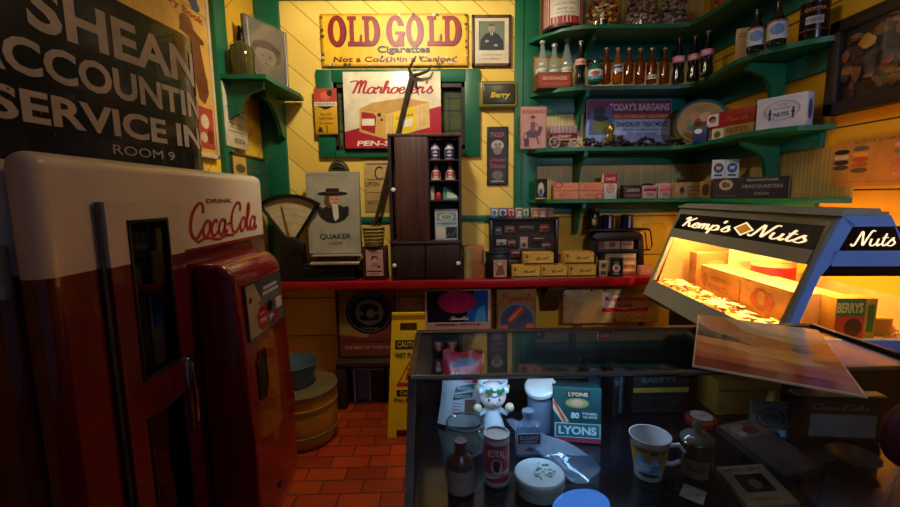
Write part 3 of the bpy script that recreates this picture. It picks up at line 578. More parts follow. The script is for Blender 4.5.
# ----- second shelf
z = SZ['second']
X0, X1, Z0, Z1 = fr(534, 573, 73, 90, 2.74); X0 = .615; Z1 = z+.095
t = Thing('bottle_crate', 'small wooden crate with a red front holding three clear bottles', 'crate', ((X0+X1)/2, 2.82, z))
cw = wood('#8a4a28', '#5a2c18', axis='x'); mb = MB(); mb.box(X0, 2.76, z+.001, X1, 2.772, Z1, cw, .001); mb.art((X0, 2.76, z), (X1-X0, 0, 0), (0, 0, Z1-z), [('r', .05, .15, .95, .85, '#a8492c'), ('r', .1, .4, .9, .46, '#7a2c1c'), ('t', 'BEVERAGES', .5, .62, .7, .2, '#d8b088', .02)]); t.part(mb, 'front_panel')
mb = MB(); mb.box(X0, 2.772, z+.001, X0+.01, 2.90, Z1, cw); mb.box(X1-.01, 2.772, z+.001, X1, 2.90, Z1, cw); mb.box(X0+.01, 2.772, z+.001, X1-.01, 2.89, z+.01, cw); t.part(mb, 'sides')
mb = MB(); mb.box(X0, 2.90, z+.001, X1, 2.91, z+.23, cw, .001); mb.art((X0, 2.90, z), (X1-X0, 0, 0), (0, 0, .23), [('r', .05, .1, .95, .95, '#c8982c'), ('r', .1, .55, .9, .6, '#8a5a18')]); t.part(mb, 'back_panel')
for i, px in enumerate((541, 554, 566.5)):
    P = Vector((hit(px, 80, 'y', 2.825).x, 2.825, z+.011))
    if i == 0: P.x = max(P.x, X0+.042)
    bottle('clear glass bottle with white foot label standing in the red crate, ' + ('left', 'middle', 'right')[i] + ' of three', px, 0, (41, 44, 38)[i], z+.011, 12.5, 'soda', glass('#e8f0ec', 2.2, .16), '#d8d4c4', (.30, .40), '#c8c8c0', 'clear bottles in the crate', [('r', .1, .3, .9, .6, '#a8b0b0')], P=P)
bottle('dark cola bottle with pale red label beside the small crate', 580, 84, 41, z, 10, 'soda', DKG, '#d8a0a0', (.42, .56), '#9a9a98', None, [('s', 'Cola', .5, .5, .6, .3, '#b02030', .35)])
bottle('green glass bottle with blue and white label, shorter than its neighbours', 595, 83.5, 58, z, 13.5, 'squat', mat('#12503c', .12, coat=.5, wear=0), '#d0dcdc', (.12, .5), '#184838', None, [('e', .5, .6, .25, .25, '#b03038'), ('r', 0, 0, 1, .35, '#3a8a9a')])
amb = glass('#b0601e', 1.5, .12)
for i, px in enumerate((605.6, 617, 628, 639.3, 651, 663.6)):
    ex = i == 1
    bottle('amber soda bottle on the second shelf, number %s from the left of six' % ('one', 'two', 'three', 'four', 'five', 'six')[i] if not ex else 'lighter amber bottle with a blue and white label among six amber bottles', px, 83.5, (48, 48, 48.5, 48.5, 48, 48)[i], z, 9.5, 'long', glass('#d88a2a', 1.5, .15) if ex else amb, '#c8ccd0' if ex else ('#d8c8b0' if i == 4 else None), (.3, .5) if ex else (.1, .22), '#b09a78', 'amber soda bottles on the second shelf', [('r', .1, .5, .9, .85, '#2a4a7a')] if ex else [('r', .1, .4, .9, .6, '#8a6a40')])
for i, (px, yb, yt) in enumerate(((677.5, 83.5, 38), (693, 81, 36))):
    bottle('dark cola bottle with pink label in the shelf corner, ' + ('left', 'middle')[i] + ' of three', px, yb, yt, z, 11.5, 'soda', DKG, '#c8788a', (.44, .58), '#4a4444', 'cola bottles in the shelf corner', [('s', 'Cola', .5, .5, .6, .3, '#f0e0e0', .35)])
bottle('dark cola bottle with pink label and grey cap nearest the tan carton', 706, 76.5, 31, z, 12, 'soda', DKG, '#c8788a', (.44, .58), '#8a8888', 'cola bottles in the shelf corner', [('s', 'Cola', .5, .5, .6, .3, '#f0e0e0', .35)])
def fbox(name, label, cat, A, B, z, yt, dep, col, els=(), group=None, side=None, m=None, A3=None, B3=None, endels=None, bev=.0015):
    """box whose lower front corners project to pixels A, B on height z"""
    A = A3 or at(*A, z); B = B3 or at(*B, z); 
    h = yt if A3 else ztop(A_px[0], yt, A) - z
    return obox(name, label, cat, A, B, z, h, dep, col, els, group, side, m, endels, bev)
def obox(name, label, cat, A, B, z, h, dep, col, els=(), group=None, side=None, m=None, endels=None, bev=.0015):
    A = Vector((A[0], A[1], z)); B = Vector((B[0], B[1], z)); U = B-A; n_ = Vector((-U.y, U.x, 0)).normalized()*dep
    w = U.length; M = Matrix.Translation(A) @ Matrix.Rotation(math.atan2(U.y, U.x), 4, 'Z')
    mb = MB(); mb.box(0, 0, 0, w, dep, h, m or mat(col, .5), bev, M=M)
    mb.art(A, U, (0, 0, h), els)
    if side: mb.art(A+n_, -n_, (0, 0, h), side)
    if endels: mb.art(B, n_, (0, 0, h), endels)
    return one(mb, name, label, cat, group, origin=tuple((A+B)/2+n_/2))
def hgt(px, yb, yt, z): P = at(px, yb, z); return ztop(px, yt, P)-z
A = at(712, 70, z); B = Vector((1.66, A.y-.0, z)); 
obox('tall_carton', 'tall tan printed carton standing behind the cola bottles on the second shelf', 'carton', (1.553, 2.33), (1.62, 2.29), z, .185, .06, '#c8a878', [('r', .1, .75, .9, .8, '#a08058'), ('t', 'FINE FOODS', .5, .85, .8, .05, '#8a6a48'), ('r', .1, .6, .9, .61, '#a08058'), ('r', .1, .5, .9, .51, '#a08058'), ('r', .1, .3, .8, .31, '#a08058'), ('r', .1, .2, .8, .21, '#a08058')])
obox('small_box', 'low reddish brown box between the tan carton and the sauce bottles', 'box', (1.56, 2.235), (1.66, 2.18), z, .075, .06, '#6a2c1c')
for i, (px, yb, yt, w) in enumerate(((755, 53.5, 10, 15), (776, 47.5, 2, 16))):
    bottle('dark sauce bottle with white and blue label, ' + ('left', 'right')[i] + ' one beside the black tin', px, yb-1.5, yt, z, w, 'long', DKG, '#b8bcc8', (.12, .55), '#3a3234', 'sauce bottles on the right of the second shelf', [('e', .5, .5, .3, .3, '#5a7ab0'), ('r', 0, .9, 1, 1, '#8a3a3a')], name='sauce_bottle')
P = Vector((1.655, 1.968, z)); r = .052; h = .155
mb = MB(); mb.lathe([(r*.97, 0), (r, .005), (r, h*.93), (r*1.02, h*.94), (r*1.02, h), (r*.94, h), (r*.94, h-.005), (0, h-.005)], mat('#1c1614', .25, .3), 30, c=P)
mb.cylart(P, r, .01, h*.93, math.atan2(-P.y, -P.x), 3.0, [('r', 0, .78, 1, .80, '#8a3020'), ('r', .3, .38, .72, .62, '#9aa0a8'), ('t', 'COFFEE', .5, .85, .5, .08, '#b08a50'), ('r', 0, .2, 1, .23, '#7a2a20'), ('t', 'ROASTED', .5, .5, .36, .1, '#2a2420')])
one(mb, 'round_tin', 'round black tin with a grey label at the right end of the second shelf', 'tin')
# ----- third shelf
z = SZ['third']
pack('picture_book', 'pink toned western picture tin standing at the left end of the third shelf', 'tin', 518, 545, 106.5, 147, 2.79, .035, '#b8807a', [('r', .03, .03, .97, .97, '#c48e84'), ('t', 'BUCKAROO', .5, .88, .9, .09, '#8a2c2c', .03), ('e', .45, .36, .25, .10, '#5a3a48'), ('p', [(.60, .34), (.72, .54), (.86, .52), (.82, .45), (.74, .30)], '#5a3a48'), ('p', [(.24, .34), (.31, .34), (.27, .10), (.21, .12)], '#5a3a48'), ('p', [(.58, .30), (.65, .30), (.74, .12), (.68, .10)], '#5a3a48'), ('l', [(.2, .4), (.12, .34), (.1, .22)], .006, '#5a3a48'), ('p', [(.38, .40), (.36, .62), (.50, .66), (.56, .56), (.52, .40)], '#7a4850'), ('e', .46, .71, .06, .045, '#a8786c'), ('e', .46, .745, .12, .018, '#4a2c38'), ('p', [(.40, .745), (.52, .745), (.50, .79), (.42, .79)], '#4a2c38'), ('l', [(.5, .62), (.62, .58), (.72, .5)], .006, '#7a4850'), ('r', .12, .06, .32, .25, '#5a2440'), ('p', [(.35, .1), (.5, .3), (.75, .28), (.9, .1)], '#a8625c')], z0=z, m=mat('#b8807a', .4)) if 0 else None
X0, X1, _, Z1 = fr(518, 545, 106.5, 147, 2.79); X0 = max(X0, .59)
pack('picture_tin', 'pink toned western picture tin standing at the left end of the third shelf', 'tin', 521, 546.5, 106.5, 147, 2.80, .04, '#b8807a', [('r', .03, .03, .97, .97, '#c48e84'), ('t', 'BUCKAROO', .5, .88, .9, .09, '#8a2c2c', .03), ('e', .45, .36, .25, .10, '#5a3a48'), ('p', [(.60, .34), (.72, .54), (.86, .52), (.82, .45), (.74, .30)], '#5a3a48'), ('p', [(.24, .34), (.31, .34), (.27, .10), (.21, .12)], '#5a3a48'), ('p', [(.58, .30), (.65, .30), (.74, .12), (.68, .10)], '#5a3a48'), ('l', [(.2, .4), (.12, .34), (.1, .22)], .006, '#5a3a48'), ('p', [(.38, .40), (.36, .62), (.50, .66), (.56, .56), (.52, .40)], '#7a4850'), ('e', .46, .71, .06, .045, '#a8786c'), ('e', .46, .745, .12, .018, '#4a2c38'), ('p', [(.40, .745), (.52, .745), (.50, .79), (.42, .79)], '#4a2c38'), ('l', [(.5, .62), (.62, .58), (.72, .5)], .006, '#7a4850'), ('r', .12, .06, .32, .25, '#5a2440')], z0=z)
# toy wagon
x0, x1 = hit(548, 140, 'y', 2.80).x, hit(581, 140, 'y', 2.80).x
t = Thing('toy_wagon', 'toy delivery wagon in maroon and white with spoked wheels', 'toy', ((x0+x1)/2, 2.80, z))
mb = MB(); mb.box(x0+.02, 2.775, z+.045, x1-.03, 2.83, z+.09, mat('#7a1c34', .35), .003); mb.art((x0+.02, 2.775, z+.045), (x1-x0-.05, 0, 0), (0, 0, .045), [('r', .04, .1, .96, .3, '#c8a050'), ('t', 'DAIRY', .5, .65, .5, .4, '#d8b8b0', .03)]); t.part(mb, 'body')
mb = MB(); mb.box(x0+.015, 2.77, z+.09, x1-.03, 2.835, z+.14, mat('#b89aa0', .5), .006, 3)
for k in range(7): xx = x0+.02+k*(x1-x0-.06)/6; mb.box(xx, 2.768, z+.092, xx+.003, 2.77, z+.138, '#7a4a58')
t.part(mb, 'canopy')
for cx_, r in ((x0+.035, .036), (x1-.055, .03)):
    for yy in (2.765, 2.84):
        mb = MB(); ring = [(cx_+r*.9*math.cos(a*PI/10), yy, z+r+r*.9*math.sin(a*PI/10)) for a in range(20)]; mb.tube(ring, .0042, mat('#c8b0b0', .4), 6, closed=True)
        for k in range(4): a = k*PI/4; mb.tube([(cx_-r*.9*math.cos(a), yy, z+r-r*.9*math.sin(a)), (cx_+r*.9*math.cos(a), yy, z+r+r*.9*math.sin(a))], .002, mat('#b89a98', .4), 5)
        t.part(mb, 'wheel')
mb = MB(); mb.tube([(x1-.03, 2.80, z+.04), (x1+.002, 2.80, z+.02), (x1+.004, 2.80, z+.008)], .004, '#b8a8a0'); t.part(mb, 'drawbar')
X0, X1, Z0, Z1 = fr(586, 671, 99.5, 136, 2.88)
panel('bargain_sign', 'purple and blue printed bargain sign standing at the back of the third shelf', 'sign', 586, 671, 99.5, 146, 2.90, .004, '#8a98d0',
      [('r', .01, .58, .99, .98, '#8a2448'), ('t', "TODAY'S BARGAINS", .62, .84, .70, .16, '#e0c8d8', .03), ('r', .3, .58, .99, .70, '#a84038'), ('t', 'SMALL WONDER DAILY ASSORTMENT', .64, .64, .64, .07, '#e8c070'), ('r', .34, .24, .99, .57, '#b0bce8'), ('t', 'DANDRUFF TREATMENT', .66, .47, .6, .11, '#1c2c50', .03), ('t', 'for the scalp and hair', .66, .35, .45, .06, '#4a5a8a'), ('t', 'full size bottle', .66, .27, .35, .06, '#4a5a8a'),
       ('p', [(.03, .25), (.05, .8), (.30, .85), (.32, .25)], '#5a6ab0'), ('e', .15, .75, .07, .12, '#3a2440'), ('r', .08, .3, .26, .6, '#7a7a40'), ('e', .17, .6, .09, .06, '#2a1c34')])
P = Vector((hit(610.5, 136, 'y', 2.83).x, 2.83, z)); h = .13; br_ = mat('#d8b050', .25, .85, wear=.1)
mb = MB(); mb.lathe([(.028, 0), (.03, .012), (.02, .03), (.026, .05), (.03, .07), (.018, .088), (.012, .098), (.02, .11), (.023, .128), (.018, .146), (.006, .158), (0, .16)], br_, 20, c=P); mb.tube([P+Vector((.02, -.0, .09)), P+Vector((.038, 0, .075)), P+Vector((.026, 0, .05))], .005, br_); mb.tube([P+Vector((-.02, 0, .09)), P+Vector((-.036, 0, .07)), P+Vector((-.02, 0, .05))], .005, br_)
one(mb, 'brass_figurine', 'small shiny brass figurine in front of the bargain sign', 'figurine')
mb = MB(); rnd = random.Random(5)
xa, xb = hit(583, 145, 'y', 2.77).x, hit(684, 145, 'y', 2.77).x
for k in range(230):
    u = rnd.random(); hh = .055*(.6+.4*math.sin(u*23)); yy = rnd.uniform(2.74, 2.785); mb.ball((xa+(xb-xa)*u, yy, z+.012+rnd.random()*hh), rnd.uniform(.008, .013), mat(rnd.choice(('#1c1416', '#2a1a1c', '#141014', '#3a2424', '#201a24', '#5a4a4c', '#2c1a14')), .3, wear=0), 1)
one(mb, 'dried_berries', 'long heap of dark dried berries along the front of the third shelf', 'berries', kind='stuff')
# oval tray
c = Vector((1.55, 2.66, z+.137)); 
def tray():
    mb = MB(); rx, rz_ = .150, .135; pts = []
    R = Matrix.Translation((1.595, 2.66, z+rz_+.001)) @ Matrix.Rotation(-.35, 4, 'Z') @ Matrix.Rotation(-.1, 4, 'X')
    n_ = 40; vs = [(0, .008, 0)]; 
    for q, yy in ((.82, .008), (.9, .004), (1, -.010), (1.0, -.014)):
        vs += [(rx*q*math.cos(2*PI*k/n_), yy, rz_*q*math.sin(2*PI*k/n_)) for k in range(n_)]
    fs = [(0, 1+(k+1) % n_, 1+k) for k in range(n_)]
    fs = [f[::-1] for f in fs]
    mb.add(vs, fs, mat('#a87a34', .35, wear=.5, scale=12), R)
    for j in range(3):
        mb.f += [[1+j*n_+k, 1+j*n_+(k+1) % n_, 1+(j+1)*n_+(k+1) % n_, 1+(j+1)*n_+k] for k in range(n_)]; mb.m += [mb.mi(mat('#3a6a7a', .3) if j else mat('#b8924a', .35))]*n_
    e = [('e', .35, .6, .2, .22, '#b8743a'), ('e', .5, .35, .25, .2, '#8a6a3a'), ('e', .3, .35, .12, .1, '#4a5a34'), ('e', .6, .65, .15, .14, '#c89a58'), ('e', .42, .52, .08, .1, '#7a3a24'), ('e', .2, .5, .06, .12, '#6a7a4a')]
    mb.art(R @ Vector((-rx*.75, .006, -rz_*.75)), R.to_3x3() @ Vector((rx*1.5, 0, 0)), R.to_3x3() @ Vector((0, 0, rz_*1.5)), e)
    return mb
one(tray(), 'oval_tray', 'round painted tray with a blue rim and autumn coloured picture', 'tray')
obox('blue_package', 'dark blue package with a white mark in front of the round tray', 'package', (1.487, 2.56), (1.535, 2.50), z, .088, .03, '#1c2c68', [('e', .4, .72, .28, .16, '#d8dce8')])
obox('flat_carton', 'cream and gold printed carton lying under the red box on the third shelf', 'carton', (1.55, 2.475), (1.615, 2.235), z, .068, .08, '#a88a50', [('r', .0, .08, .3, .92, '#d8d4c8'), ('e', .14, .45, .09, .28, '#6a6a30'), ('t', 'NUTTY', .62, .6, .5, .4, '#7a4a20', .03), ('r', .35, .15, .95, .25, '#6a4020'), ('r', 0, 0, 1, .06, '#2a3a6a')])
obox('red_carton', 'long red carton with a white corner patch lying on the cream carton', 'carton', (1.54, 2.52), (1.62, 2.24), z+.0695, .082, .075, '#a81c1c', [('r', .02, .12, .28, .95, '#e0d8d8'), ('e', .14, .6, .08, .22, '#2a3040'), ('e', .16, .5, .06, .14, '#c86a3a'), ('s', 'Peanut', .64, .42, .42, .3, '#d8602c', .3, .3)])
obox('nut_box', 'white carton with red oval border and blue lettering on the third shelf right end', 'carton', (1.54, 2.12), (1.63, 1.935), z, .148, .06, '#c8cad8', [('r', .02, .03, .98, .97, '#d0d2de'), ('o', .52, .55, .36, .30, .05, '#b04858'), ('o', .52, .55, .33, .26, .03, '#8a8aa8'), ('t', 'NUTS', .52, .43, .3, .13, '#1c2c5a', .04), ('t', 'FRESH ROASTED', .52, .62, .34, .05, '#7a6a58'), ('t', 'SALTED', .52, .73, .2, .05, '#7a6a58'), ('r', .27, .28, .31, .62, '#1c2450'), ('r', .25, .45, .33, .5, '#1c2450'), ('r', .73, .28, .77, .62, '#1c2450'), ('r', .71, .45, .79, .5, '#1c2450'), ('l', [(.06, .8), (.2, .9), (.4, .93)], .002, '#a8aac0'), ('l', [(.94, .8), (.8, .9), (.6, .93)], .002, '#a8aac0')], endels=[('e', .5, .5, .3, .3, '#3a4a9a')])
# ----- bottom shelf
z = SZ['bottom']
X0 = .625
P = Vector((hit(541, 190, 'y', 2.80).x, 2.80, z)); h = Zb(179, 541, 2.80)-z
mb = MB(); mb.lathe([(.036, 0), (.040, .004), (.040, h-.004), (.042, h)], mat('#34404a', .3, .3), 26, c=P); mb.cylart(P, .04, .004, h-.004, math.atan2(-P.y, -P.x), 2.6, [('e', .5, .5, .2, .35, '#b8b4a8'), ('e', .5, .66, .1, .12, '#d8c8b0'), ('r', .4, .2, .6, .5, '#3a5a8a'), ('r', .1, 0, .9, .07, '#b8a878')])
one(mb, 'round_tin', 'small round dark tin with a pale figure at the left end of the bottom shelf', 'tin')
for i, (a, b_, c_, d_) in enumerate(((554, 578.7, 190.6, 198.5), (579.1, 603, 190.6, 198.5), (554, 578.7, 182.3, 190.3), (579.1, 603, 182, 190.2))):
    low = i < 2; zz = z if low else z+.0535
    X0, X1, _, _ = fr(a, b_, c_, d_, 2.78); mb = MB(); mb.box(X0, 2.78, zz, X1, 2.86, zz+(.0525), mat('#c87a58', .5), .001)
    mb.art((X0, 2.78, zz), (X1-X0, 0, 0), (0, 0, .0525), [('r', .02, .06, .98, .94, '#d88a64'), ('o', (.2 if i == 2 else .85), (.75 if i == 2 else .3), .17, .42, .3, '#a83030') if i in (1, 2) else ('o', .5, .5, .3, .3, .15, '#b85040'), ('t', 'SUGAR', .6 if i == 2 else .45, .5, .4, .25, '#a84038', .02), ('r', .1, .12, .9, .16, '#a85040')])
    one(mb, 'coral_carton', 'coral printed carton in the two by two stack, ' + ('lower left', 'lower right', 'upper left', 'upper right')[i], 'carton', 'coral cartons stacked on the bottom shelf')
pack('paper_packet', 'upright red and white packet right of the coral cartons', 'packet', 603.6, 617, 174, 198.5, 2.79, .05, '#d8cfc4', [('r', 0, .62, 1, 1, '#a81c28'), ('t', 'OATS', .5, .8, .7, .12, '#e8d8c8', .03), ('o', .5, .4, .3, .16, .2, '#b83a3a'), ('e', .5, .4, .2, .1, '#d8a090')], z0=z)
pack('dark_box', 'low dark box with pale lettering left of the two pink boxes', 'box', 624, 641.5, 185, 198.5, 2.79, .06, '#2c1c20', [('t', 'LEMON', .5, .62, .75, .25, '#c8b8b0', .02), ('r', .05, .1, .95, .35, '#8a4048')], z0=z)
for i, (a, b_, yt) in enumerate(((643, 657, 184), (658.5, 672.5, 184))):
    X0, X1, _, _ = fr(a, b_, yt, 198, 2.78); mb = MB(); mb.box(X0, 2.78, z, X1, 2.85, z+.082, mat('#c8a0a0', .5), .002); mb.art((X0, 2.78, z), (X1-X0, 0, 0), (0, 0, .082), [('r', .05, .55, .95, .78, '#8a3038' if i == 0 else '#c85a5a'), ('t', 'TEA', .5, .3, .5, .25, '#8a3038', .02), ('r', .1, .86, .9, .9, '#8a6060')])
    if i == 0: mb.ball(((X0+X1)/2, 2.815, z+.085), (.04, .03, .014), mat('#2a2224', .4), 2)
    else: mb.prism([(X0+.002, z+.083), (X1-.002, z+.083), (X1-.02, z+.098), (X0+.02, z+.098)], 2.785, 2.845, mat('#d0a8a4', .5), 'y')
    one(mb, 'pink_box', ('small pink box with a dark domed lid on the bottom shelf', 'small pink box with a tapered light lid on the bottom shelf')[i], 'box')
obox('wooden_box', 'light wooden cigar box with a dark diamond mark on the bottom shelf', 'box', (1.462, 2.735), (1.60, 2.60), z, .088, .07, '#a88858', [('p', [(.1, .5), (.18, .8), (.26, .5), (.18, .2)], '#4a2c1c'), ('o', .18, .5, .1, .38, .12, '#5a3a20'), ('t', 'MILD BLEND', .62, .68, .5, .12, '#6a4020'), ('t', 'HAVANA', .62, .45, .5, .12, '#6a4020'), ('r', .35, .2, .9, .25, '#8a6038')], m=wood('#b8966a', '#8a6a40', axis='x')) if 0 else None
X0, X1, _, _ = fr(677, 704, 182, 198, 2.70)
mb = MB(); mb.box(X0, 2.705, z, X1, 2.76, z+.098, wood('#b8966a', '#8a6a40', axis='x'), .0015); mb.art((X0, 2.705, z), (X1-X0, 0, 0), (0, 0, .098), [('r', .03, .05, .97, .95, '#a88a60'), ('p', [(.1, .5), (.2, .8), (.3, .5), (.2, .2)], '#4a2c1c'), ('t', 'MILD BLEND', .66, .72, .5, .12, '#6a4020'), ('t', 'HAVANA', .66, .48, .5, .12, '#6a4020'), ('r', .4, .2, .9, .26, '#8a6038')])
one(mb, 'wooden_box', 'light wooden cigar box with a dark diamond mark on the bottom shelf', 'box')
obox('gold_box', 'small yellow and brown box tucked behind the long dark cigar box', 'box', (1.575, 2.60), (1.64, 2.56), z, .10, .06, '#a87a30', [('e', .4, .5, .25, .35, '#5a2c18')])
obox('cigar_box', 'long dark brown box with pale lettering and a coin emblem on the bottom shelf', 'box', (1.519, 2.385), (1.712, 2.10), z, .108, .02, '#241c22', [('r', .01, .04, .99, .96, '#30262c'), ('e', .19, .66, .10, .26, '#c0a888'), ('e', .17, .66, .04, .16, '#6a4a3a'), ('e', .22, .64, .03, .12, '#7a5a48'), ('t', 'MANUFACTURER', .68, .86, .4, .10, '#c8b8a8', .02), ('t', 'HEADQUARTERS', .68, .55, .52, .2, '#a08a80', .03), ('t', 'CIGAR', .68, .22, .2, .12, '#a08a70'), ('r', .05, .1, .35, .14, '#6a5058')], endels=[('r', .3, .05, .9, .95, '#b8946a')])
t = Thing('display_card', 'white card with a red and a blue round badge above the dark cigar box', 'card', (1.585, 2.44, z))
A_, B_ = Vector((1.548, 2.452, z)), Vector((1.665, 2.395, z)); U = B_-A_; mb = MB(); M = Matrix.Translation(A_) @ Matrix.Rotation(math.atan2(U.y, U.x), 4, 'Z')
mb.box(0, 0, 0, U.length, .006, .215, mat('#c8ccd4', .5), .001, M=M); mb.art(A_, U, (0, 0, .215), [('r', 0, 0, 1, .5, '#4a3028'), ('r', .48, .5, .52, 1, '#a8aab0'), ('e', .25, .78, .19, .13, '#4a2020'), ('e', .75, .78, .19, .13, '#1c2c6a'), ('t', 'W', .25, .78, .2, .1, '#d8c0b8', .03), ('t', 'W', .75, .78, .2, .1, '#d8dce8', .03), ('r', .1, .57, .4, .62, '#3a3038'), ('r', .6, .57, .9, .62, '#2a2c38')]); t.part(mb, 'card_face')
# ----- items on the left corner shelf
z = 2.05
P = Vector((-1.06, 2.47, z)); hb = .19
t = Thing('seltzer_bottle', 'ribbed yellow green glass seltzer bottle with dark siphon head', 'bottle', P)
mb = MB(); sg = glass('#a8a468', 2.2, .20); r = .062; mb.lathe([(r*.9, 0), (r, .01), (r, hb*.72), (r*.8, hb*.88), (r*.4, hb*.97), (r*.3, hb*1.03)], sg, 16)
for k in range(16): a = 2*PI*k/16; mb.tube([(r*math.cos(a), r*math.sin(a), .008), (r*math.cos(a), r*math.sin(a), hb*.72), (r*.82*math.cos(a), r*.82*math.sin(a), hb*.88)], .0022, sg, 5); t.part(mb, 'glass_body', local=True)
mb = MB(); mb.lathe([(.02, hb*1.02), (.023, hb*1.05), (.018, hb*1.2), (.012, hb*1.28), (.014, hb*1.42), (0, hb*1.44)], mat('#2a2622', .3, .6), 14); mb.tube([(0, 0, hb*1.3), (.025, -.03, hb*1.32), (.03, -.04, hb*1.15)], .007, mat('#2a2622', .3, .6)); t.part(mb, 'siphon_head', local=True)
X = [hit(239, 60, 'y', 2.62).x, 0]; za, zb_ = z, hit(240, 8, 'y', 2.55).z
t = Thing('wrapped_print', 'grey clear-wrapped picture of a face with a cap propped on the left corner shelf', 'picture', (-.95, 2.7, z))
A_ = Vector((-1.03, 2.57, z)); B_ = Vector((-.90, 2.86, z)); 
A_ = Vector((hit(247, 72, 'y', 2.56).x, 2.56, z)); B_ = Vector((hit(289, 88, 'y', 2.86).x, 2.86, z)); U = B_-A_; h = .375
M = Matrix.Translation(A_) @ Matrix.Rotation(math.atan2(U.y, U.x), 4, 'Z'); mb = MB(); mb.box(0, 0, 0, U.length, .022, h, mat('#6a645a', .3, wear=.3), .002, M=M)
mb.art(A_, U, (0, 0, h), [('r', .05, .03, .95, .97, '#7c766a'), ('e', .48, .55, .36, .18, '#4e4c46'), ('e', .46, .50, .25, .15, '#968c7c'), ('p', [(.15, .58), (.2, .68), (.5, .74), (.8, .67), (.85, .58), (.5, .62)], '#34363a'), ('e', .38, .5, .03, .015, '#4a4a48'), ('e', .56, .5, .03, .015, '#4a4a48'), ('e', .47, .38, .06, .015, '#6a5a54'), ('r', .1, .25, .9, .265, '#7a756a'), ('r', .15, .1, .85, .2, '#8a7a70')]); t.part(mb, 'print')
mb = MB(); mb.box(-.004, -.004, .002, U.length+.004, -.003, h+.004, glass('#f0f0f0', 1.4, .02, .1), 0, M=M)
for sx in (.02, U.length-.02): mb.tube([(M @ Vector((sx, -.005, .01))), (M @ Vector((sx+.006, -.006, h*.5))), (M @ Vector((sx, -.005, h-.01)))], .0016, glass('#ffffff', 3, .4, .05), 5)
t.part(mb, 'clear_wrap')
#@@COUNTER
CZ = hit(450, 280.5, 'y', 2.70).z
mb = MB(); mb.box(XL+.002, 2.70, CZ-.05, 1.45, YB-.04, CZ, mat('#9c101a', .3, wear=.2), .003); 
one(mb, 'counter_shelf', 'long bright red counter shelf along the back wall', 'shelf')
mb = MB(); mb.prism([(YB-.001, CZ-.052), (2.74, CZ-.052), (2.74, CZ-.08), (2.80, CZ-.12), (2.86, CZ-.2), (2.9, CZ-.26), (YB-.001, CZ-.27)], hit(544, 300, 'y', 2.85).x, hit(560, 300, 'y', 2.85).x, wood('#4a3c20', '#2a2010'), 'x'); one(mb, 'shelf_bracket', 'scrolled dark bracket under the red counter beside the frozen treat poster', 'bracket')
# candy scale
sc = Thing('candy_scale', 'black antique candy scale with cream fan shaped dial', 'scale', (-.78, 2.80, CZ))
blk = mat('#08080a', .42, wear=0)
fx0, fx1, _, fz1 = fr(262.5, 320, 194, 250, 2.76); pz = hit(291, 246, 'y', 2.76); px_ = pz.x; pz = pz.z
def fan(r0, r1, a0, a1, y0, y1, m, mb=None):
    n_ = 14; P_ = [(px_+r1*math.cos(a0+(a1-a0)*k/n_), pz+r1*math.sin(a0+(a1-a0)*k/n_)) for k in range(n_+1)]+[(px_+r0*math.cos(a1+(a0-a1)*k/n_), pz+r0*math.sin(a1+(a0-a1)*k/n_)) for k in range(n_+1)]
    mb = mb or MB(); mb.prism(P_, y0, y1, m, 'y'); return mb
R1 = fz1-pz; A0, A1 = PI/2-.60, PI/2+.62
mb = fan(.03, R1*.93, A0+.05, A1-.05, 2.775, 2.79, mat('#cdb98c', .5, wear=.15)); 
for k in range(23):
    a = A0+.1+(A1-A0-.2)*k/22; r0 = R1*(.82 if k % 2 else .76); mb.add([(px_+r*math.cos(a+s_), 2.7744, pz+r*math.sin(a+s_)) for r, s_ in ((r0, -.003), (R1*.88, -.003), (R1*.88, .003), (r0, .003))], [(0, 1, 2, 3)], mat('#7a6a48', .5))
for q in (.45, .6, .72): 
    for k in range(20):
        a = A0+.1+(A1-A0-.2)*k/20; b2 = a+(A1-A0-.2)/20; mb.add([(px_+r*R1*math.cos(s_), 2.7742, pz+r*R1*math.sin(s_)) for r, s_ in ((q, a), (q, b2), (q+.006, b2), (q+.006, a))], [(0, 1, 2, 3)], mat('#8a7a54', .5))
sc.part(mb, 'dial_face')
mb = fan(R1*.93, R1*1.0, A0-.02, A1+.02, 2.755, 2.80, blk)
for a in (A0, A1): 
    c_, s_ = math.cos(a), math.sin(a); mb.tube([(px_+.03*c_, 2.775, pz+.03*s_), (px_+R1*.97*c_, 2.775, pz+R1*.97*s_)], .011, blk, 8)
sc.part(mb, 'dial_rim')
mb = MB(); a = PI/2+.18; mb.tube([(px_, 2.768, pz), (px_+R1*.8*math.cos(a), 2.768, pz+R1*.8*math.sin(a))], [.007, .003], mat('#a07c3c', .3, .6)); sc.part(mb, 'needle')
mb = MB(); mb.lathe([(.075, -.02), (.08, 0), (.07, .02), (.03, .03), (0, .032)], blk, 28, M=Matrix.Translation((px_+.0, 2.77, pz-.02)) @ Matrix.Rotation(PI/2, 4, 'X')); mb.prism([(px_-.085, CZ+.001), (px_+.085, CZ+.001), (px_+.07, CZ+.1), (px_+.06, pz), (px_-.06, pz), (px_-.07, CZ+.1)], 2.745, 2.86, blk, 'y'); sc.part(mb, 'dial_housing')
bx0, bx1, _, _ = fr(300, 358, 262, 283, 2.75); mb = MB(); mb.box(bx0, 2.76, CZ+.001, bx1-.02, 2.90, CZ+.09, blk, .012, 3); mb.box(bx0-.01, 2.745, CZ+.001, bx1-.01, 2.91, CZ+.02, blk, .005); mb.tube([(px_+.05, 2.80, CZ+.1), (bx1-.05, 2.80, CZ+.1)], .014, blk); sc.part(mb, 'base')
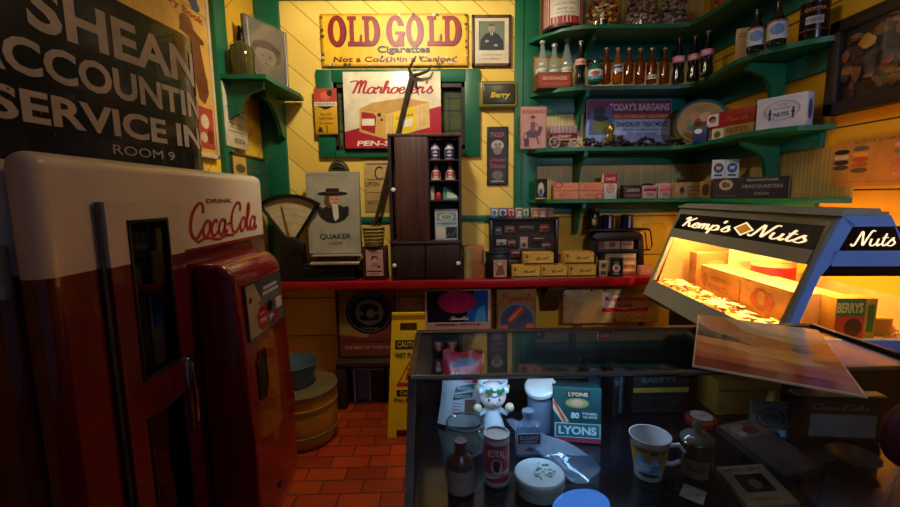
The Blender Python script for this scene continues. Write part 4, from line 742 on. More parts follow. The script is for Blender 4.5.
tx0, tx1, _, _ = fr(309, 359, 250, 262, 2.73); mb = MB(); mb.box(tx0, 2.73, CZ+.105, tx1, 2.91, CZ+.125, mat('#b8b09c', .3, .4), .006, 3); mb.box(tx0+.01, 2.74, CZ+.16, tx1+.01, 2.915, CZ+.168, mat('#c0b8a4', .25, .5), .003)
for xx in (tx0+.04, tx1-.04): mb.tube([(xx, 2.83, CZ+.12), (xx, 2.83, CZ+.165)], .006, blk)
sc.part(mb, 'weighing_platform'); TZ = CZ+.169
# portrait tin on the scale
A_ = hit(309, 248, 'y', 2.80); B_ = hit(361, 248, 'y', 2.80); w_ = B_.x-A_.x; h = hit(330, 171.5, 'y', 2.80).z-TZ-.001
els = [('r', .01, .01, .99, .99, '#aaa48e'), ('e', .50, .54, .30, .165, '#2a2820'), ('e', .50, .60, .22, .14, '#aaa48e'), ('r', .2, .58, .8, .8, '#aaa48e'), ('p', [(.25, .50), (.30, .56), (.42, .60), (.62, .60), (.76, .55), (.80, .48), (.70, .41), (.5, .385), (.35, .42)], '#24221e'),
       ('e', .46, .645, .13, .085, '#6a4a30'), ('e', .53, .66, .095, .08, '#c89878'), ('e', .57, .665, .02, .006, '#3a2418'), ('e', .49, .67, .02, .006, '#3a2418'), ('e', .545, .625, .03, .006, '#8a4a3a'), ('p', [(.48, .61), (.60, .61), (.60, .44), (.53, .40), (.50, .44)], '#d8d4c4'),
       ('e', .50, .735, .29, .028, '#1c1a18'), ('p', [(.36, .735), (.64, .735), (.62, .80), (.38, .80)], '#1c1a18'), ('r', .37, .745, .63, .757, '#4a4438'), ('t', 'QUAKER', .52, .21, .60, .075, '#2c3038', .02), ('t', 'OATS', .52, .13, .26, .03, '#4a4a40', .01), ('l', [(.02, .95), (.3, .97), (.6, .94)], .003, '#8a846c'), ('l', [(.03, .4), (.05, .2), (.04, .05)], .003, '#8a846c')]
mb = MB(); mb.box(0, 0, 0, w_, .06, h, mat('#aaa48e', .55, wear=.35, scale=8), .004); mb.art((0, 0, 0), (w_, 0, 0), (0, 0, h), els)
M = Matrix.Translation((A_.x, 2.80, TZ)) @ Matrix.Rotation(-.03, 4, 'Y'); M = Matrix.Translation((A_.x, 2.80, TZ+.001)); mb.v = [M @ v for v in mb.v]
one(mb, 'portrait_tin', 'pale grey box picturing a man in a wide dark hat, beside the scale dial', 'box')
# arched plaque
c_ = hit(338.5, 174, 'y', YB-.03); mb = MB(); pl = [(c_.x-.10, c_.z-.03)]+[(c_.x-.085+.0*k, c_.z+.005) for k in range(1)]+[(c_.x-.07*math.cos(PI*k/12), c_.z+.005+.085*math.sin(PI*k/12)) for k in range(13)]+[(c_.x+.085, c_.z+.005), (c_.x+.10, c_.z-.03)]
mb.prism(pl, YB-.025, YB-.001, mat('#3a382e', .4, .3), 'y'); mb.tube([(c_.x-.055*math.cos(PI*k/12), YB-.028, c_.z+.01+.065*math.sin(PI*k/12)) for k in range(13)], .004, mat('#6a6450', .4, .4)); mb.tube([(c_.x-.03, YB-.03, c_.z+.04), (c_.x, YB-.032, c_.z+.05), (c_.x+.03, YB-.03, c_.z+.04)], .004, mat('#1c1a16'))
one(mb, 'arched_plaque', 'dark rounded plaque on the wall peeking over the portrait box', 'plaque')
# framed box + basket
pack_x = fr(362.5, 386.5, 247, 282, 2.74)
t = Thing('framed_box', 'dark red wooden box with a pink printed front beside the cabinet', 'box', ((pack_x[0]+pack_x[1])/2, 2.8, CZ)); z1 = pack_x[3]
mb = MB(); mb.box(pack_x[0], 2.75, CZ+.001, pack_x[1], 2.855, z1, wood('#4a1c14', '#2c100c'), .003); t.part(mb, 'box_body')
mb = MB(); a, b_ = pack_x[0]+.022, pack_x[1]-.022; mb.box(a, 2.745, CZ+.03, b_, 2.749, z1-.02, '#c89a90', 0); mb.art((a, 2.745, CZ+.03), (b_-a, 0, 0), (0, 0, z1-CZ-.05), [('r', .05, .2, .95, .95, '#c8988c'), ('e', .5, .68, .2, .1, '#4a3a3c'), ('e', .52, .62, .12, .08, '#d8b0a0'), ('p', [(.25, .35), (.4, .52), (.65, .52), (.8, .35)], '#b07a78'), ('e', .75, .36, .08, .05, '#2a2022'), ('r', .05, .16, .95, .2, '#2a2022'), ('t', 'COCOA', .5, .88, .6, .06, '#9a5a50'), ('t', 'SWEET', .5, .08, .6, .06, '#8a4a40')]); t.part(mb, 'printed_front', label='pink printed front')
mb = MB(); bc = ((pack_x[0]+pack_x[1])/2-.005, 2.785, z1+.001); 
mb.lathe([(.056, 0), (.062, .01), (.070, .12), (.074, .125), (.068, .127), (.060, .02), (0, .012)], mat('#a8923a', .7, wear=.5, scale=40, bump=.5), 24, c=bc)
for k in range(6): mb.tube([(bc[0]+(.058+.014*(k/5))*1.01*math.cos(a*PI/12), bc[1]+(.059+.014*(k/5))*math.sin(a*PI/12), bc[2]+.01+k*.022+.003*(a % 2)) for a in range(24)], .0035, mat('#b8a048', .7), 5, closed=True)
one(mb, 'woven_basket', 'small yellowish woven basket on top of the red framed box', 'basket')
# stick with antler like fork
P0 = hit(371, 240, 'y', 2.88); P1 = hit(412, 76, 'y', 2.88); D = P1-P0; base = P0+D*((CZ+.002-P0.z)/D.z)
mb = MB(); sw = wood('#3a2a1c', '#1c120c', .7); pts = [base+(P1-base)*(k/8)+Vector((random.uniform(-.004, .004), 0, 0)) for k in range(9)]; mb.tube(pts, [.013, .012, .012, .013, .013, .014, .015, .016, .018], sw)
mb.tube([P1, hit(409, 68, 'y', 2.87), hit(414, 60, 'y', 2.86), hit(416, 56, 'y', 2.86)], [.015, .009, .007, .004], sw); mb.tube([P1, hit(420, 74, 'y', 2.86), hit(428, 71, 'y', 2.85), hit(431, 65, 'y', 2.85)], [.015, .010, .008, .005], sw); mb.tube([P1, hit(416, 82, 'y', 2.86), hit(417, 88, 'y', 2.86)], [.012, .008, .004], sw); mb.ball(P1, (.02, .015, .02), sw, 2, jit=.15)
one(mb, 'forked_stick', 'long dark forked branch leaning in front of the cream meat sign', 'branch')
# cabinet
cx0, cx1, _, cz1 = fr(388.8, 461.5, 133.5, 242, 2.72); mz = hit(420, 242, 'y', 2.72).z; dx = hit(428.5, 190, 'y', 2.72).x
cab = Thing('wooden_cabinet', 'tall dark brown wooden wall cabinet with open cubbyholes and white knobs', 'cabinet', ((cx0+cx1)/2, 2.79, CZ)); W = wood('#5c3a30', '#3a231e', .45); WD = wood('#382220', '#221415', .5)
mb = MB(); yb2 = 2.865
mb.box(cx0, 2.72, CZ+.001, cx0+.02, yb2, cz1, WD); mb.box(cx1-.015, 2.72, CZ+.001, cx1, yb2, cz1, WD); mb.box(cx0, 2.715, cz1-.018, cx1, yb2, cz1, W, .002); mb.box(cx0-.003, 2.71, mz-.012, cx1+.003, yb2, mz+.006, wood('#5a3a30', '#3a221c', axis='x'), .002); mb.box(cx0+.02, yb2-.01, CZ, cx1-.015, yb2, cz1-.02, WD); mb.box(cx0+.02, 2.72, CZ+.001, cx1-.015, yb2, CZ+.014, WD); mb.box(dx-.006, 2.722, mz, dx+.006, yb2-.01, cz1-.02, WD); cab.part(mb, 'body')
zs = [hit(445, y, 'y', 2.725).z for y in (160, 180.5, 200.5)]
for zz in zs: mb = MB(); mb.box(dx+.006, 2.725, zz-.006, cx1-.015, yb2-.01, zz+.004, WD, .001); cab.part(mb, 'shelf')
def knob(M_, par):
    mb = MB(); mb.lathe([(.004, 0), (.005, .006), (.013, .012), (.014, .018), (.009, .024), (0, .025)], mat('#e8e4e0', .25, wear=.05), 16, M=M_ @ Matrix.Rotation(PI/2, 4, 'X')); return cab.part(mb, 'knob', parent=par, label='round white knob')
mb = MB(); d0 = hit(395.5, 190, 'y', 2.72).x; mb.box(d0, 2.716, mz+.008, dx-.004, 2.728, cz1-.02, W, .002)
ob = cab.part(mb, 'door'); knob(Matrix.Translation((hit(393.5, 190, 'y', 2.716).x, 2.716, hit(394, 190, 'y', 2.716).z)), ob)
mxx = (cx0+cx1)/2-.005
for a, b_, kx, ky in ((cx0+.022, mxx-.003, 394.8, 265.2), (mxx+.003, cx1-.017, 458.3, 263)):
    mb = MB(); mb.box(a, 2.716, CZ+.016, b_, 2.728, mz-.014, WD, .002); ob = cab.part(mb, 'door'); K = hit(kx, ky, 'y', 2.716); knob(Matrix.Translation((K.x, 2.716, K.z)), ob)
# cubby contents
nz = [zs[0]+.0045, zs[1]+.0045, zs[2]+.0045, mz+.0065]
def pump(px, zb, yt, body, lab, top, label, grp, kind):
    P = Vector((hit(px, 150, 'y', 2.78).x, 2.78, zb)); h = hit(px, yt, 'y', 2.78).z-zb
    t = Thing(kind, label, 'bottle', P, grp); r = .030
    mb = MB()
    if kind == 'pump_bottle': mb.lathe([(r*.9, 0), (r, .005), (r, h*.5), (r*.7, h*.68), (r*.35, h*.74), (r*.3, h*.78)], mat(body, .4), 20)
    else: mb.lathe([(r*1.05, 0), (r*1.1, .006), (r*.95, h*.45), (r*.45, h*.62), (r*.4, h*.75)], mat(body, .4), 20)
    t.part(mb, 'body', local=True); mb = MB(); mb.cylart((0, 0, 0), r*1.05, h*.08, h*.46, math.atan2(-P.y, -P.x), 2.0, [('r', 0, 0, 1, 1, lab), ('e', .5, .5, .3, .35, body), ('r', .2, .4, .8, .6, lab)]); t.part(mb, 'label', local=True)
    mb = MB(); mb.lathe([(r*.4, h*.74), (r*.45, h*.8), (r*.25, h*.86), (r*.22, h*.95)], mat(top, .4), 14); mb.box(-.02, -.009, h*.92, .012, .009, h, mat(top, .4), .003); t.part(mb, 'pump_head', local=True)
for i, px in enumerate((435, 449.3)): pump(px, nz[0], 137.5, '#c8c4dc', '#2a2c6a', '#2a2c50', 'lavender and navy pump bottle in the top cubbyhole, ' + ('left', 'right')[i] + ' one', 'pump bottles in the top cubbyhole', 'pump_bottle')
for i, px in enumerate((435.5, 450)): pump(px, nz[1], 162, '#d8d0c8', '#b02438', '#c8243c', 'white and red spray bottle in the second cubbyhole, ' + ('left', 'right')[i] + ' one', 'spray bottles in the second cubbyhole', 'spray_bottle')
P = hit(432, 195, 'y', 2.78); mb = MB(); mb.lathe([(.017, 0), (.018, .004), (.018, .075), (.012, .085), (.012, .09)], '#d8d4cc', 18, c=(P.x, 2.78, nz[2])); one(mb, 'white_jar', 'slim white jar in the third cubbyhole', 'jar')
P = hit(438.5, 195, 'y', 2.78); mb = MB(); mb.lathe([(.02, 0), (.022, .004), (.018, .04), (.010, .05)], '#b8202c', 18, c=(P.x, 2.775, nz[2])); one(mb, 'red_jar', 'small red jar in the middle of the third cubbyhole', 'jar')
P = hit(450, 195, 'y', 2.78); mb = MB(); mb.prism([(P.x-.045, nz[2]), (P.x+.05, nz[2]), (P.x+.05, nz[2]+.02), (P.x-.03, nz[2]+.085), (P.x-.045, nz[2]+.07)], 2.765, 2.81, mat('#4aa890', .4), 'y'); mb.add([(P.x-.02, 2.7640, nz[2]+.01), (P.x+.045, 2.7640, nz[2]+.01), (P.x+.045, 2.7640, nz[2]+.022), (P.x-.02, 2.7640, nz[2]+.055)], [(0, 1, 2, 3)], mat('#d8dcd8', .4)); one(mb, 'soap_packet', 'slanted green and white packet in the third cubbyhole', 'packet')
X0, X1, _, Z1 = fr(435, 458, 209, 240, 2.76); mb = MB(); X1 = min(X1, cx1-.022); mb.box(X0, 2.76, nz[3], X1, 2.79, Z1, mat('#c8ccd0', .4), .002); mb.art((X0, 2.76, nz[3]), (X1-X0, 0, 0), (0, 0, Z1-nz[3]), [('r', .04, .04, .96, .96, '#b8c4c8'), ('r', .08, .62, .92, .88, '#8a9a98'), ('o', .5, .74, .3, .1, .2, '#e0e4e4'), ('r', .06, .06, .42, .42, '#d8d8d0'), ('r', .48, .06, .95, .42, '#2a2c34'), ('l', [(.5, .1), (.6, .2), (.75, .15), (.9, .35)], .004, '#8a8c90'), ('r', .08, .5, .92, .57, '#5aa0c0')]); one(mb, 'postcard_box', 'pale blue grey picture box in the lowest cubbyhole', 'box')
# carton, tin
A_ = hit(464, 280, 'y', 2.76); mb = MB()
obox('paper_carton', 'worn tan carton standing right of the cabinet', 'carton', (hit(463.8, 270, 'y', 2.76).x, 2.76), (hit(484.5, 270, 'y', 2.76).x, 2.76), CZ+.001, hit(470, 247, 'y', 2.76).z-CZ, .12, '#a86a3c', [('r', .0, .0, .38, 1, '#9a8a4c'), ('r', .15, 0, .25, 1, '#b09c5a'), ('r', .38, .48, 1, .5, '#7a4a28'), ('r', .85, .4, 1, .9, '#7a5030')])
X0, X1, _, Z1 = fr(486.5, 508.5, 253, 281, 2.735); mb = MB(); mb.box(X0, 2.735, CZ+.001, X1, 2.81, Z1, mat('#1c1a18', .3, .3), .004); mb.box(X0-.003, 2.732, Z1-.012, X1+.003, 2.813, Z1+.004, mat('#141212', .3, .3), .003); mb.art((X0, 2.735, CZ), (X1-X0, 0, 0), (0, 0, Z1-CZ), [('r', .32, .06, .92, .74, '#c09078'), ('p', [(.4, .1), (.5, .4), (.6, .6), (.75, .45), (.85, .15)], '#8a4a30'), ('e', .6, .58, .09, .07, '#e0b890'), ('l', [(.4, .62), (.6, .45), (.85, .65)], .003, '#4a3020')]); one(mb, 'black_tin', 'black tea tin with a pink picture panel in front of the shadow frame', 'tin')
# shadow frame with matchboxes on top
X0, X1, _, Z1 = fr(489.5, 558.5, 217.5, 281, 2.84)
t = Thing('packet_showcase', 'dark framed case of old packets standing behind the yellow cigar boxes', 'showcase', ((X0+X1)/2, 2.86, CZ))
mf = MB(); fw = .022
for a in ((X0, CZ+.001, X0+fw, Z1), (X1-fw, CZ+.001, X1, Z1), (X0, Z1-.018, X1, Z1), (X0, CZ+.001, X1, CZ+fw)): mf.box(a[0], 2.84, a[1], a[2], 2.90, a[3], mat('#14161c', .3), .003)
t.part(mf, 'frame'); mb = MB(); mb.box(X0+.01, 2.885, CZ+.01, X1-.01, 2.899, Z1-.01, mat('#2a2624', .7)); t.part(mb, 'backing')
rnd = random.Random(11); w_ = X1-X0-2*fw; h_ = Z1-CZ
for (u, v, a, b_, c1) in ((.05, .70, .1, .14, '#5a6470'), (.2, .74, .16, .12, '#7a5a50'), (.42, .78, .26, .08, '#54504c'), (.76, .74, .16, .14, '#9a3420'), (.07, .52, .16, .1, '#a8b0b0'), (.25, .5, .13, .11, '#8a4850'), (.45, .46, .13, .2, '#a8988c'), (.66, .58, .18, .08, '#4a3034'), (.8, .45, .15, .1, '#7a3a2c'), (.3, .3, .16, .14, '#7a3024'), (.05, .3, .2, .12, '#4a5a50'), (.6, .32, .3, .1, '#3a3c34')):
    mb = MB(); x = X0+fw+u*w_; zz = CZ+v*h_; mb.box(x, 2.876, zz, x+a*w_, 2.884, zz+b_*h_, mat(c1, .5), .001); mb.art((x, 2.876, zz), (a*w_, 0, 0), (0, 0, b_*h_), [('r', .1, .55, .9, .7, '#c8b8a0'), ('e', .5, .3, .2, .15, '#2a2020')], off0=.0004); t.part(mb, 'mounted_packet')
g = MB(); g.box(X0+fw, 2.85, CZ+fw, X1-fw, 2.853, Z1-.018, glass(refl=1.2)); t.part(g, 'glass')
for i, (a, b_, c1, c2) in enumerate(((491, 498, '#4a78b0', '#d8d8d0'), (499, 507, '#2a3a70', '#c8d0d8'), (508, 514.5, '#a82430', '#d8c8c0'), (516, 522.3, '#d0ccc4', '#a83030'), (523, 529, '#5a8a5a', '#c8d0b8'), (531.5, 539.3, '#b89a70', '#8a4a30'), (540.3, 546.3, '#c8c0ac', '#a84030'), (547.3, 553.5, '#a08a70', '#6a5a50'))):
    pack('match_box', 'small %s packet on top of the dark shadow frame, %s from the left' % (('blue and white', 'navy', 'red', 'white', 'green', 'tan', 'cream', 'brownish')[i], ('first', 'second', 'third', 'fourth', 'fifth', 'sixth', 'seventh', 'last')[i]), 'packet', a, b_, 208, 217, 2.845, .03, c1, [('r', .1, .1, .9, .9, c2), ('e', .5, .5, .3, .25, c1), ('r', .1, .1, .9, .25, c1)], z0=Z1+.0008, group='packets on the shadow frame', bev=.001)
# yellow cigar boxes
ce = [('r', .02, .22, .98, .97, '#dfae44'), ('r', .02, .08, .98, .2, '#3a2c14'), ('r', .02, .02, .98, .07, '#c89a3c'), ('r', .03, .25, .14, .95, '#c8963a'), ('e', .10, .72, .05, .14, '#8a3c24'), ('s', 'Muriel'.replace('M', 'M'), .6, .56, .42, .2, '#7a4420', .3, .35, .1), ('l', [(.2, .3), (.22, .6), (.18, .9)], .002, '#8a5a24')]
cbz = None
for i, (a, b_, yt, yb2_, lv) in enumerate(((512.3, 540.5, 266, 280, 0), (541.3, 567.5, 265.5, 280, 0), (568.5, 596, 264.5, 279.5, 0), (524.5, 554, 251.5, 264.5, 1), (565, 594.5, 251, 264, 1))):
    X0, X1, _, _ = fr(a, b_, yt, yb2_, 2.72); hh = .082; zz = CZ+.001+lv*(hh+.001); mb = MB(); yy = 2.72+.006*lv; mb.box(X0, yy, zz, X1, yy+.09, zz+hh, mat('#c8962f', .5), .0015); mb.art((X0, yy, zz), (X1-X0, 0, 0), (0, 0, hh), ce)
    one(mb, 'cigar_carton', 'yellow cigar carton on the red counter, ' + ('left of the bottom row', 'middle of the bottom row', 'right of the bottom row', 'left one of the top pair', 'right one of the top pair')[i], 'carton', 'yellow cigar cartons')
# black rack
X0, X1, _, Z1 = fr(589, 645, 229, 280, 2.80); ir = mat('#1a1412', .45, .3)
t = Thing('display_rack', 'black metal counter rack holding small printed cards', 'rack', ((X0+X1)/2, 2.83, CZ)); mb = MB()
mb.box(X0-.005, 2.80, Z1-.012, X1+.03, 2.92, Z1, ir, .003); t.part(mb, 'top_shelf')
mb = MB(); o1 = hit(600, 250, 'y', 2.80).x; o2 = hit(638, 250, 'y', 2.80).x; zA, zB_ = hit(620, 240, 'y', 2.80).z, hit(620, 250, 'y', 2.80).z
mb.prism([(X0+.01, CZ+.001), (X0+.045, CZ+.001), (X0+.055, zA), (X0+.02, Z1-.05), (X0+.01, zA)], 2.80, 2.90, ir, 'y'); mb.prism([(X1-.045, zA), (X1-.015, zA), (X1, CZ+.001), (X1-.03, CZ+.001)], 2.80, 2.90, ir, 'y'); mb.prism([(X0+.01, zA), (X1-.015, zA), (X1-.02, Z1-.04), (X1-.05, Z1-.022), (X0+.05, Z1-.022), (X0+.02, Z1-.05)], 2.80, 2.90, ir, 'y', bev=.002); mb.box(X0+.03, 2.80, zB_-.02, X1-.03, 2.90, zB_, ir, .002); t.part(mb, 'frame')
mb = MB(); mb.tube([(X1-.02, 2.86, zB_-.01), (X1+.06, 2.86, zB_-.01), (X1+.075, 2.86, zB_+.02), (X1+.06, 2.86, Z1-.03), (X1+.05, 2.86, Z1-.014)], .005, ir); t.part(mb, 'side_hook')
mb = MB(); mb.box(o1+.005, 2.85, zB_+.001, o2-.01, 2.86, zA-.004, mat('#b89880', .5)); mb.art((o1+.005, 2.85, zB_), (o2-o1-.015, 0, 0), (0, 0, zA-zB_-.004), [('r', .0, .1, .18, .9, '#8a4a38'), ('e', .4, .5, .1, .3, '#7a3a2c'), ('r', .62, 0, .66, 1, '#2a1c18'), ('r', .7, .4, .95, .6, '#8a5a48')]); one(mb, 'picture_card', 'pale picture card behind the upper opening of the black rack', 'card')
X0b, X1b, _, _ = fr(604, 637, 254, 279, 2.81)
for i in range(3):
    mb = MB(); z0b = CZ+.001+i*.047; mb.box(X0b+.004*i, 2.815, z0b, X1b-.003*i, 2.89, z0b+.046, mat(('#b87a50', '#c08a5a', '#b8986c')[i], .6), .002); mb.art((X0b+.004*i, 2.815, z0b), (X1b-X0b-.007*i, 0, 0), (0, 0, .046), [('r', .3, .1, .95, .3, '#8a5030'), ('r', .55, .5, .95, .75, '#d8b890')]); one(mb, 'small_carton', 'small tan carton inside the black rack, ' + ('bottom', 'middle', 'top')[i] + ' of the stack', 'carton', 'tan cartons in the rack')
P = Vector((hit(616, 279, 'y', 2.765).x, 2.765, CZ+.001)); r = .042; h = hit(616, 258, 'y', 2.765).z-CZ
mb = MB(); mb.lathe([(r, 0), (r, h*.95), (r*1.03, h*.96), (r*1.03, h), (0, h)], mat('#12241c', .3), 28, c=P); mb.cylart(P, r, .01, h*.9, math.atan2(-P.y, -P.x), 2.2, [('e', .5, .48, .27, .26, '#c8b8a0'), ('e', .5, .48, .14, .15, '#b83a2c'), ('t', 'PIPE', .5, .85, .3, .12, '#b8a888'), ('t', 'BLEND', .5, .12, .4, .1, '#b8a888')]); one(mb, 'green_tin', 'round dark green tin with a cream and red emblem in front of the rack', 'tin')
pack('spice_box', 'small cream box with dark figures left of the dark green tin', 'box', 599.5, 607.5, 261, 279.5, 2.75, .03, '#c8b088', [('r', .1, .5, .9, .9, '#a88850'), ('e', .5, .7, .25, .12, '#3a2c1c'), ('r', .15, .1, .85, .35, '#5a4428')], z0=CZ+.001)
RZ = Z1+.0008
P = Vector((hit(593.5, 228, 'y', 2.85).x, 2.85, RZ)); mb = MB(); r = .038; mb.lathe([(r*.9, 0), (r, .006), (r, .1), (r*.8, .115), (r*.85, .117), (r*.85, .135), (0, .137)], mat('#1c1612', .2), 24, c=P); mb.cylart(P, r, .015, .09, math.atan2(-P.y, -P.x), 1.8, [('e', .55, .4, .22, .3, '#a88a50'), ('e', .5, .55, .15, .18, '#d8c8a0')]); one(mb, 'dark_jar', 'dark jar with a faded gold label on the black rack', 'jar')
for i, px in enumerate((607, 626.5)):
    P = Vector((hit(px, 228, 'y', 2.85).x, 2.85, RZ)); r = .041; mb = MB(); nv = mat('#141c48', .15, wear=.1, coat=.5)
    mb.lathe([(r*.9, 0), (r, .006), (r, .086), (r*1.04, .09), (r*.96, .09), (r*.93, .01), (0, .008)], nv, 28, c=P); mb.cylart(P, r, .005, .084, math.atan2(-P.y, -P.x)+.45, .35, [('r', 0, 0, 1, 1, '#a8b0cc')]); 
    one(mb, 'navy_cup', 'navy blue tin cup on the black rack, ' + ('left', 'right')[i] + ' one', 'cup', 'navy cups on the rack')
pack('pink_card_box', 'small salmon box at the right end of the red counter by the nut case', 'box', 640.5, 652, 266, 279, 2.76, .05, '#d8826a', [('r', .1, .3, .9, .7, '#e09a80')], z0=CZ+.001)
# ----- below the counter
t = Thing('low_bench', 'low dark wooden bench against the back wall under the counter', 'bench', (-.5, 2.8, 0)); bz = hit(360, 363, 'y', 2.72).z; bx0, bx1 = hit(336, 375, 'y', 2.72).x, .45
bw = wood('#3c2014', '#22110a', .6, 'x'); mb = MB(); mb.box(bx0, 2.72, bz-.03, bx1, 2.93, bz, bw, .003); t.part(mb, 'top_board')
for xx in (bx0, hit(388, 375, 'y', 2.72).x, bx1-.06): mb = MB(); mb.box(xx, 2.725, .001, xx+.06, 2.93, bz-.031, wood('#3c2014', '#22110a', .6), .003); t.part(mb, 'leg')
X0, X1, Z0, Z1 = fr(353.5, 384, 367.5, 391, 2.83); t = Thing('ledger_box', 'pale framed grey box in the recess under the low bench', 'box', ((X0+X1)/2, 2.85, 0)); mb = MB(); mb.box(X0, 2.83, .002, X1, 2.90, Z1, mat('#3a3c44', .5), .002); mb.art((X0, 2.83, 0), (X1-X0, 0, 0), (0, 0, Z1), [('r', .12, .08, .5, .9, '#5a6068'), ('r', .56, .08, 1, .92, '#14141a')]); t.part(mb, 'body')
mb = MB()
for a in ((X0, .003, X0+.015, Z1), (X0+(X1-X0)*.52, .003, X0+(X1-X0)*.56, Z1), (X0, Z1-.015, X1, Z1)): mb.box(a[0], 2.82, a[1], a[2], 2.829, a[3], mat('#a8a89c', .5), .001)
t.part(mb, 'frame')
# round emblem poster standing on the bench
X0, X1, _, Z1 = fr(336.5, 396, 288, 363, 2.80)
els = [('r', 0, 0, 1, 1, '#3a2418'), ('r', .05, .04, .97, .98, '#7a3428'), ('p', [(.05, .98), (.05, .25), (.3, .3), (.5, .36), (.62, .5), (.6, .98)], '#8a6a30'), ('r', .05, .04, .97, .40, '#7a3a30'), ('p', [(.05, .35), (.5, .30), (.62, .42), (.6, .6), (.05, .6)], '#9a7a38'),
       ('e', .56, .66, .40, .31, '#16181c'), ('o', .56, .66, .36, .28, .03, '#6a6a60'), ('e', .56, .66, .24, .18, '#6a7078'), ('e', .56, .71, .16, .07, '#1c1c20'), ('p', [(.38, .58), (.48, .66), (.6, .68), (.74, .6), (.7, .55), (.45, .54)], '#1c2028'), ('e', .58, .64, .08, .06, '#7a7a50'), ('t', 'REGULAR SIZE', .56, .9, .36, .035, '#6a6a60'), ('t', 'CIGAR', .56, .43, .3, .03, '#6a6a60'), ('t', 'THE BEST OF THEM ALL', .52, .16, .8, .045, '#c8a080', .01), ('r', .05, .24, .97, .25, '#4a1c18'), ('r', .05, .28, .97, .285, '#4a1c18')]
mb = MB(); mb.box(X0, 2.80, bz+.001, X1, 2.815, Z1, mat('#3a2418', .4)); mb.art((X0, 2.80, bz), (X1-X0, 0, 0), (0, 0, Z1-bz), els, rough=.25); one(mb, 'emblem_poster', 'reddish poster with a big round dark emblem standing on the low bench', 'poster')
X0, X1, _, Z1 = fr(425, 491, 291, 331.5, 2.76)
X0 += 0; zb_ = hit(450, 331.5, 'y', 2.76).z
els = [('r', .02, .10, .97, 1, '#d8b8a8'), ('r', .03, .13, .955, 1, '#10142c'), ('p', [(.6, .13), (.955, .13), (.955, 1), (.75, 1), (.65, .5)], '#2458a8'), ('p', [(.74, .13), (.93, .13), (.90, .6), (.80, .5)], '#4a90d8'), ('e', .48, .70, .29, .32, '#a02458'), ('e', .46, .72, .24, .26, '#b83068'), ('s', 'Smile', .50, .24, .30, .085, '#e8d0d8', .3, .3), ('t', 'REFRESH WITH A', .50, .065, .68, .07, '#5a2030', .03)]  # brighter blue shapes on the right are a reflection painted into the poster
mb = MB(); mb.box(X0, 2.76, bz+.001, X1, 2.775, .795, mat('#c8a090', .4), .001); zq = hit(450, 327, 'y', 2.76).z; mb.art((X0, 2.76, zq), (X1-X0, 0, 0), (0, 0, .79-zq), els, rough=.2); one(mb, 'soda_poster', 'dark blue poster with a magenta disc and the words REFRESH WITH A', 'poster')
X0, X1, _, _ = fr(496.5, 536, 292, 331.5, 2.80)
els = [('r', .04, 0, .96, 1, '#a87a38'), ('e', .52, .20, .46, .46, '#7a8a9a'), ('e', .52, .18, .42, .42, '#4a5670'), ('s', 'Popsicle', .52, .80, .80, .18, '#a82c24', .28, .3), ('p', [(.26, .22), (.36, .12), (.74, .46), (.64, .58), (.55, .56)], '#c8442c'), ('p', [(.30, .24), (.62, .54), (.66, .50), (.36, .18)], '#e08a60'), ('e', .22, .04, .08, .06, '#d86a50'), ('e', .84, .06, .1, .07, '#c86048')]
mb = MB(); mb.box(X0, 2.80, bz+.001, X1, 2.812, .79, mat('#8a6a34', .4), .001); mb.art((X0, 2.80, zb_), (X1-X0, 0, 0), (0, 0, .785-zb_), els); one(mb, 'frozen_treat_poster', 'tan poster of an orange ice pop on a blue circle below the counter', 'poster')
# royal crown sign
X0, X1, Z0, Z1 = fr(563, 660, 289, 323.5, 2.86)
els = [('r', .01, .03, .99, .97, '#d8c08c'), ('r', .40, .34, .88, .90, '#ead8c0'), ('r', .40, .34, .88, .46, '#b81c34'), ('p', [(.40, .46), (.50, .46), (.64, .40), (.78, .46), (.88, .46), (.88, .50), (.40, .50)], '#ead8c0'), ('p', [(.40, .47), (.40, .34), (.88, .34), (.88, .47), (.64, .37)], '#b81c34'), ('t', 'Royal Crown', .64, .70, .42, .16, '#b81c34', .04), ('t', 'Cola', .64, .53, .15, .12, '#b81c34', .02), ('t', 'BEST BY TASTE-TEST', .66, .85, .3, .05, '#2c1c18', .01), ('r', .12, .80, .36, .9, '#c8b080'), ('o', .64, .62, .245, .30, .012, '#ead8c0')]
for _ in range(34):
    x, y = random.choice(((random.uniform(.01, .99), random.uniform(.0, .06)), (random.uniform(0, .03), random.uniform(0, 1)), (random.uniform(.01, .5), random.uniform(.94, 1)), (random.uniform(.3, .9), random.uniform(.1, .25)))); els.append(('e', x, y, random.uniform(.002, .01), random.uniform(.008, .03), random.choice(('#3a2418', '#6a4424', '#2a1c14'))))
mb = MB(); mb.box(X0, 2.86, Z0, X1, 2.885, Z1, mat('#caa868', .35, wear=.35), .012, 3); mb.art((X0, 2.86, Z0), (X1-X0, 0, 0), (0, 0, Z1-Z0), els[1:], rough=.25); 
mb.box(X0+.1, 2.87, bz+.002, X0+.14, 2.88, Z0+.01, '#5a4424'); mb.box(X1-.14, 2.87, .002, X1-.1, 2.88, Z0+.01, '#5a4424'); mb.box(.0, 0, 0, .0001, .0001, .0001, '#5a4424') if 0 else None
one(mb, 'enamel_sign', 'chipped cream enamel cola sign with a red banner under the counter', 'sign')
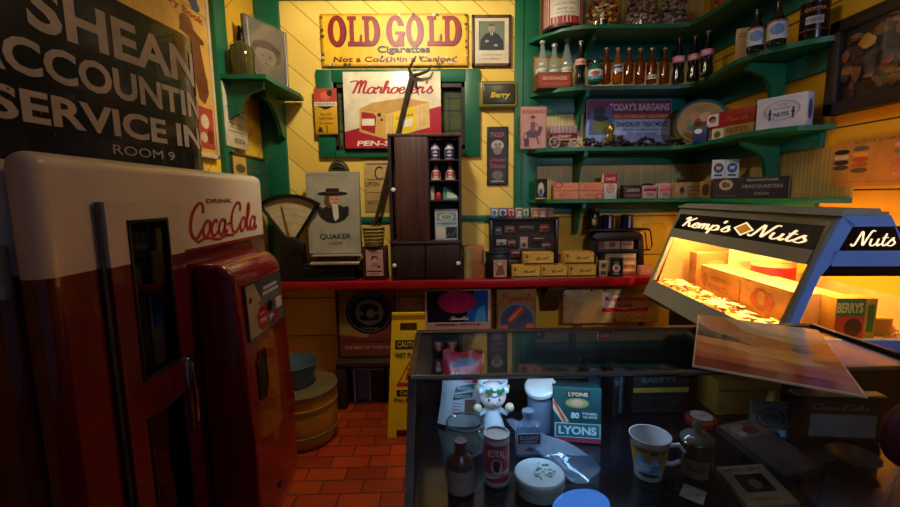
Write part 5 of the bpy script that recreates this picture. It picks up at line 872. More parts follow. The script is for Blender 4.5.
# wet floor sign
t = Thing('wet_floor_sign', 'yellow plastic folding wet floor caution sign', 'sign', (-.22, 2.45, 0)); ys = 2.42; yl = mat('#e2b80c', .35, wear=.1)
T = [hit(*p, 'y', 2.50) for p in ((392, 315), (425, 315))]; Bt = [hit(*p, 'y', 2.36) for p in ((386, 405), (428, 405))]
xt0, xt1, zt = T[0].x, T[1].x, T[0].z; xb0, xb1 = Bt[0].x, Bt[1].x; hz = zt
def leaf(sgn, name):
    y0 = 2.50; n_ = 1; depth = .13*sgn
    O = Vector((xb0, y0-depth, .002)); mb = MB()
    # trapezoid with feet and handle hole, in (u, v)
    wb, wt = xb1-xb0, xt1-xt0; off = xt0-xb0
    def quad(u0, v0, u1, v1, u2, v2, u3, v3):
        A = []
        for u, v in ((u0, v0), (u1, v1), (u2, v2), (u3, v3)):
            w_ = wb+(wt-wb)*v; x = xb0+off*v+u*w_; yy = (y0-depth)+depth*v; A.append(Vector((x, yy, .002+v*hz)))
        nn = Vector((0, .012*sgn, 0)); mb.add(A+[a+nn for a in A], [(0, 1, 2, 3), (7, 6, 5, 4), (0, 4, 5, 1), (1, 5, 6, 2), (2, 6, 7, 3), (3, 7, 4, 0)] if sgn > 0 else [(3, 2, 1, 0), (4, 5, 6, 7), (1, 5, 4, 0), (2, 6, 5, 1), (3, 7, 6, 2), (0, 4, 7, 3)], yl)
    quad(0, 0, .22, 0, .22, .06, 0, .06); quad(.78, 0, 1, 0, 1, .06, .78, .06); quad(0, .06, 1, .06, 1, .86, 0, .86); quad(0, .86, .25, .86, .25, .93, 0, .93); quad(.75, .86, 1, .86, 1, .93, .75, .93); quad(0, .93, 1, .93, 1, 1, 0, 1)
    if sgn > 0:
        def wp(u, v, o_): w_ = wb+(wt-wb)*v; return Vector((xb0+off*v+u*w_, (y0-depth)+depth*v-.002-o_, .002+v*hz))
        mb.art((0, 0, 0), (wb, 0, 0), (0, 0, hz), [('r', .12, .72, .95, .79, '#1c1810'), ('t', 'CAUTION', .53, .755, .7, .045, '#e2b80c', .02), ('t', 'WET FLOOR', .53, .665, .82, .045, '#1c1810', .02), ('p', [(.18, .42), (.88, .42), (.53, .62)], '#c82818'), ('p', [(.27, .445), (.79, .445), (.53, .59)], '#e2b80c'), ('e', .5, .55, .035, .012, '#c82818'), ('p', [(.46, .53), (.56, .52), (.62, .46), (.54, .47), (.42, .46)], '#c82818'), ('r', .2, .34, .86, .385, '#1c1810'), ('t', 'Cuidado', .53, .362, .5, .028, '#e2b80c', .01), ('t', 'Piso Mojado', .53, .30, .8, .04, '#1c1810', .02)], warp=wp, off0=.001)
    t.part(mb, name)
leaf(1, 'front_leaf'); leaf(-1, 'rear_leaf')
mb = MB(); mb.box(xt0, 2.492, zt, xt1, 2.508, zt+.015, yl, .004); t.part(mb, 'hinge')
# barrel and basin
P = Vector((hit(304, 420, 'y', 2.38).x, 2.38, 0)); P = Vector((-.83, 2.42, 0)); r = .235; h = hit(310, 385, 'y', 2.3).z
t = Thing('yellow_tub', 'round yellow painted wooden tub beside the vending machine', 'tub', P); wy = mat('#c98a12', .55, wear=.35, scale=8); r = .20; h = .30
mb = MB(); mb.lathe([(r*.86, .001), (r*.96, .05), (r, h*.6), (r*.98, h), (r*.93, h), (r*.93, .04), (0, .035)], wy, 36); t.part(mb, 'body', local=True)
for zz in (.06, h*.72): mb = MB(); mb.lathe([(r*.985, zz), (r*1.012, zz+.002), (r*1.015, zz+.025), (r*.99, zz+.027)], mat('#8a6414', .5), 36, cap=False); t.part(mb, 'hoop', local=True)
mb = MB(); mb.lathe([(r*.99, h), (r*1.03, h+.004), (r*1.03, h+.02), (0, h+.022)], mat('#6a5a38', .5, wear=.4), 36); t.part(mb, 'lid', local=True)
mb = MB(); b3 = (-.87, 2.43, h+.0225); mb.lathe([(.09, 0), (.1, .005), (.13, .125), (.135, .13), (.128, .13), (.095, .012), (0, .01)], mat('#5a727c', .4, .3, wear=.3), 34, c=b3); mb.tube([(b3[0]+.133*math.cos(a*PI/16), b3[1]+.133*math.sin(a*PI/16), b3[2]+.13) for a in range(32)], .005, mat('#4a6068', .4, .4), 6, closed=True); one(mb, 'enamel_basin', 'blue grey metal basin sitting on the yellow tub', 'basin')
#@@MACHINE
# ----- soda vending machine
RED = mat('#640814', .18, wear=.1, coat=.6, scale=3); RED2 = mat('#7e0814', .2, wear=.1, coat=.6, scale=3); CREAM = mat('#d8c8b0', .28, wear=.08, coat=.3, scale=3); DRK = mat('#0a090a', .5, wear=0)
vm = Thing('vending_machine', 'vintage soda vending machine, red below and cream above, with glass bottle door', 'vending machine', (-.98, 1.42, 0))
zt = 1.503; zb = 1.243
two = lambda f: CREAM if f.calc_center_median().z > zb else RED
mb = MB(); mb.box(XL+.03, .90, .06, -.897, 1.955, zt-.01, RED, .045, 4, sel=two, cuts=(zb,)); vm.part(mb, 'cabinet')
mb = MB(); mb.box(-.899, .915, .065, -.872, 1.95, zt-.02, DRK, .03, 3); vm.part(mb, 'door_gasket')
mb = MB(); mb.box(-.872, .875, .07, -.80, 1.985, zt, RED, .034, 5, sel=two, cuts=(zb,)); 
door = vm.part(mb, 'front_door')
mb = MB(); mb.box(XL+.05, .93, .001, -.90, 1.93, .06, DRK); vm.part(mb, 'plinth')
mb = MB(); mb.box(-.925, .875, 1.20, -.885, .899, 1.315, mat('#b0a694', .3), .008); vm.part(mb, 'hinge')
# bottle door
y0, y1, zd0, zd1 = 1.02, 1.315, .22, 1.398
wy0, wy1 = 1.085, 1.245; w1 = (.93, 1.352); w2 = (.30, .83)
mb = MB()
for a in ((y0, zd0, wy0, zd1), (wy1, zd0, y1, zd1), (wy0, w1[1], wy1, zd1), (wy0, w2[1], wy1, w1[0]), (wy0, zd0, wy1, w2[0])):
    mb.box(-.799, a[0], a[1], -.778, a[2], a[3], RED, 0, sel=two, cuts=(zb,))
bd = vm.part(mb, 'bottle_door')
mb = MB()
for w_ in (w1, w2):
    for a in ((wy0, w_[0], wy0+.008, w_[1]), (wy1-.008, w_[0], wy1, w_[1]), (wy0, w_[1]-.008, wy1, w_[1]), (wy0, w_[0], wy1, w_[0]+.008)): mb.box(-.782, a[0], a[1], -.774, a[2], a[3], mat('#3a3634', .3, .6), .001)
vm.part(mb, 'window_trim')
for w_ in (w1, w2):
    mb = MB(); mb.box(-.7985, wy0, w_[0], -.7975, wy1, w_[1], DRK); 
    for k in range(5):
        zc = w_[0]+.05+k*(w_[1]-w_[0]-.06)/5; mb.lathe([(.0, .004), (.012, .004), (.016, .002), (.022, 0)], mat('#3a4038', .5, wear=.3), 14, M=Matrix.Translation((-.7974, (wy0+wy1)/2+.02, zc)) @ Matrix.Rotation(PI/2, 4, 'Y'), cap=False)
        mb.box(-.797, wy0+.01, zc-.038, -.792, wy1-.01, zc-.033, mat('#2a2a28', .4, .5))
    vm.part(mb, 'bottle_rack')
    mb = MB(); mb.box(-.786, wy0, w_[0], -.784, wy1, w_[1], glass('#b0b4b0', 1.0)); vm.part(mb, 'door_glass')
mb = MB(); 
mb.tube([(-.791, y0-.006, .22), (-.791, y0-.006, 1.398)], .0048, mat('#6e6058', .3, .5), 10)
vm.part(mb, 'door_hinge')
mb = MB(); mb.box(-.7995, y1+.004, .16, -.797, y1+.03, 1.30, DRK); vm.part(mb, 'door_gap')
hA, hB = hit(186, 358, 'x', -.77), hit(203, 420, 'x', -.77); mb = MB(); hy = hA.y; mb.box(-.799, hy+.0, hB.z, -.765, hy+.035, hA.z, mat('#a8a8a8', .12, 1.0, wear=.05), .008, 3); mb.tube([(-.763, hy+.018, hB.z+.02), (-.758, hy+.018, (hA.z+hB.z)/2), (-.763, hy+.018, hA.z-.02)], .006, mat('#c0c0c0', .1, 1.0, wear=0)); vm.part(mb, 'chrome_handle', label='chrome handle')
# red band lip between cream and red
mb = MB(); mb.box(-.80, 1.318, zb-.012, -.795, 1.95, zb+.003, mat('#7a0a10', .3), .002); vm.part(mb, 'trim_band')
# script lettering on the cream band
els = [('t', 'DRINK', .42, .88, .38, .10, '#a80f1c', .03, .2), ('s', 'Coca-Cola', .50, .44, 1.02, .70, '#a80f1c', .28, .30), ('l', [(.05, .12), (.09, .0), (.20, .06), (.36, -.02), (.46, .04), (.60, .02)], .009, '#a80f1c')]
A_ = hit(190, 250, 'x', -.80); B_ = hit(258, 205, 'x', -.80); mb = MB(); zl0 = 1.262; zl0 = 1.262; mb.art((-.80, 1.385, zl0), (0, .49, 0), (0, 0, .152), els, off0=.001); vm.part(mb, 'raised_lettering', label='red raised script lettering')
# coin box
prof = [(-.80, 1.20), (-.715, 1.195), (-.675, 1.165), (-.662, 1.12), (-.640, .55), (-.640, .24), (-.675, .13), (-.80, .10)]
mb = MB(); mb.prism(prof, 1.375, 1.775, RED2, 'y', bev=.022, seg=4); cb = vm.part(mb, 'coin_box')
def onface(z): # x of the coin box face at height z
    return -.662+(1.12-z)*(.022/.57)+.001
def cq(px, py):
    P = hit(px, py, 'x', -.66)
    for _ in range(3): P = hit(px, py, 'x', onface(min(P.z, 1.12)))
    return P
q = [cq(236, 271), cq(275, 263), cq(286, 304), cq(250, 325)]
ya, yb_ = q[0].y, q[1].y; za, zz = min(q[3].z, q[2].z)+.0, max(q[0].z, q[1].z)
ya, yb_ = 1.415, 1.735; zz = 1.115; za = .92
O = Vector((onface(za)+.001, ya, za)); Ud = Vector((0, yb_-ya, 0)); Vd = Vector((onface(zz)-onface(za), 0, zz-za))
mb = MB(); nrm = Ud.cross(Vd).normalized()
fr_ = [O, O+Ud, O+Ud+Vd, O+Vd]; mb.add(fr_+[p+nrm*.006 for p in fr_], [(4, 5, 6, 7), (0, 1, 5, 4), (1, 2, 6, 5), (2, 3, 7, 6), (3, 0, 4, 7)], mat('#5a5654', .3, .6))
els = [('r', .02, .03, .98, .97, '#5c5856'), ('p', [(.02, .03), (.02, .97), (.22, .97), (.40, .55), (.48, .25), (.42, .03)], '#a89878'), ('p', [(.22, .97), (.98, .97), (.98, .68), (.42, .58)], '#484a50'), ('r', .45, .77, .85, .83, '#b8bcc0'), ('r', .42, .67, .88, .73, '#b8bcc0'), ('p', [(.28, .60), (.45, .68), (.9, .62), (.9, .5), (.3, .52)], '#6a6460'),
       ('e', .36, .28, .145, .23, '#a8101c'), ('t', 'HAVE A', .36, .37, .15, .05, '#e0c8b8', .01), ('t', 'COKE', .36, .24, .18, .08, '#e0c8b8', .02), ('e', .58, .42, .08, .11, '#0c0c0e'), ('r', .76, .28, .94, .50, '#c8c0b0'), ('e', .70, .16, .10, .12, '#a8202c'), ('e', .60, .17, .06, .08, '#c8c8c8'), ('e', .10, .70, .03, .05, '#3a3430')]
mb.art(O+nrm*.006, Ud, Vd, els, rough=.3); vm.part(mb, 'coin_panel', parent=cb, label='grey and cream coin panel with a round red badge')
c_ = O+nrm*.006+Ud*.6+Vd*.17; mb = MB(); mb.lathe([(.012, 0), (.013, .008), (.009, .012), (0, .013)], mat('#b8b8b8', .15, 1.0, wear=.05), 16, M=Matrix.Translation(c_) @ Matrix.Rotation(PI/2, 4, 'Y')); vm.part(mb, 'return_button', parent=cb)
c_ = cq(262, 367); mb = MB(); s0 = [(1.455, .70), (1.455, .83), (1.48, .86), (1.53, .86), (1.53, .75), (1.50, .69)]; zc = .78
mb.add([(onface(z_)+.0015, y_, z_) for y_, z_ in s0], [tuple(range(6))], DRK); mb.tube([(onface(z_)+.002, y_, z_) for y_, z_ in s0], .004, mat('#4a0a0c', .2, wear=0), 6, closed=True); vm.part(mb, 'coin_return', parent=cb)
mb = MB(); mb.lathe([(.014, 0), (.014, .004), (0, .005)], DRK, 14, M=Matrix.Translation((-.6385, 1.56, .30)) @ Matrix.Rotation(PI/2, 4, 'Y')); vm.part(mb, 'lock', parent=cb)
# ----- big black curved sign on top of the machine
sg = Thing('curved_sign', 'big curved black enamel sign with rows of cream lettering standing on the vending machine', 'sign', (-1.0, 1.35, zt)); sz0, sz1 = zt+.001, 2.035
def sp(s):  # arc length along the sign -> (x, y); straight part at x=-1.0 then curling to the wall
    L0 = .70; r = .22; t0 = math.atan2(.095, .65); px0, py0 = -1.085, 1.06   # t0: turned a little towards the room
    m_ = min(s, L0); x, y = px0+m_*math.sin(t0), py0+m_*math.cos(t0)
    if s <= L0: return (x, y, math.cos(t0), -math.sin(t0))
    a = t0-(s-L0)/r; cx_, cy_ = x-r*math.cos(t0), y+r*math.sin(t0); return (cx_+r*math.cos(a), cy_-r*math.sin(a), math.cos(a), -math.sin(a))
def swp(s0, s1, z0, z1):
    def wp(u, v, o_): x, y, nx, ny = sp(s0+(s1-s0)*u); return Vector((x+nx*o_, y+ny*o_, z0+(z1-z0)*v))
    return wp
mb = MB(); ns = 30; s0, s1 = -.42, .95; row = [sp(s0+(s1-s0)*k/ns) for k in range(ns+1)]
vs = [(x, y, sz0) for x, y, _, _ in row]+[(x, y, sz1) for x, y, _, _ in row]+[(x-nx*.006, y-ny*.006, sz0) for x, y, nx, ny in row]+[(x-nx*.006, y-ny*.006, sz1) for x, y, nx, ny in row]
n_ = ns+1; fs = []
for k in range(ns): fs += [(k, k+1, n_+k+1, n_+k), (2*n_+k+1, 2*n_+k, 3*n_+k, 3*n_+k+1), (n_+k, n_+k+1, 3*n_+k+1, 3*n_+k), (k+1, k, 2*n_+k, 2*n_+k+1)]
fs += [(0, n_, 3*n_, 2*n_), (n_-1, 3*n_-1, 4*n_-1, 2*n_-1)]
mb.add(vs, fs, mat('#0d1013', .22, wear=.3, coat=.3)); sg.part(mb, 'panel')
mb = MB(); LT = '#b8a898'
def us(s): return (s-s0)/(s1-s0)
def vz(z_): return (z_-sz0)/(sz1-sz0)
els = [('t', w_, us((a+b_)/2), vz((c+d)/2), (b_-a)/(s1-s0), (d-c)/(sz1-sz0), LT, .0 if w_ == 'ROOM 9' else .03) for w_, a, b_, c, d in (('SHEAN', .15, .785, 1.85, 1.98), ('ACCOUNTING', -.02, .91, 1.725, 1.82), ('SERVICE INC', .03, .90, 1.605, 1.69), ('ROOM 9', .36, .62, 1.548, 1.578))]
for _ in range(14): els.append(('e', random.random(), random.random(), .003, .006, '#4a3020'))
mb.art((0, 0, 0), (s1-s0, 0, 0), (0, 0, sz1-sz0), els, warp=swp(s0, s1, sz0, sz1), off0=.0012, maxu=.02); sg.part(mb, 'lettering')
# ----- glass counter case
cw_ = wood('#4a2c18', '#26140a', .4, 'x'); cx0, cx1, yF, yBk, zT = -.076, 1.17, .972, 1.315, .98
gc = Thing('display_case', 'dark wooden glass topped display counter in the foreground', 'display case', (.55, 1.1, 0))
def fy(z): return yF-(zT-z)*.85     # front glass leans towards the customer
zD = .755
DW = mat('#0e0b0c', .35, wear=.3, scale=10)
mb = MB(); mb.prism([(.80, .002), (yBk, .002), (yBk, .735), (fy(.735)-.01, .735), (.80, .69)], cx0, cx1, wood('#2c1a10', '#160c07', .5), 'x'); gc.part(mb, 'base')
mb = MB(); mb.prism([(fy(zD)-.015, .736), (yBk-.02, .736), (yBk-.02, .7545), (fy(.754)-.015, .7545)], cx0+.012, cx1-.012, mat('#0c0d14', .18, wear=.3, coat=.3), 'x'); gc.part(mb, 'deck')
mb = MB(); mb.box(cx0, yBk-.022, .736, cx1, yBk, zT-.006, wood('#2c1a10', '#140b06', .5)); gc.part(mb, 'back_panel')
mb = MB(); mb.box(cx0-.004, yBk-.024, zT-.006, cx1, yBk+.004, zT+.004, cw_, .002); gc.part(mb, 'rear_rail')
mb = MB(); mb.box(cx1-.01, yF, zT-.004, cx1+.006, yBk-.025, zT+.010, mat('#141012', .3, wear=0), .001); gc.part(mb, 'side_rail')
mb = MB(); mb.box(cx0-.006, yF-.002, zT-.008, cx0+.012, yBk-.025, zT+.003, cw_, .002)
mb.prism([(yF-.002, zT-.008), (yF+.02, zT-.008), (fy(.736)+.02, .736), (fy(.736)-.004, .736)], cx0-.006, cx0+.012, cw_, 'x'); gc.part(mb, 'end_frame')
mb = MB(); mb.prism([(yF+.02, zT-.008), (yBk-.023, zT-.008), (yBk-.023, .737), (fy(.737)+.02, .737)], cx0, cx0+.004, glass('#d0d8d8', 1), 'x'); gc.part(mb, 'end_glass')
mb = MB(); mb.box(cx0+.012, yF+.004, zT-.004, cx1-.01, yBk-.025, zT+.001, glass('#f4f8f8', .8)); gc.part(mb, 'top_glass')
mb = MB(); mb.prism([(yF, zT-.012), (yF+.004, zT-.012), (fy(.737)+.004, .737), (fy(.737), .737)], cx0+.012, cx1, glass('#f8fafc', 1.0), 'x'); gc.part(mb, 'front_glass')
mb = MB(); mb.tube([(cx0, yF-.002, zT-.003), (cx1, yF-.002, zT-.003)], .0065, mat('#9aa0a0', .22, .9, wear=.2), 10); mb.box(cx0, yF, zT-.012, cx1, yF+.01, zT-.009, mat('#3a3a38', .3, .6)); gc.part(mb, 'front_rail', label='silver metal front rail')
# merchandise in the case
def put(px, py, dy=0): P = at(px, py, zD); return Vector((P.x, P.y+dy, zD+.0005))
# oat bag
A_ = put(432, 456, .10); B_ = put(472, 446, .10); 
def bag():
    mb = MB(); nx, nz = 10, 12; w = .125; h = .205; rows = []
    for side in (-1, 1):
        for j in range(nz+1):
            v = j/nz
            for i in range(nx+1):
                u = i/nx; bul = .028*math.sin(PI*u)**.6*(1-v)**.55*side; wob = .004*math.sin(9*u+5*v)*v
                rows.append(Vector(((u-.5)*w*(1-.1*math.sin(PI*v)), bul+wob, v*h+.006*math.sin(12*u)*(v > .95))))
    n1 = (nx+1)*(nz+1); fs = []
    for s_ in (0, 1):
        for j in range(nz):
            for i in range(nx):
                a = s_*n1+j*(nx+1)+i; q = (a, a+1, a+nx+2, a+nx+1); fs.append(q if s_ == 0 else q[::-1])
    for j in range(nz):
        for i in (0, nx): a = j*(nx+1)+i; fs.append((a, a+nx+1, n1+a+nx+1, n1+a))
    fs.append(tuple(range(nx+1))+tuple(n1+i for i in reversed(range(nx+1))))
    M = Matrix.Translation((.045, 1.155, zD+.001)) @ Matrix.Rotation(.06, 4, 'Z') @ Matrix.Rotation(-.22, 4, 'X') @ Matrix.Rotation(.10, 4, 'Y')
    fw_, rd = mat('#c4ccd0', .35, wear=.1), mat('#b0202c', .3, wear=.1)
    k = len(rows); base = len(mb.v); mb.v += [M @ r for r in rows]
    for f in fs:
        zc = sum(rows[i].z for i in f)/len(f)+.25*(sum(rows[i].x for i in f)/len(f)); mb.f.append([base+i for i in f]); mb.m.append(mb.mi(rd if zc > h*.62 else fw_))
    def wp(u, v, o_):
        bul = -.028*math.sin(PI*max(0, min(1, u)))**.6*(1-v)**.55; wob = .004*math.sin(9*u+5*v)*v
        return M @ Vector(((u-.5)*w*(1-.1*math.sin(PI*v)), bul+wob-o_-.0012, v*h))
    mb.art((0, 0, 0), (w, 0, 0), (0, 0, h), [('p', [(.1, .80), (.35, .9), (.7, .93), (.85, .86), (.6, .8), (.35, .78)], '#6a5a78'), ('t', "FLAHAVAN'S", .55, .68, .72, .07, '#d8c8d0', .03, .1), ('t', 'FINEST', .5, .58, .5, .07, '#d8c8d0', .03, .1), ('p', [(.30, .44), (.80, .50), (.82, .58), (.34, .52)], '#146a74'), ('p', [(.28, .34), (.76, .39), (.78, .46), (.30, .42)], '#14504c'), ('t', 'PROGRESS', .56, .505, .36, .04, '#c8e0e0', .02), ('t', 'OATLETS', .52, .40, .40, .04, '#c8e0e0', .02), ('r', .28, .30, .5, .31, '#b05a70'), ('r', .28, .26, .5, .27, '#b05a70'), ('r', .28, .22, .5, .23, '#b05a70'), ('r', .28, .18, .5, .19, '#b05a70'), ('r', .58, .16, .86, .36, '#7a5444')], warp=wp, maxu=.09, step=.0001)
    return mb
one(bag(), 'oat_bag', 'red and white paper bag of oats at the left end of the glass case', 'bag')
P = Vector((.055, 1.015, zD+.0005)); mb = MB(); gb = glass('#c8d0cc', 1.6, .06); mb.lathe([(.02, 0), (.03, .004), (.05, .02), (.056, .045), (.05, .07), (.044, .078), (.047, .082)], gb, 28, c=P, cap=False); mb.tube([P+Vector((.047*math.cos(a*PI/14), .047*math.sin(a*PI/14), .083)) for a in range(28)], .003, mat('#4a5252', .2, .4), 6, closed=True); one(mb, 'glass_bowl', 'round clear glass bowl in front of the oat bag', 'bowl')
P = put(461, 490); mb = MB(); t = Thing('stoneware_bottle', 'brown bottle with a plain beige label at the left front of the case', 'bottle', P); mb.lathe([(.027, 0), (.029, .004), (.029, .062), (.024, .076), (.013, .088), (.011, .108), (.014, .110), (.014, .118), (0, .118)], mat('#5a3a34', .3, coat=.2), 26); t.part(mb, 'body', local=True)
mb = MB(); mb.lathe([(.0296, .006), (.0296, .060)], mat('#a89484', .6, wear=.3, scale=60), 26, cap=False); t.part(mb, 'label', local=True)
P = put(496.5, 481); r = .0285; h = .118; mb = MB(); mb.lathe([(r*.96, 0), (r, .003), (r, h-.003), (r*1.03, h), (r*.93, h), (r*.93, h-.004), (0, h-.004)], mat('#a8a49c', .3, .5), 30, c=P)
mb.cylart(P, r, .006, h-.006, math.atan2(-P.y, -P.x), 3.4, [('r', 0, 0, 1, 1, '#b8384a'), ('r', 0, .9, 1, 1, '#b8b4b4'), ('r', 0, 0, 1, .08, '#b8b4b4'), ('t', 'ROYAL', .5, .74, .42, .17, '#e0d4d4', .03, 0, .05), ('e', .5, .44, .13, .17, '#e0c8c0'), ('e', .5, .48, .09, .11, '#6a2430'), ('e', .5, .38, .07, .06, '#3a2028'), ('p', [(.18, .12), (.82, .26), (.82, .38), (.18, .24)], '#d8ccd0'), ('t', 'POWDER', .5, .25, .4, .08, '#a02438', .02, .2)]); one(mb, 'baking_tin', 'red and white round baking powder tin between the brown bottle and the white lidded box', 'tin')
# figurine
P = put(497, 455, .09); t = Thing('girl_figurine', 'white ceramic girl figurine with green holly in her hair', 'figurine', P); ch = mat('#c8d4d8', .15, wear=.05, coat=.5); S_ = 1.25
mb = MB(); mb.lathe([(.030, 0), (.032, .004), (.024, .03), (.017, .055), (.012, .07)], ch, 26); t.part(mb, 'dress', local=True)
mb = MB(); mb.ball((0, 0, .095), (.030, .029, .030), mat('#d8c8c0', .2, wear=.03), 3); mb.ball((-.011, -.0265, .096), (.003, .002, .004), '#2a3450', 1); mb.ball((.011, -.0265, .096), (.003, .002, .004), '#2a3450', 1); mb.ball((0, -.028, .083), (.004, .0015, .0018), '#a83a44', 1); mb.ball((0, -.0298, .090), (.0022, .003, .0022), '#d8bcb0', 1); t.part(mb, 'head', local=True)
mb = MB(); mb.lathe([(.030, .104), (.0335, .112), (.031, .122), (.033, .128), (.028, .1285), (.024, .118)], ch, 26, cap=False)
for k in range(12): a = k*PI/6; mb.ball((.031*math.cos(a), .031*math.sin(a), .112), (.007, .007, .008), ch if k % 2 else mat('#c8b878', .3), 1)
t.part(mb, 'hair_bonnet', local=True)
mb = MB()
for sx in (-.012, .012): mb.prism([(sx-.010, .118), (sx-.005, .123), (sx, .122), (sx+.006, .126), (sx+.010, .120), (sx+.004, .115), (sx-.003, .116)], -.037, -.032, mat('#1c6a3c', .3), 'y')
mb.ball((0, -.037, .119), .003, '#b82030', 1); t.part(mb, 'holly_leaves', local=True, label='green holly leaves')
mb = MB()
for sx in (-1, 1): mb.tube([(sx*.012, 0, .062), (sx*.030, -.008, .056), (sx*.034, -.016, .068)], [.007, .006, .005], ch, 10); mb.ball((sx*.035, -.018, .074), (.010, .008, .010), mat('#c8b890', .3), 2, jit=.1)
t.part(mb, 'arms', local=True)
mb = MB(); mb.lathe([(.026, .024), (.028, .02), (.029, .014)], mat('#1c5a40', .3), 26, cap=False); t.part(mb, 'green_trim', local=True); t.e.scale = (1.22, 1.22, 1.22)
# lidded canister, liniment bottle
P = put(546, 440, .06); t = Thing('lidded_canister', 'tall clear canister with a large tilted white oval lid', 'canister', P); mb = MB(); mb.lathe([(.036, 0), (.038, .004), (.038, .105), (.034, .112)], glass('#b8d0e8', 1.3, .25), 28); t.part(mb, 'body', local=True)
mb = MB(); M = Matrix.Translation((-.004, -.01, .120)) @ Matrix.Rotation(.30, 4, 'X') @ Matrix.Rotation(-.18, 4, 'Y'); mb.lathe([(.040, 0), (.043, .002), (.043, .012), (.039, .016), (0, .018)], mat('#c8ccc8', .3, wear=.1), 32, M=M); t.part(mb, 'lid', local=True)
P = put(530, 462, .03); t = Thing('liniment_bottle', 'clear flat medicine bottle with a dark label band', 'bottle', P); mb = MB(); gB = glass('#b8c8d8', 1.4, .16); mb.box(-.031, -.016, 0, .031, .016, .085, gB, .009, 3); mb.lathe([(.02, .084), (.012, .094), (.011, .108), (.015, .109), (.015, .118), (0, .118)], gB, 18); t.part(mb, 'body', local=True)
mb = MB(); mb.box(-.029, -.0175, .012, .029, -.0165, .066, mat('#c0c4cc', .5)); mb.art((-.029, -.0175, .012), (.058, 0, 0), (0, 0, .054), [('r', .03, .5, .97, .97, '#141c30'), ('t', "SLOAN'S", .5, .80, .8, .2, '#c8ccd8', .03), ('t', 'LINIMENT', .5, .60, .7, .12, '#c8ccd8', .02), ('p', [(.3, .2), (.5, .35), (.7, .3), (.65, .1)], '#5a6478')]); t.part(mb, 'label', local=True)
# translucent wrapped scoop
mb = MB(); pts = []; a0, a1 = put(512, 440, .02)+Vector((0, 0, .03)), put(580, 478)+Vector((0, 0, .01)); n_ = 14
vs = []; m_ = 16
for j in range(m_+1):
    q = j/m_; c_ = a0.lerp(a1, q); rr = .012+.034*q
    for k in range(n_): a = 2*PI*k/n_; w_ = 1+.16*math.sin(3*a+7*q)+.1*math.sin(5*a-4*q); vs.append((c_.x+rr*w_*math.cos(a)*.9, c_.y+rr*w_*math.sin(a)*.45, max(zD+.002, c_.z+rr*w_*math.sin(a)*.55+.012)))
mb.add(vs, [(j*n_+k, j*n_+(k+1) % n_, (j+1)*n_+(k+1) % n_, (j+1)*n_+k) for j in range(m_) for k in range(n_)], glass('#c8dcf0', 2.0, .16, .12)); one(mb, 'clear_wrapper', 'crumpled translucent plastic wrapper lying among the bottles in the case', 'wrapper')
P = put(541, 520)+Vector((0, .0, 0)); P = Vector((.21, .872, zD+.0005)); t = Thing('round_box', 'round white box with green sprigs on its lid at the front of the case', 'box', P); mb = MB(); mb.lathe([(.051, 0), (.052, .003), (.052, .03)], mat('#a8b8b0', .4), 34); t.part(mb, 'body', local=True)
mb = MB(); mb.lathe([(.054, .024), (.055, .026), (.055, .038), (.052, .041), (0, .042)], mat('#c0d0d0', .35), 34); rnd = random.Random(2); e = []
for _ in range(26): a = rnd.uniform(0, 6.28); q = rnd.uniform(.05, .34); e.append(('e', .5+q*math.cos(a), .5+q*math.sin(a), rnd.uniform(.02, .045), rnd.uniform(.015, .03), rnd.choice(('#3a7a5a', '#2a5a48', '#8ab09a', '#b8a0b0', '#4a8a6a'))))
mb.art((-.05, -.05, .0425), (.10, 0, 0), (0, .10, 0), e, step=.00003, off0=.0002); t.part(mb, 'lid', local=True)
# tea box
A_ = Vector((.288, 1.055)); B_ = Vector((.410, 1.035)); 
def teabox():
    U = Vector((B_.x-A_.x, B_.y-A_.y, 0)); w = U.length; h = .145; M = Matrix.Translation((A_.x, A_.y, zD+.001)) @ Matrix.Rotation(math.atan2(U.y, U.x), 4, 'Z') @ Matrix.Rotation(-.14, 4, 'X')
    mb = MB(); mb.box(0, 0, 0, w, .06, h, mat('#103c3c', .35, wear=.1), .0015, M=M); R = M.to_3x3()
    mb.art(M @ Vector((0, 0, 0)), R @ Vector((w, 0, 0)), R @ Vector((0, 0, h)), [('r', .02, .01, .98, .99, '#124444'), ('p', [(.0, .8), (.0, .60), (.22, .34), (.34, .38)], '#c8ac88'), ('p', [(.0, .72), (.24, .36), (.28, .37), (.03, .78)], '#a84838'), ('r', .28, .82, .76, .94, '#2a2420'), ('t', 'LYONS', .52, .88, .40, .07, '#c8b890', .02), ('e', .50, .72, .24, .09, '#8a8a50'), ('e', .5, .72, .13, .06, '#c89878'), ('t', '80', .46, .50, .17, .11, '#c8d8d8', .03), ('t', 'PYRAMID', .76, .54, .30, .045, '#c8d8d8', .01), ('t', 'TEA BAGS', .76, .48, .30, .045, '#c8d8d8', .01), ('r', .04, .10, .98, .36, '#b8ccd0'), ('r', .06, .115, .96, .345, '#0e6868'), ('t', 'LYONS', .51, .23, .78, .15, '#d0dce0', .035), ('r', .04, .02, .98, .085, '#a8304a')]); return mb
one(teabox(), 'tea_box', 'teal tea box marked 80 beside the white lidded canister', 'box')
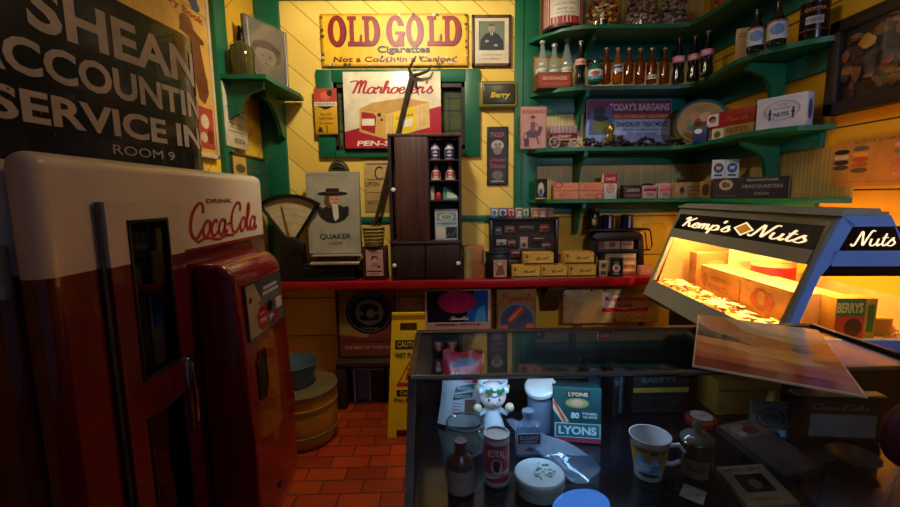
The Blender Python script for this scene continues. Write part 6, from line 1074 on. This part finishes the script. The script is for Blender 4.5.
# mug
P = put(648, 475); t = Thing('coffee_mug', 'flared ceramic mug with blue and gold picture and a curled handle', 'mug', P); cm = mat('#b8b4b0', .2, coat=.4)
mb = MB(); mb.lathe([(.029, 0), (.031, .003), (.033, .03), (.037, .07), (.044, .098), (.0455, .1), (.043, .1), (.035, .07), (.030, .01), (0, .008)], cm, 34); ga = math.atan2(-P.y, -P.x)
def mw(u, v, o_): z_ = .006+v*.088; rr = .0315+(z_-.03)*.1 if z_ < .07 else .037+(z_-.07)*.25; a = ga+(u-.5)*2.6; rr += o_+.0008; return Vector((rr*math.cos(a), rr*math.sin(a), z_))
mb.art((0, 0, 0), (.09, 0, 0), (0, 0, .088), [('r', 0, .0, 1, .92, '#a8823c'), ('r', 0, .74, 1, .86, '#5a4a28'), ('e', .5, .42, .34, .26, '#5a88c0'), ('e', .4, .35, .16, .12, '#b0c8dc'), ('e', .62, .5, .14, .1, '#88b0d0'), ('r', 0, .0, 1, .08, '#3a4a50'), ('e', .5, .12, .3, .06, '#2a3438')], warp=mw, maxu=.08); t.part(mb, 'cup', local=True)
mb = MB(); mb.tube([(.037, -.01, .078), (.058, -.016, .083), (.070, -.02, .068), (.064, -.018, .045), (.048, -.013, .034), (.033, -.008, .034)], [.005, .0052, .005, .0048, .005, .006], cm, 10); t.part(mb, 'handle', local=True)
# clip jar
P = put(697, 478, .01); t = Thing('clip_jar', 'dark glass jar with wire clip lid behind the mug', 'jar', P); mb = MB(); mb.lathe([(.034, 0), (.036, .003), (.036, .07), (.030, .082), (.030, .088)], mat('#1c1412', .12, coat=.5, wear=.2), 28); t.part(mb, 'body', local=True)
mb = MB(); mb.lathe([(.033, .089), (.034, .094), (.028, .1), (.010, .104), (.008, .115), (.012, .122), (.010, .13), (0, .132)], glass('#a89c90', 2, .15), 24); mb.tube([(.034*math.cos(a*PI/12), .034*math.sin(a*PI/12), .089) for a in range(24)], .002, mat('#a09070', .2, .9), 6, closed=True); mb.tube([(.036, -.004, .07), (.038, -.006, .09), (.036, -.004, .1)], .002, mat('#a09070', .2, .9)); t.part(mb, 'lid', local=True)
mb = MB(); mb.cylart((0, 0, 0), .036, .012, .055, math.atan2(-P.y, -P.x), 1.7, [('r', 0, 0, 1, 1, '#5a5048'), ('r', .15, .4, .85, .6, '#3a322c')]); t.part(mb, 'label', local=True)
# boxes at the back
def cbox(name, label, cat, x0, x1, y, dep, h, col, els, rz=0, group=None):
    mb = MB(); w_ = x1-x0; M = Matrix.Translation((x0, y, zD+.0008)) @ Matrix.Rotation(rz, 4, 'Z'); mb.box(0, 0, 0, w_, dep, h, mat(col, .45), .0015, M=M); R = M.to_3x3(); mb.art(M @ Vector((0, 0, 0)), R @ Vector((w_, 0, 0)), R @ Vector((0, 0, h)), els); return one(mb, name, label, cat, group)
cbox('tea_carton', 'dark green carton with a gold strip at the back of the case', 'carton', .56, .725, 1.19, .09, .125, '#14181a', [('r', .0, .52, 1, .64, '#a8882c'), ('t', 'BARRYS', .45, .83, .62, .14, '#4a5a52', .02), ('o', .5, .26, .3, .16, .15, '#2c2a24'), ('r', .05, .05, .95, .1, '#242420')])
cbox('dark_packet', 'slim dark packet with pale edge lettering left of the gold strip carton', 'packet', .492, .525, 1.17, .08, .15, '#101418', [('r', .55, .1, .8, .9, '#3a4a48'), ('t', 'TEA', .3, .7, .4, .1, '#5a6a68')])
cbox('dark_packet', 'narrow dark blue packet right of the teal tea box', 'packet', .43, .468, 1.2, .06, .14, '#141a2c', [('o', .5, .6, .3, .14, .2, '#2a3a5a')])
# books and flat things
def flat(name, label, cat, q, z0, th, col, els, rough=.2):
    """flat thing whose top face corners (px) are q: near-left, near-right, far-right, far-left"""
    P_ = [at(*p, z0+th) for p in q]; P_[2] = P_[1]+(P_[3]-P_[0])
    mb = MB(); B = [Vector((p.x, p.y, z0)) for p in P_]; mb.add(P_+B, [(0, 1, 2, 3), (7, 6, 5, 4), (0, 4, 5, 1), (1, 5, 6, 2), (2, 6, 7, 3), (3, 7, 4, 0)], mat(col, rough, wear=.2))
    mb.art(P_[0], P_[1]-P_[0], P_[3]-P_[0], els, rough=rough, off0=.0004, step=.00006); return one(mb, name, label, cat)
flat('picture_book', 'large glossy dark book with a food picture lying flat in the case', 'book', ((786, 478), (826, 467), (752, 421), (716, 425)), zD+.001, .018, '#3a3230', [('r', .02, .02, .98, .98, '#5c504c'), ('r', .03, .66, .97, .97, '#8a6a54'), ('e', .4, .82, .25, .1, '#a08a78'), ('e', .6, .78, .2, .08, '#7a3a2c'), ('e', .3, .74, .1, .05, '#b8a898'), ('e', .7, .88, .15, .05, '#8a5a40'), ('t', 'RECIPES', .5, .55, .6, .06, '#6a605c')], .12)
flat('booklet', 'beige booklet with a dark photo lying at the front of the case', 'booklet', ((748, 507), (800, 503), (760, 464), (716, 467)), zD+.001, .012, '#7a6c54', [('r', .02, .02, .98, .98, '#857558'), ('t', 'HISTORY', .5, .88, .8, .1, '#3a3228', .01), ('r', .2, .3, .8, .75, '#2c2420'), ('e', .5, .5, .12, .12, '#6a5a4a'), ('t', 'County', .5, .14, .5, .09, '#3a3228', .01)], .18)
flat('price_card', 'small blank pale card at the front beside the mug', 'card', ((679, 495), (703, 505), (706, 490), (684, 483)), zD+.001, .0015, '#8a8478', [('e', .7, .5, .08, .1, '#7a5a48')])
P = put(726, 408, 0); mb = MB(); P = Vector((.73, 1.13, zD+.0006)); mb.lathe([(.040, 0), (.042, .003), (.042, .016), (.038, .020), (.0, .022)], mat('#8a2420', .3), 30, c=P); mb.art(P+Vector((-.035, -.035, .0215)), (.07, 0, 0), (0, .07, 0), [('e', .5, .5, .42, .42, '#a8a49c'), ('t', 'CANDY', .5, .5, .5, .14, '#3a3a3a', .02)], off0=.0005, step=.0001); one(mb, 'round_tin', 'shallow round red tin with a pale lid at the back of the case', 'tin')
mb = MB(); Q = put(788, 437); mb.add([Q+Vector((-.02, 0, .0)), Q+Vector((.012, -.018, .002)), Q+Vector((.022, .012, .0)), Q+Vector((0, .004, .016)), Q+Vector((-.015, .018, .008))], [(0, 1, 3), (1, 2, 3), (0, 3, 4), (2, 4, 3)], mat('#6ab0d8', .5)); one(mb, 'paper_scrap', 'small folded light blue paper scrap beside the glossy book', 'paper')
# right end cards and boxes
cbox('wooden_tray', 'low yellow brown wooden box at the right back of the case', 'box', .80, .985, 1.17, .10, .105, '#a8782c', [('r', 0, .75, 1, 1, '#b88430'), ('r', 0, .7, 1, .73, '#5a3c14')])
mb = MB(); P = Vector((.925, 1.12, zD+.0008)); mb.lathe([(.016, 0), (.017, .003), (.017, .07), (.012, .08), (.012, .095), (0, .096)], '#b8942c', 20, c=P); mb.cylart(P, .017, .02, .06, math.atan2(-P.y, -P.x), 2.2, [('r', 0, 0, 1, 1, '#a83a24'), ('r', .1, .35, .9, .65, '#c8a850')]); one(mb, 'mustard_bottle', 'small yellow bottle with a red label under the tilted print', 'bottle')
cbox('oval_card', 'pale framed card with a dark oval emblem at the right of the case', 'card', .835, .93, 1.08, .012, .085, '#6a6458', [('r', .04, .04, .96, .96, '#7a7468'), ('o', .5, .5, .38, .32, .12, '#2c2824'), ('e', .5, .5, .26, .2, '#5a5248')], rz=-.15)
t = Thing('framed_menu', 'black framed sign with a blank white panel at the right end of the case', 'picture', (1.0, .98, zD)); mb = MB(); M = Matrix.Translation((.905, 1.03, zD+.001)) @ Matrix.Rotation(-.12, 4, 'Z'); mb.box(0, 0, 0, .22, .02, .125, mat('#12100f', .3), .003, M=M); mb.box(.004, -.001, .1255, .218, .03, .131, mat('#a8824c', .4), .001, M=M); t.part(mb, 'frame')
mb = MB(); R = M.to_3x3(); mb.art(M @ Vector((.02, -.001, .01)), R @ Vector((.18, 0, 0)), R @ Vector((0, 0, .105)), [('r', 0, 0, 1, 1, '#2c2420'), ('s', 'Coca-Cola', .5, .84, .75, .14, '#8a7a68', .28, .3), ('r', .12, .08, 1, .66, '#8a8c84')]); t.part(mb, 'printed_sheet')
P = Vector((.975, .93, zD+.0008)); mb = MB(); mb.lathe([(.02, 0), (.03, .004), (.045, .018), (.052, .024), (.049, .026), (.03, .01), (0, .006)], mat('#6a6258', .15, .5), 30, c=P); one(mb, 'metal_dish', 'small shiny metal dish at the right front of the case', 'dish')
# printed sheet on the case
r_ = [ray(*p) for p in ((692, 367), (868, 399), (818, 331), (698, 315.5))]
O_ = Vector((0, 0, H)); P0 = at(692, 367, .9875); P1 = at(868, 399, .9875)
best = None
for i in range(60):
    tt = .9+i*.02
    T3 = O_+r_[3]*(tt/r_[3].y)
    for j in range(60):
        uu = .8+j*.02; T2 = O_+r_[2]*(uu/r_[2].y); e_ = ((T3-P0)-(T2-P1)).length+.35*abs((T3-P0).normalized().dot((P1-P0).normalized()))
        if T3.z < .99 or T2.z < .985 or T3.z > 1.12 or T2.z > 1.12: continue
        if best is None or e_ < best[0]: best = (e_, T3, T2)
_, T3, T2 = best
mb = MB(); U = ((P1-P0)+(T2-T3))/2; nn = (P1-P0).cross(T3-P0).normalized()*.0035
vs = [P0, P1, T2, T3]; mb.add([v+nn for v in vs]+vs, [(0, 1, 2), (0, 2, 3), (6, 5, 4), (7, 6, 4), (0, 4, 5, 1), (1, 5, 6, 2), (2, 6, 7, 3), (3, 7, 4, 0)], mat('#c8b8a0', .25))
def qw(u, v, o_): a = P0.lerp(P1, u); b_ = T3.lerp(T2, u); return a.lerp(b_, v)+nn*(1+o_/.0035)
A2 = [('r', .012, .015, .988, .985, '#c88050'), ('r', .015, .02, .985, .16, '#9a4430'), ('p', [(.015, .16), (.3, .14), (.985, .10), (.985, .22), (.4, .26), (.015, .30)], '#c86a38'), ('p', [(.015, .24), (.4, .22), (.7, .26), (.985, .2), (.985, .34), (.5, .36), (.015, .36)], '#d8843c'), ('p', [(.015, .40), (.25, .37), (.6, .30), (.985, .42), (.985, .50), (.6, .46), (.25, .48), (.015, .52)], '#e8a456'),
      ('p', [(.015, .56), (.2, .58), (.38, .50), (.5, .44), (.3, .50), (.015, .52)], '#3a2018'), ('p', [(.015, .80), (.12, .66), (.36, .54), (.3, .50), (.15, .54), (.015, .56)], '#3c241c'), ('p', [(.25, .985), (.4, .72), (.75, .6), (.985, .7), (.985, .985)], '#c8b48c'), ('p', [(.35, .985), (.5, .8), (.8, .72), (.985, .78), (.985, .985)], '#dccab0'), ('p', [(.5, .34), (.75, .38), (.9, .30), (.7, .27)], '#f0c060'), ('p', [(.1, .1), (.5, .08), (.9, .12), (.5, .13)], '#8a3c24'), ('t', 'spirit', .36, .63, .22, .11, '#b8a080', .02), ('e', .78, .5, .08, .05, '#8a8070')]
mb.art((0, 0, 0), (.4, 0, 0), (0, 0, .3), A2, warp=qw, off0=.0003, step=.00006, maxu=.08, rough=.16); one(mb, 'sunset_print', 'glossy orange and brown sunset print lying tilted on the glass case', 'print')
# ----- side counter and nut case
mb = MB(); mb.box(1.20, 1.335, .79, XR-.002, 2.42, .828, wood('#3a2214', '#1c100a', .45, 'y'), .003); mb.box(1.32, 1.36, .001, XR-.003, 2.40, .789, wood('#2a1810', '#160c07', .55)) ; one(mb, 'side_counter', 'dark wooden side counter along the right wall under the nut case', 'counter')
NZ = .829
nut = Thing('nut_warmer_case', 'lit glass nut display case with grey and blue frame and script sign', 'display case', (1.088, 1.35, NZ), rz=-math.atan(.081))
LN = 1.08; GR = mat('#8c8c7c', .4, wear=.12, scale=6); BL = mat('#6a90d8', .4, wear=.12, scale=6); BLK = mat('#0c0a0c', .25, wear=0)
def pr(poly, y0_, y1_, m, name, **k): mb = MB(); mb.prism(poly, y0_, y1_, m, 'y'); return nut.part(mb, name, local=True, **k)
dz = NZ-.83
# profile helper: x of front face at height z (local)
def fxx(z): return .035*z/.085 if z < .085 else (.035+(z-.085)*.32 if z < .335 else (.115+(z-.335)*.44 if z < .38 else .135+(z-.38)*.42))
XBK = .56
def bkx(z): return XBK-z*.10 if z < .335 else XBK-.0335-(z-.335)*1.22
pr([(0, 0), (XBK-.02, 0), (XBK-.02, .07), (fxx(.085)+.01, .07), (fxx(.085), .085)], .0, LN, GR, 'base_panel')
def slope_bar(z0, z1, t_, y0_, y1_, m, name, parent=None):
    return pr([(fxx(z0), z0), (fxx(z0)+t_, z0), (fxx(z1)+t_, z1), (fxx(z1), z1)], y0_, y1_, m, name)
slope_bar(.085, .50, .022, .016, .045, GR, 'corner_post'); slope_bar(.085, .50, .022, LN-.03, LN, GR, 'corner_post')
slope_bar(.335, .382, .014, .045, LN-.03, GR, 'sign_rail'); slope_bar(.462, .50, .014, .045, LN-.03, GR, 'top_rail')
pr([(fxx(.46)+.0, .497), (bkx(.504), .497), (bkx(.504), .508), (fxx(.5)-.004, .508)], -.004, LN+.006, GR, 'roof')
pr([(fxx(.46)+.02, .508), (bkx(.504)-.012, .508), (bkx(.504)-.016, .518), (fxx(.5)+.02, .518)], .01, LN-.01, GR, 'roof_cap')
# script sign on the long side
mb = MB(); z0, z1 = .382, .462; t_ = .012; mb.prism([(fxx(z0)+.003, z0), (fxx(z0)+t_, z0), (fxx(z1)+t_, z1), (fxx(z1)+.003, z1)], .045, LN-.03, BLK, 'y')
Of = Vector((fxx(z0)+.0025, LN-.035, z0)); Uf = Vector((0, -(LN-.085), 0)); Vf = Vector((fxx(z1)-fxx(z0), 0, z1-z0)); LIT = mat('#ffe2b0', .4, emit=1.1, wear=0)
mb.art(Of, Uf, Vf, [('s', "Kemp's", .28, .52, .44, .60, LIT, .27, .32), ('p', [(.53, .5), (.60, .86), (.67, .5), (.60, .14)], LIT), ('p', [(.545, .5), (.60, .78), (.655, .5), (.60, .22)], mat('#c8821c', .4, emit=.5, wear=0)), ('s', 'Nuts', .80, .50, .30, .60, LIT, .22, .32)], off0=.001); nut.part(mb, 'lit_sign', local=True)
# end frame (near end), in blue
def endp(poly, name, m=BL, y0_=-.002, y1_=.016): return pr(poly, y0_, y1_, m, name)
endp([(fxx(.0), 0), (bkx(0)-.02, 0), (bkx(.09), .09), (fxx(.085), .09)], 'end_sill')
endp([(fxx(.085), .09), (fxx(.085)+.03, .09), (fxx(.30)+.03, .30), (fxx(.335)+.044, .335), (fxx(.47)+.048, .47), (fxx(.497), .497), (fxx(.335), .335)], 'end_post')
endp([(bkx(.09)-.035, .09), (bkx(.09), .09), (bkx(.497), .497), (bkx(.46)-.03, .46)], 'end_post')
endp([(fxx(.38)+.03, .335), (bkx(.335)-.03, .335), (bkx(.385)-.03, .385), (fxx(.38)+.03, .385)], 'end_rail'); endp([(fxx(.47)+.04, .462), (bkx(.462)-.03, .462), (bkx(.497), .497), (fxx(.497), .497)], 'end_rail')
endp([(fxx(.30)+.028, .302), (bkx(.302)-.03, .302), (bkx(.335)-.03, .335), (fxx(.335)+.034, .335)], 'end_shade', BLK, .002, .014)
mb = MB(); a_, b2 = fxx(.42)+.045, bkx(.42)-.02; mb.prism([(a_-.01, .385), (b2+.035, .385), (b2-.04, .462), (a_+.005, .462)], .0, .012, BLK, 'y'); mb.art((a_, -.0, .385), (b2-a_, 0, 0), (0, 0, .077), [('s', 'Nuts', .42, .50, .62, .60, LIT, .20, .32)], off0=.001); nut.part(mb, 'end_lit_sign', local=True)
G1 = glass('#f6f0e0', .8)
pr([(fxx(.085)+.006, .086), (fxx(.085)+.009, .086), (fxx(.335)+.009, .335), (fxx(.335)+.006, .335)], .045, LN-.03, G1, 'front_glass')
pr([(fxx(.09)+.04, .09), (bkx(.09)-.035, .09), (bkx(.302)-.03, .302), (fxx(.302)+.045, .302)], .006, .008, G1, 'end_glass')
pr([(fxx(.085)+.03, .071), (XBK-.03, .071), (XBK-.03, .0735), (fxx(.085)+.03, .0735)], .02, LN-.02, mat('#d8b070', .6), 'inner_floor')
pr([(bkx(.085)-.01, .075), (bkx(.085)-.002, .075), (bkx(.2)-.002, .2), (bkx(.2)-.01, .2)], .02, LN-.02, mat('#c8a060', .5), 'rear_lip')
pr([(fxx(.1)+.03, .075), (bkx(.1), .075), (bkx(.36), .36), (fxx(.36)+.03, .36)], LN-.028, LN-.024, mat('#b8905a', .6), 'far_end_panel')
mb = MB(); mb.tube([(.215, .08, .478), (.215, LN-.08, .478)], .012, mat('#ffd08a', .5, emit=22, ecol='#ffae4a', wear=0), 12); nut.part(mb, 'lamp_tube', local=True, label='glowing warm lamp tube')
NM = Matrix.Translation((1.088, 1.35, NZ)) @ Matrix.Rotation(-math.atan(.081), 4, 'Z')
def nbox(name, label, cat, x0, x1, y0_, y1_, z0, z1, col, elsF=(), elsE=(), group=None):
    mb = MB(); mb.box(x0, y0_, z0, x1, y1_, z1, mat(col, .6), .0015, M=NM); R = NM.to_3x3()
    mb.art(NM @ Vector((x0, y1_, z0)), R @ Vector((0, y0_-y1_, 0)), R @ Vector((0, 0, z1-z0)), elsF); mb.art(NM @ Vector((x0, y0_, z0)), R @ Vector((x1-x0, 0, 0)), R @ Vector((0, 0, z1-z0)), elsE); return one(mb, name, label, cat, group)
fz = .0745
nbox('printed_carton', 'tan printed carton farther back in the nut case', 'carton', .17, .30, .47, .80, fz+.003, .215, '#d89c50', [('t', 'PEANUTS', .5, .35, .5, .2, '#9a5a48', .02), ('t', 'FRESH', .5, .65, .35, .15, '#9a5a48', .02), ('e', .15, .5, .08, .25, '#b86a40')])
nbox('printed_carton', 'tan carton with an orange flower picture nearest in the nut case', 'carton', .17, .32, .13, .462, fz+.003, .215, '#d8a05c', [('e', .4, .5, .16, .34, '#b86a34'), ('e', .28, .45, .07, .2, '#c8501c'), ('e', .42, .55, .08, .2, '#d8a868'), ('e', .56, .5, .09, .28, '#c8601c'), ('r', .0, .9, 1, 1, '#e8b870')])
P = NM @ Vector((.39, .60, fz+.003)); mb = MB(); r = .085; h = .20; mb.lathe([(r, 0), (r, h*.93), (r*1.03, h*.94), (r*1.03, h), (0, h+.002)], mat('#d8b078', .4), 32, c=P); mb.cylart(P, r, .02, h*.82, math.atan2(-P.y, -P.x), 3.4, [('r', 0, .0, 1, 1, '#c01c28'), ('s', 'Sampler'.replace('S', 'S'), .45, .45, .40, .18, '#e8c0b0', .28, .3), ('r', .1, .2, .9, .22, '#e8b0a0')]); one(mb, 'red_drum', 'round red drum with a tan lid behind the cartons in the nut case', 'drum')
nbox('biscuit_box', 'green, red and yellow box of nuts showing through the near end glass', 'box', .245, .375, .06, .13, fz+.003, .215, '#c08a2c', (), [('r', 0, .55, .72, 1, '#3a7a50'), ('t', 'BERRYS', .34, .76, .64, .26, '#e0d8a8', .03), ('r', 0, 0, .72, .55, '#c84434'), ('e', .45, .26, .22, .24, '#5a3420'), ('r', .72, 0, 1, 1, '#c8a03c'), ('r', .78, .15, .95, .85, '#4a7a4a')])
nbox('yellow_carton', 'long yellow carton lying at the right side of the nut case', 'carton', .40, .47, .10, .50, fz+.003, .135, '#d89a2c', [('r', .05, .3, .95, .5, '#a86a1c')], [('r', .1, .1, .9, .9, '#b8781c')])
nbox('paper_bag', 'brown paper bag at the far end of the nut case', 'bag', .20, .40, .90, .98, fz+.003, .26, '#a8733c', [('r', .1, .5, .9, .55, '#8a5a2c')], [('r', .05, .45, .95, .5, '#7a4c24'), ('r', .05, .1, .06, .9, '#7a4c24'), ('e', .5, .7, .2, .1, '#c89a60')])
nbox('price_sheet', 'pale paper sheet with faint writing standing in the nut case', 'paper', .33, .52, .84, .845, fz+.003, .30, '#e8cc98', (), [('t', '0 7 FRESH NUTS', .5, .6, .8, .12, '#a88a5c', .01), ('l', [(.1, .3), (.4, .4), (.9, .3)], .004, '#b89a70'), ('t', 'DAILY', .5, .4, .4, .1, '#a88a5c', .01)])
rnd = random.Random(21); mb = MB()
for _ in range(620):
    x, y_ = rnd.uniform(.06, .50), rnd.uniform(.05, LN-.05); 
    if .155 < x < .335 and .115 < y_ < .815 or .23 < x < .39 and y_ < .145 or .385 < x < .485 and .085 < y_ < .615 or (x-.39)**2+(y_-.6)**2 < .0105 or y_ > .88 and .185 < x < .415: continue
    if .32 < x and .82 < y_ < .86: continue
    mb.ball(NM @ Vector((x, y_, fz+.004+rnd.uniform(0, .016))), (rnd.uniform(.006, .012), rnd.uniform(.005, .01), rnd.uniform(.004, .008)), mat(rnd.choice(('#c88a44', '#d8a460', '#b87434', '#e0b478', '#a86a30')), .6, wear=0), 1, jit=.15)
for _ in range(60):
    x, y_ = rnd.uniform(.06, .17), rnd.uniform(.06, LN-.06); mb.box(-.02, -.012, 0, .02, .012, .001, mat(rnd.choice(('#ecd09a', '#e8c080', '#f0dcb0')), .6, wear=0), M=NM @ Matrix.Translation((x, y_, fz+.022)) @ Matrix.Rotation(rnd.uniform(0, 3), 4, 'Z') @ Matrix.Rotation(rnd.uniform(-.3, .3), 4, 'X'))
one(mb, 'loose_nuts', 'loose nuts and paper slips spread over the floor of the lit case', 'nuts', kind='stuff')
# ----- red chair back at the right edge
t = Thing('red_stool', 'dark red padded seat back rising at the right edge of the glass case', 'stool', (.86, .52, 0)); mb = MB(); RV = mat('#4a0812', .6, wear=.1)
cc = hit(915, 434, 'y', .70); mb.ball((cc.x, .70, cc.z), (.062, .022, .066), RV, 4); t.part(mb, 'backrest')
mb = MB(); mb.lathe([(.15, .66), (.17, .68), (.17, .715), (.15, .73), (0, .735)], RV, 32, c=(cc.x+.05, .52, -.12)); t.part(mb, 'seat')
mb = MB(); ch_ = mat('#a0a0a0', .2, 1.0); mb.tube([(cc.x, .705, cc.z-.05), (cc.x+.01, .70, .75), (cc.x+.03, .66, .60), (cc.x+.05, .6, .545)], .010, ch_); mb.tube([(cc.x+.05, .52, .02), (cc.x+.05, .52, .545)], .022, ch_, 14); t.part(mb, 'post')
mb = MB(); mb.lathe([(.2, 0.001), (.2, .012), (.03, .03)], ch_, 32, c=(cc.x+.05, .52, 0)); t.part(mb, 'foot')
# ------------------------------------------------------------------ lights
def area(name, loc, rot, sx, sy, e, col):
    l = bpy.data.lights.new(name, 'AREA'); l.shape = 'ELLIPSE' if name == 'blue_glow_light' else 'RECTANGLE'; l.size = sx; l.size_y = sy; l.energy = e; l.color = col
    o = bpy.data.objects.new(name, l); C.objects.link(o); o.location = loc; o.rotation_euler = rot; return o
def point(name, loc, e, col, r=.05):
    l = bpy.data.lights.new(name, 'POINT'); l.energy = e; l.color = col; l.shadow_soft_size = r
    o = bpy.data.objects.new(name, l); C.objects.link(o); o.location = loc; return o
def spot(name, loc, tgt, e, col, ang, blend=.6, r=.06):
    l = bpy.data.lights.new(name, 'SPOT'); l.energy = e; l.color = col; l.shadow_soft_size = r; l.spot_size = ang; l.spot_blend = blend
    o = bpy.data.objects.new(name, l); C.objects.link(o); o.location = loc; o.rotation_euler = (Vector(tgt)-Vector(loc)).to_track_quat('-Z', 'Y').to_euler(); return o
spot('ceiling_spot', (-.25, 2.0, 2.74), (-.25, 2.95, 1.7), 75, (1, .86, .62), 2.5, .6, .08)
point('ceiling_bulb', (.5, 1.7, 2.65), 8, (1, .84, .62), .12)
area('blue_glow_light', (1.0, -1.05, 2.64), (.95, 0, .12), .42, .22, 2.0, (.07, .28, 1))  # added unseen panel; its reflection makes the blue glow in the front glass
spot('cool_shelf_fill', (1.1, -.6, 2.1), (1.25, 1.9, 1.45), 62, (.68, .80, 1), .80, .7, .05)  # added fill that brightens the nut case end and the right shelves
spot('cool_case_fill', (.35, -.7, 2.2), (.40, .95, .82), 20, (.58, .76, 1), .75, .8, .04)  # added fill behind the camera, lifts the fronts of the case goods
area('case_strip_light', (.28, yF+.018, zT-.014), (.35, 0, 0), .55, .015, 1.25, (.42, .66, 1))
area('nut_case_lamp', tuple(NM @ Vector((.205, LN/2, .455))), (0, 0, -math.atan(.081)), .03, .95, 26, (1, .64, .27))
w = bpy.data.worlds.new('World'); S.world = w; w.use_nodes = True; w.node_tree.nodes['Background'].inputs[0].default_value = (.5, .6, .8, 1); w.node_tree.nodes['Background'].inputs[1].default_value = .06
# ------------------------------------------------------------------ camera
cd = bpy.data.cameras.new('Camera'); cam = bpy.data.objects.new('Camera', cd); C.objects.link(cam); S.camera = cam
cd.sensor_width = 36; cd.lens = 36*F/900; cd.clip_start = .02
# camera axes in world coordinates
ex = Vector((_x[0], _d[0], -_v[0])); ey = Vector((_x[1], _d[1], -_v[1])); ez = Vector((_x[2], _d[2], -_v[2]))
R = Matrix(((ex.x, -ey.x, -ez.x), (ex.y, -ey.y, -ez.y), (ex.z, -ey.z, -ez.z)))
cam.matrix_world = Matrix.Translation((0, 0, H)) @ R.to_4x4()
S.view_settings.view_transform = 'Standard'; S.view_settings.look = 'None'; S.view_settings.gamma = 1; S.view_settings.exposure = 0.0
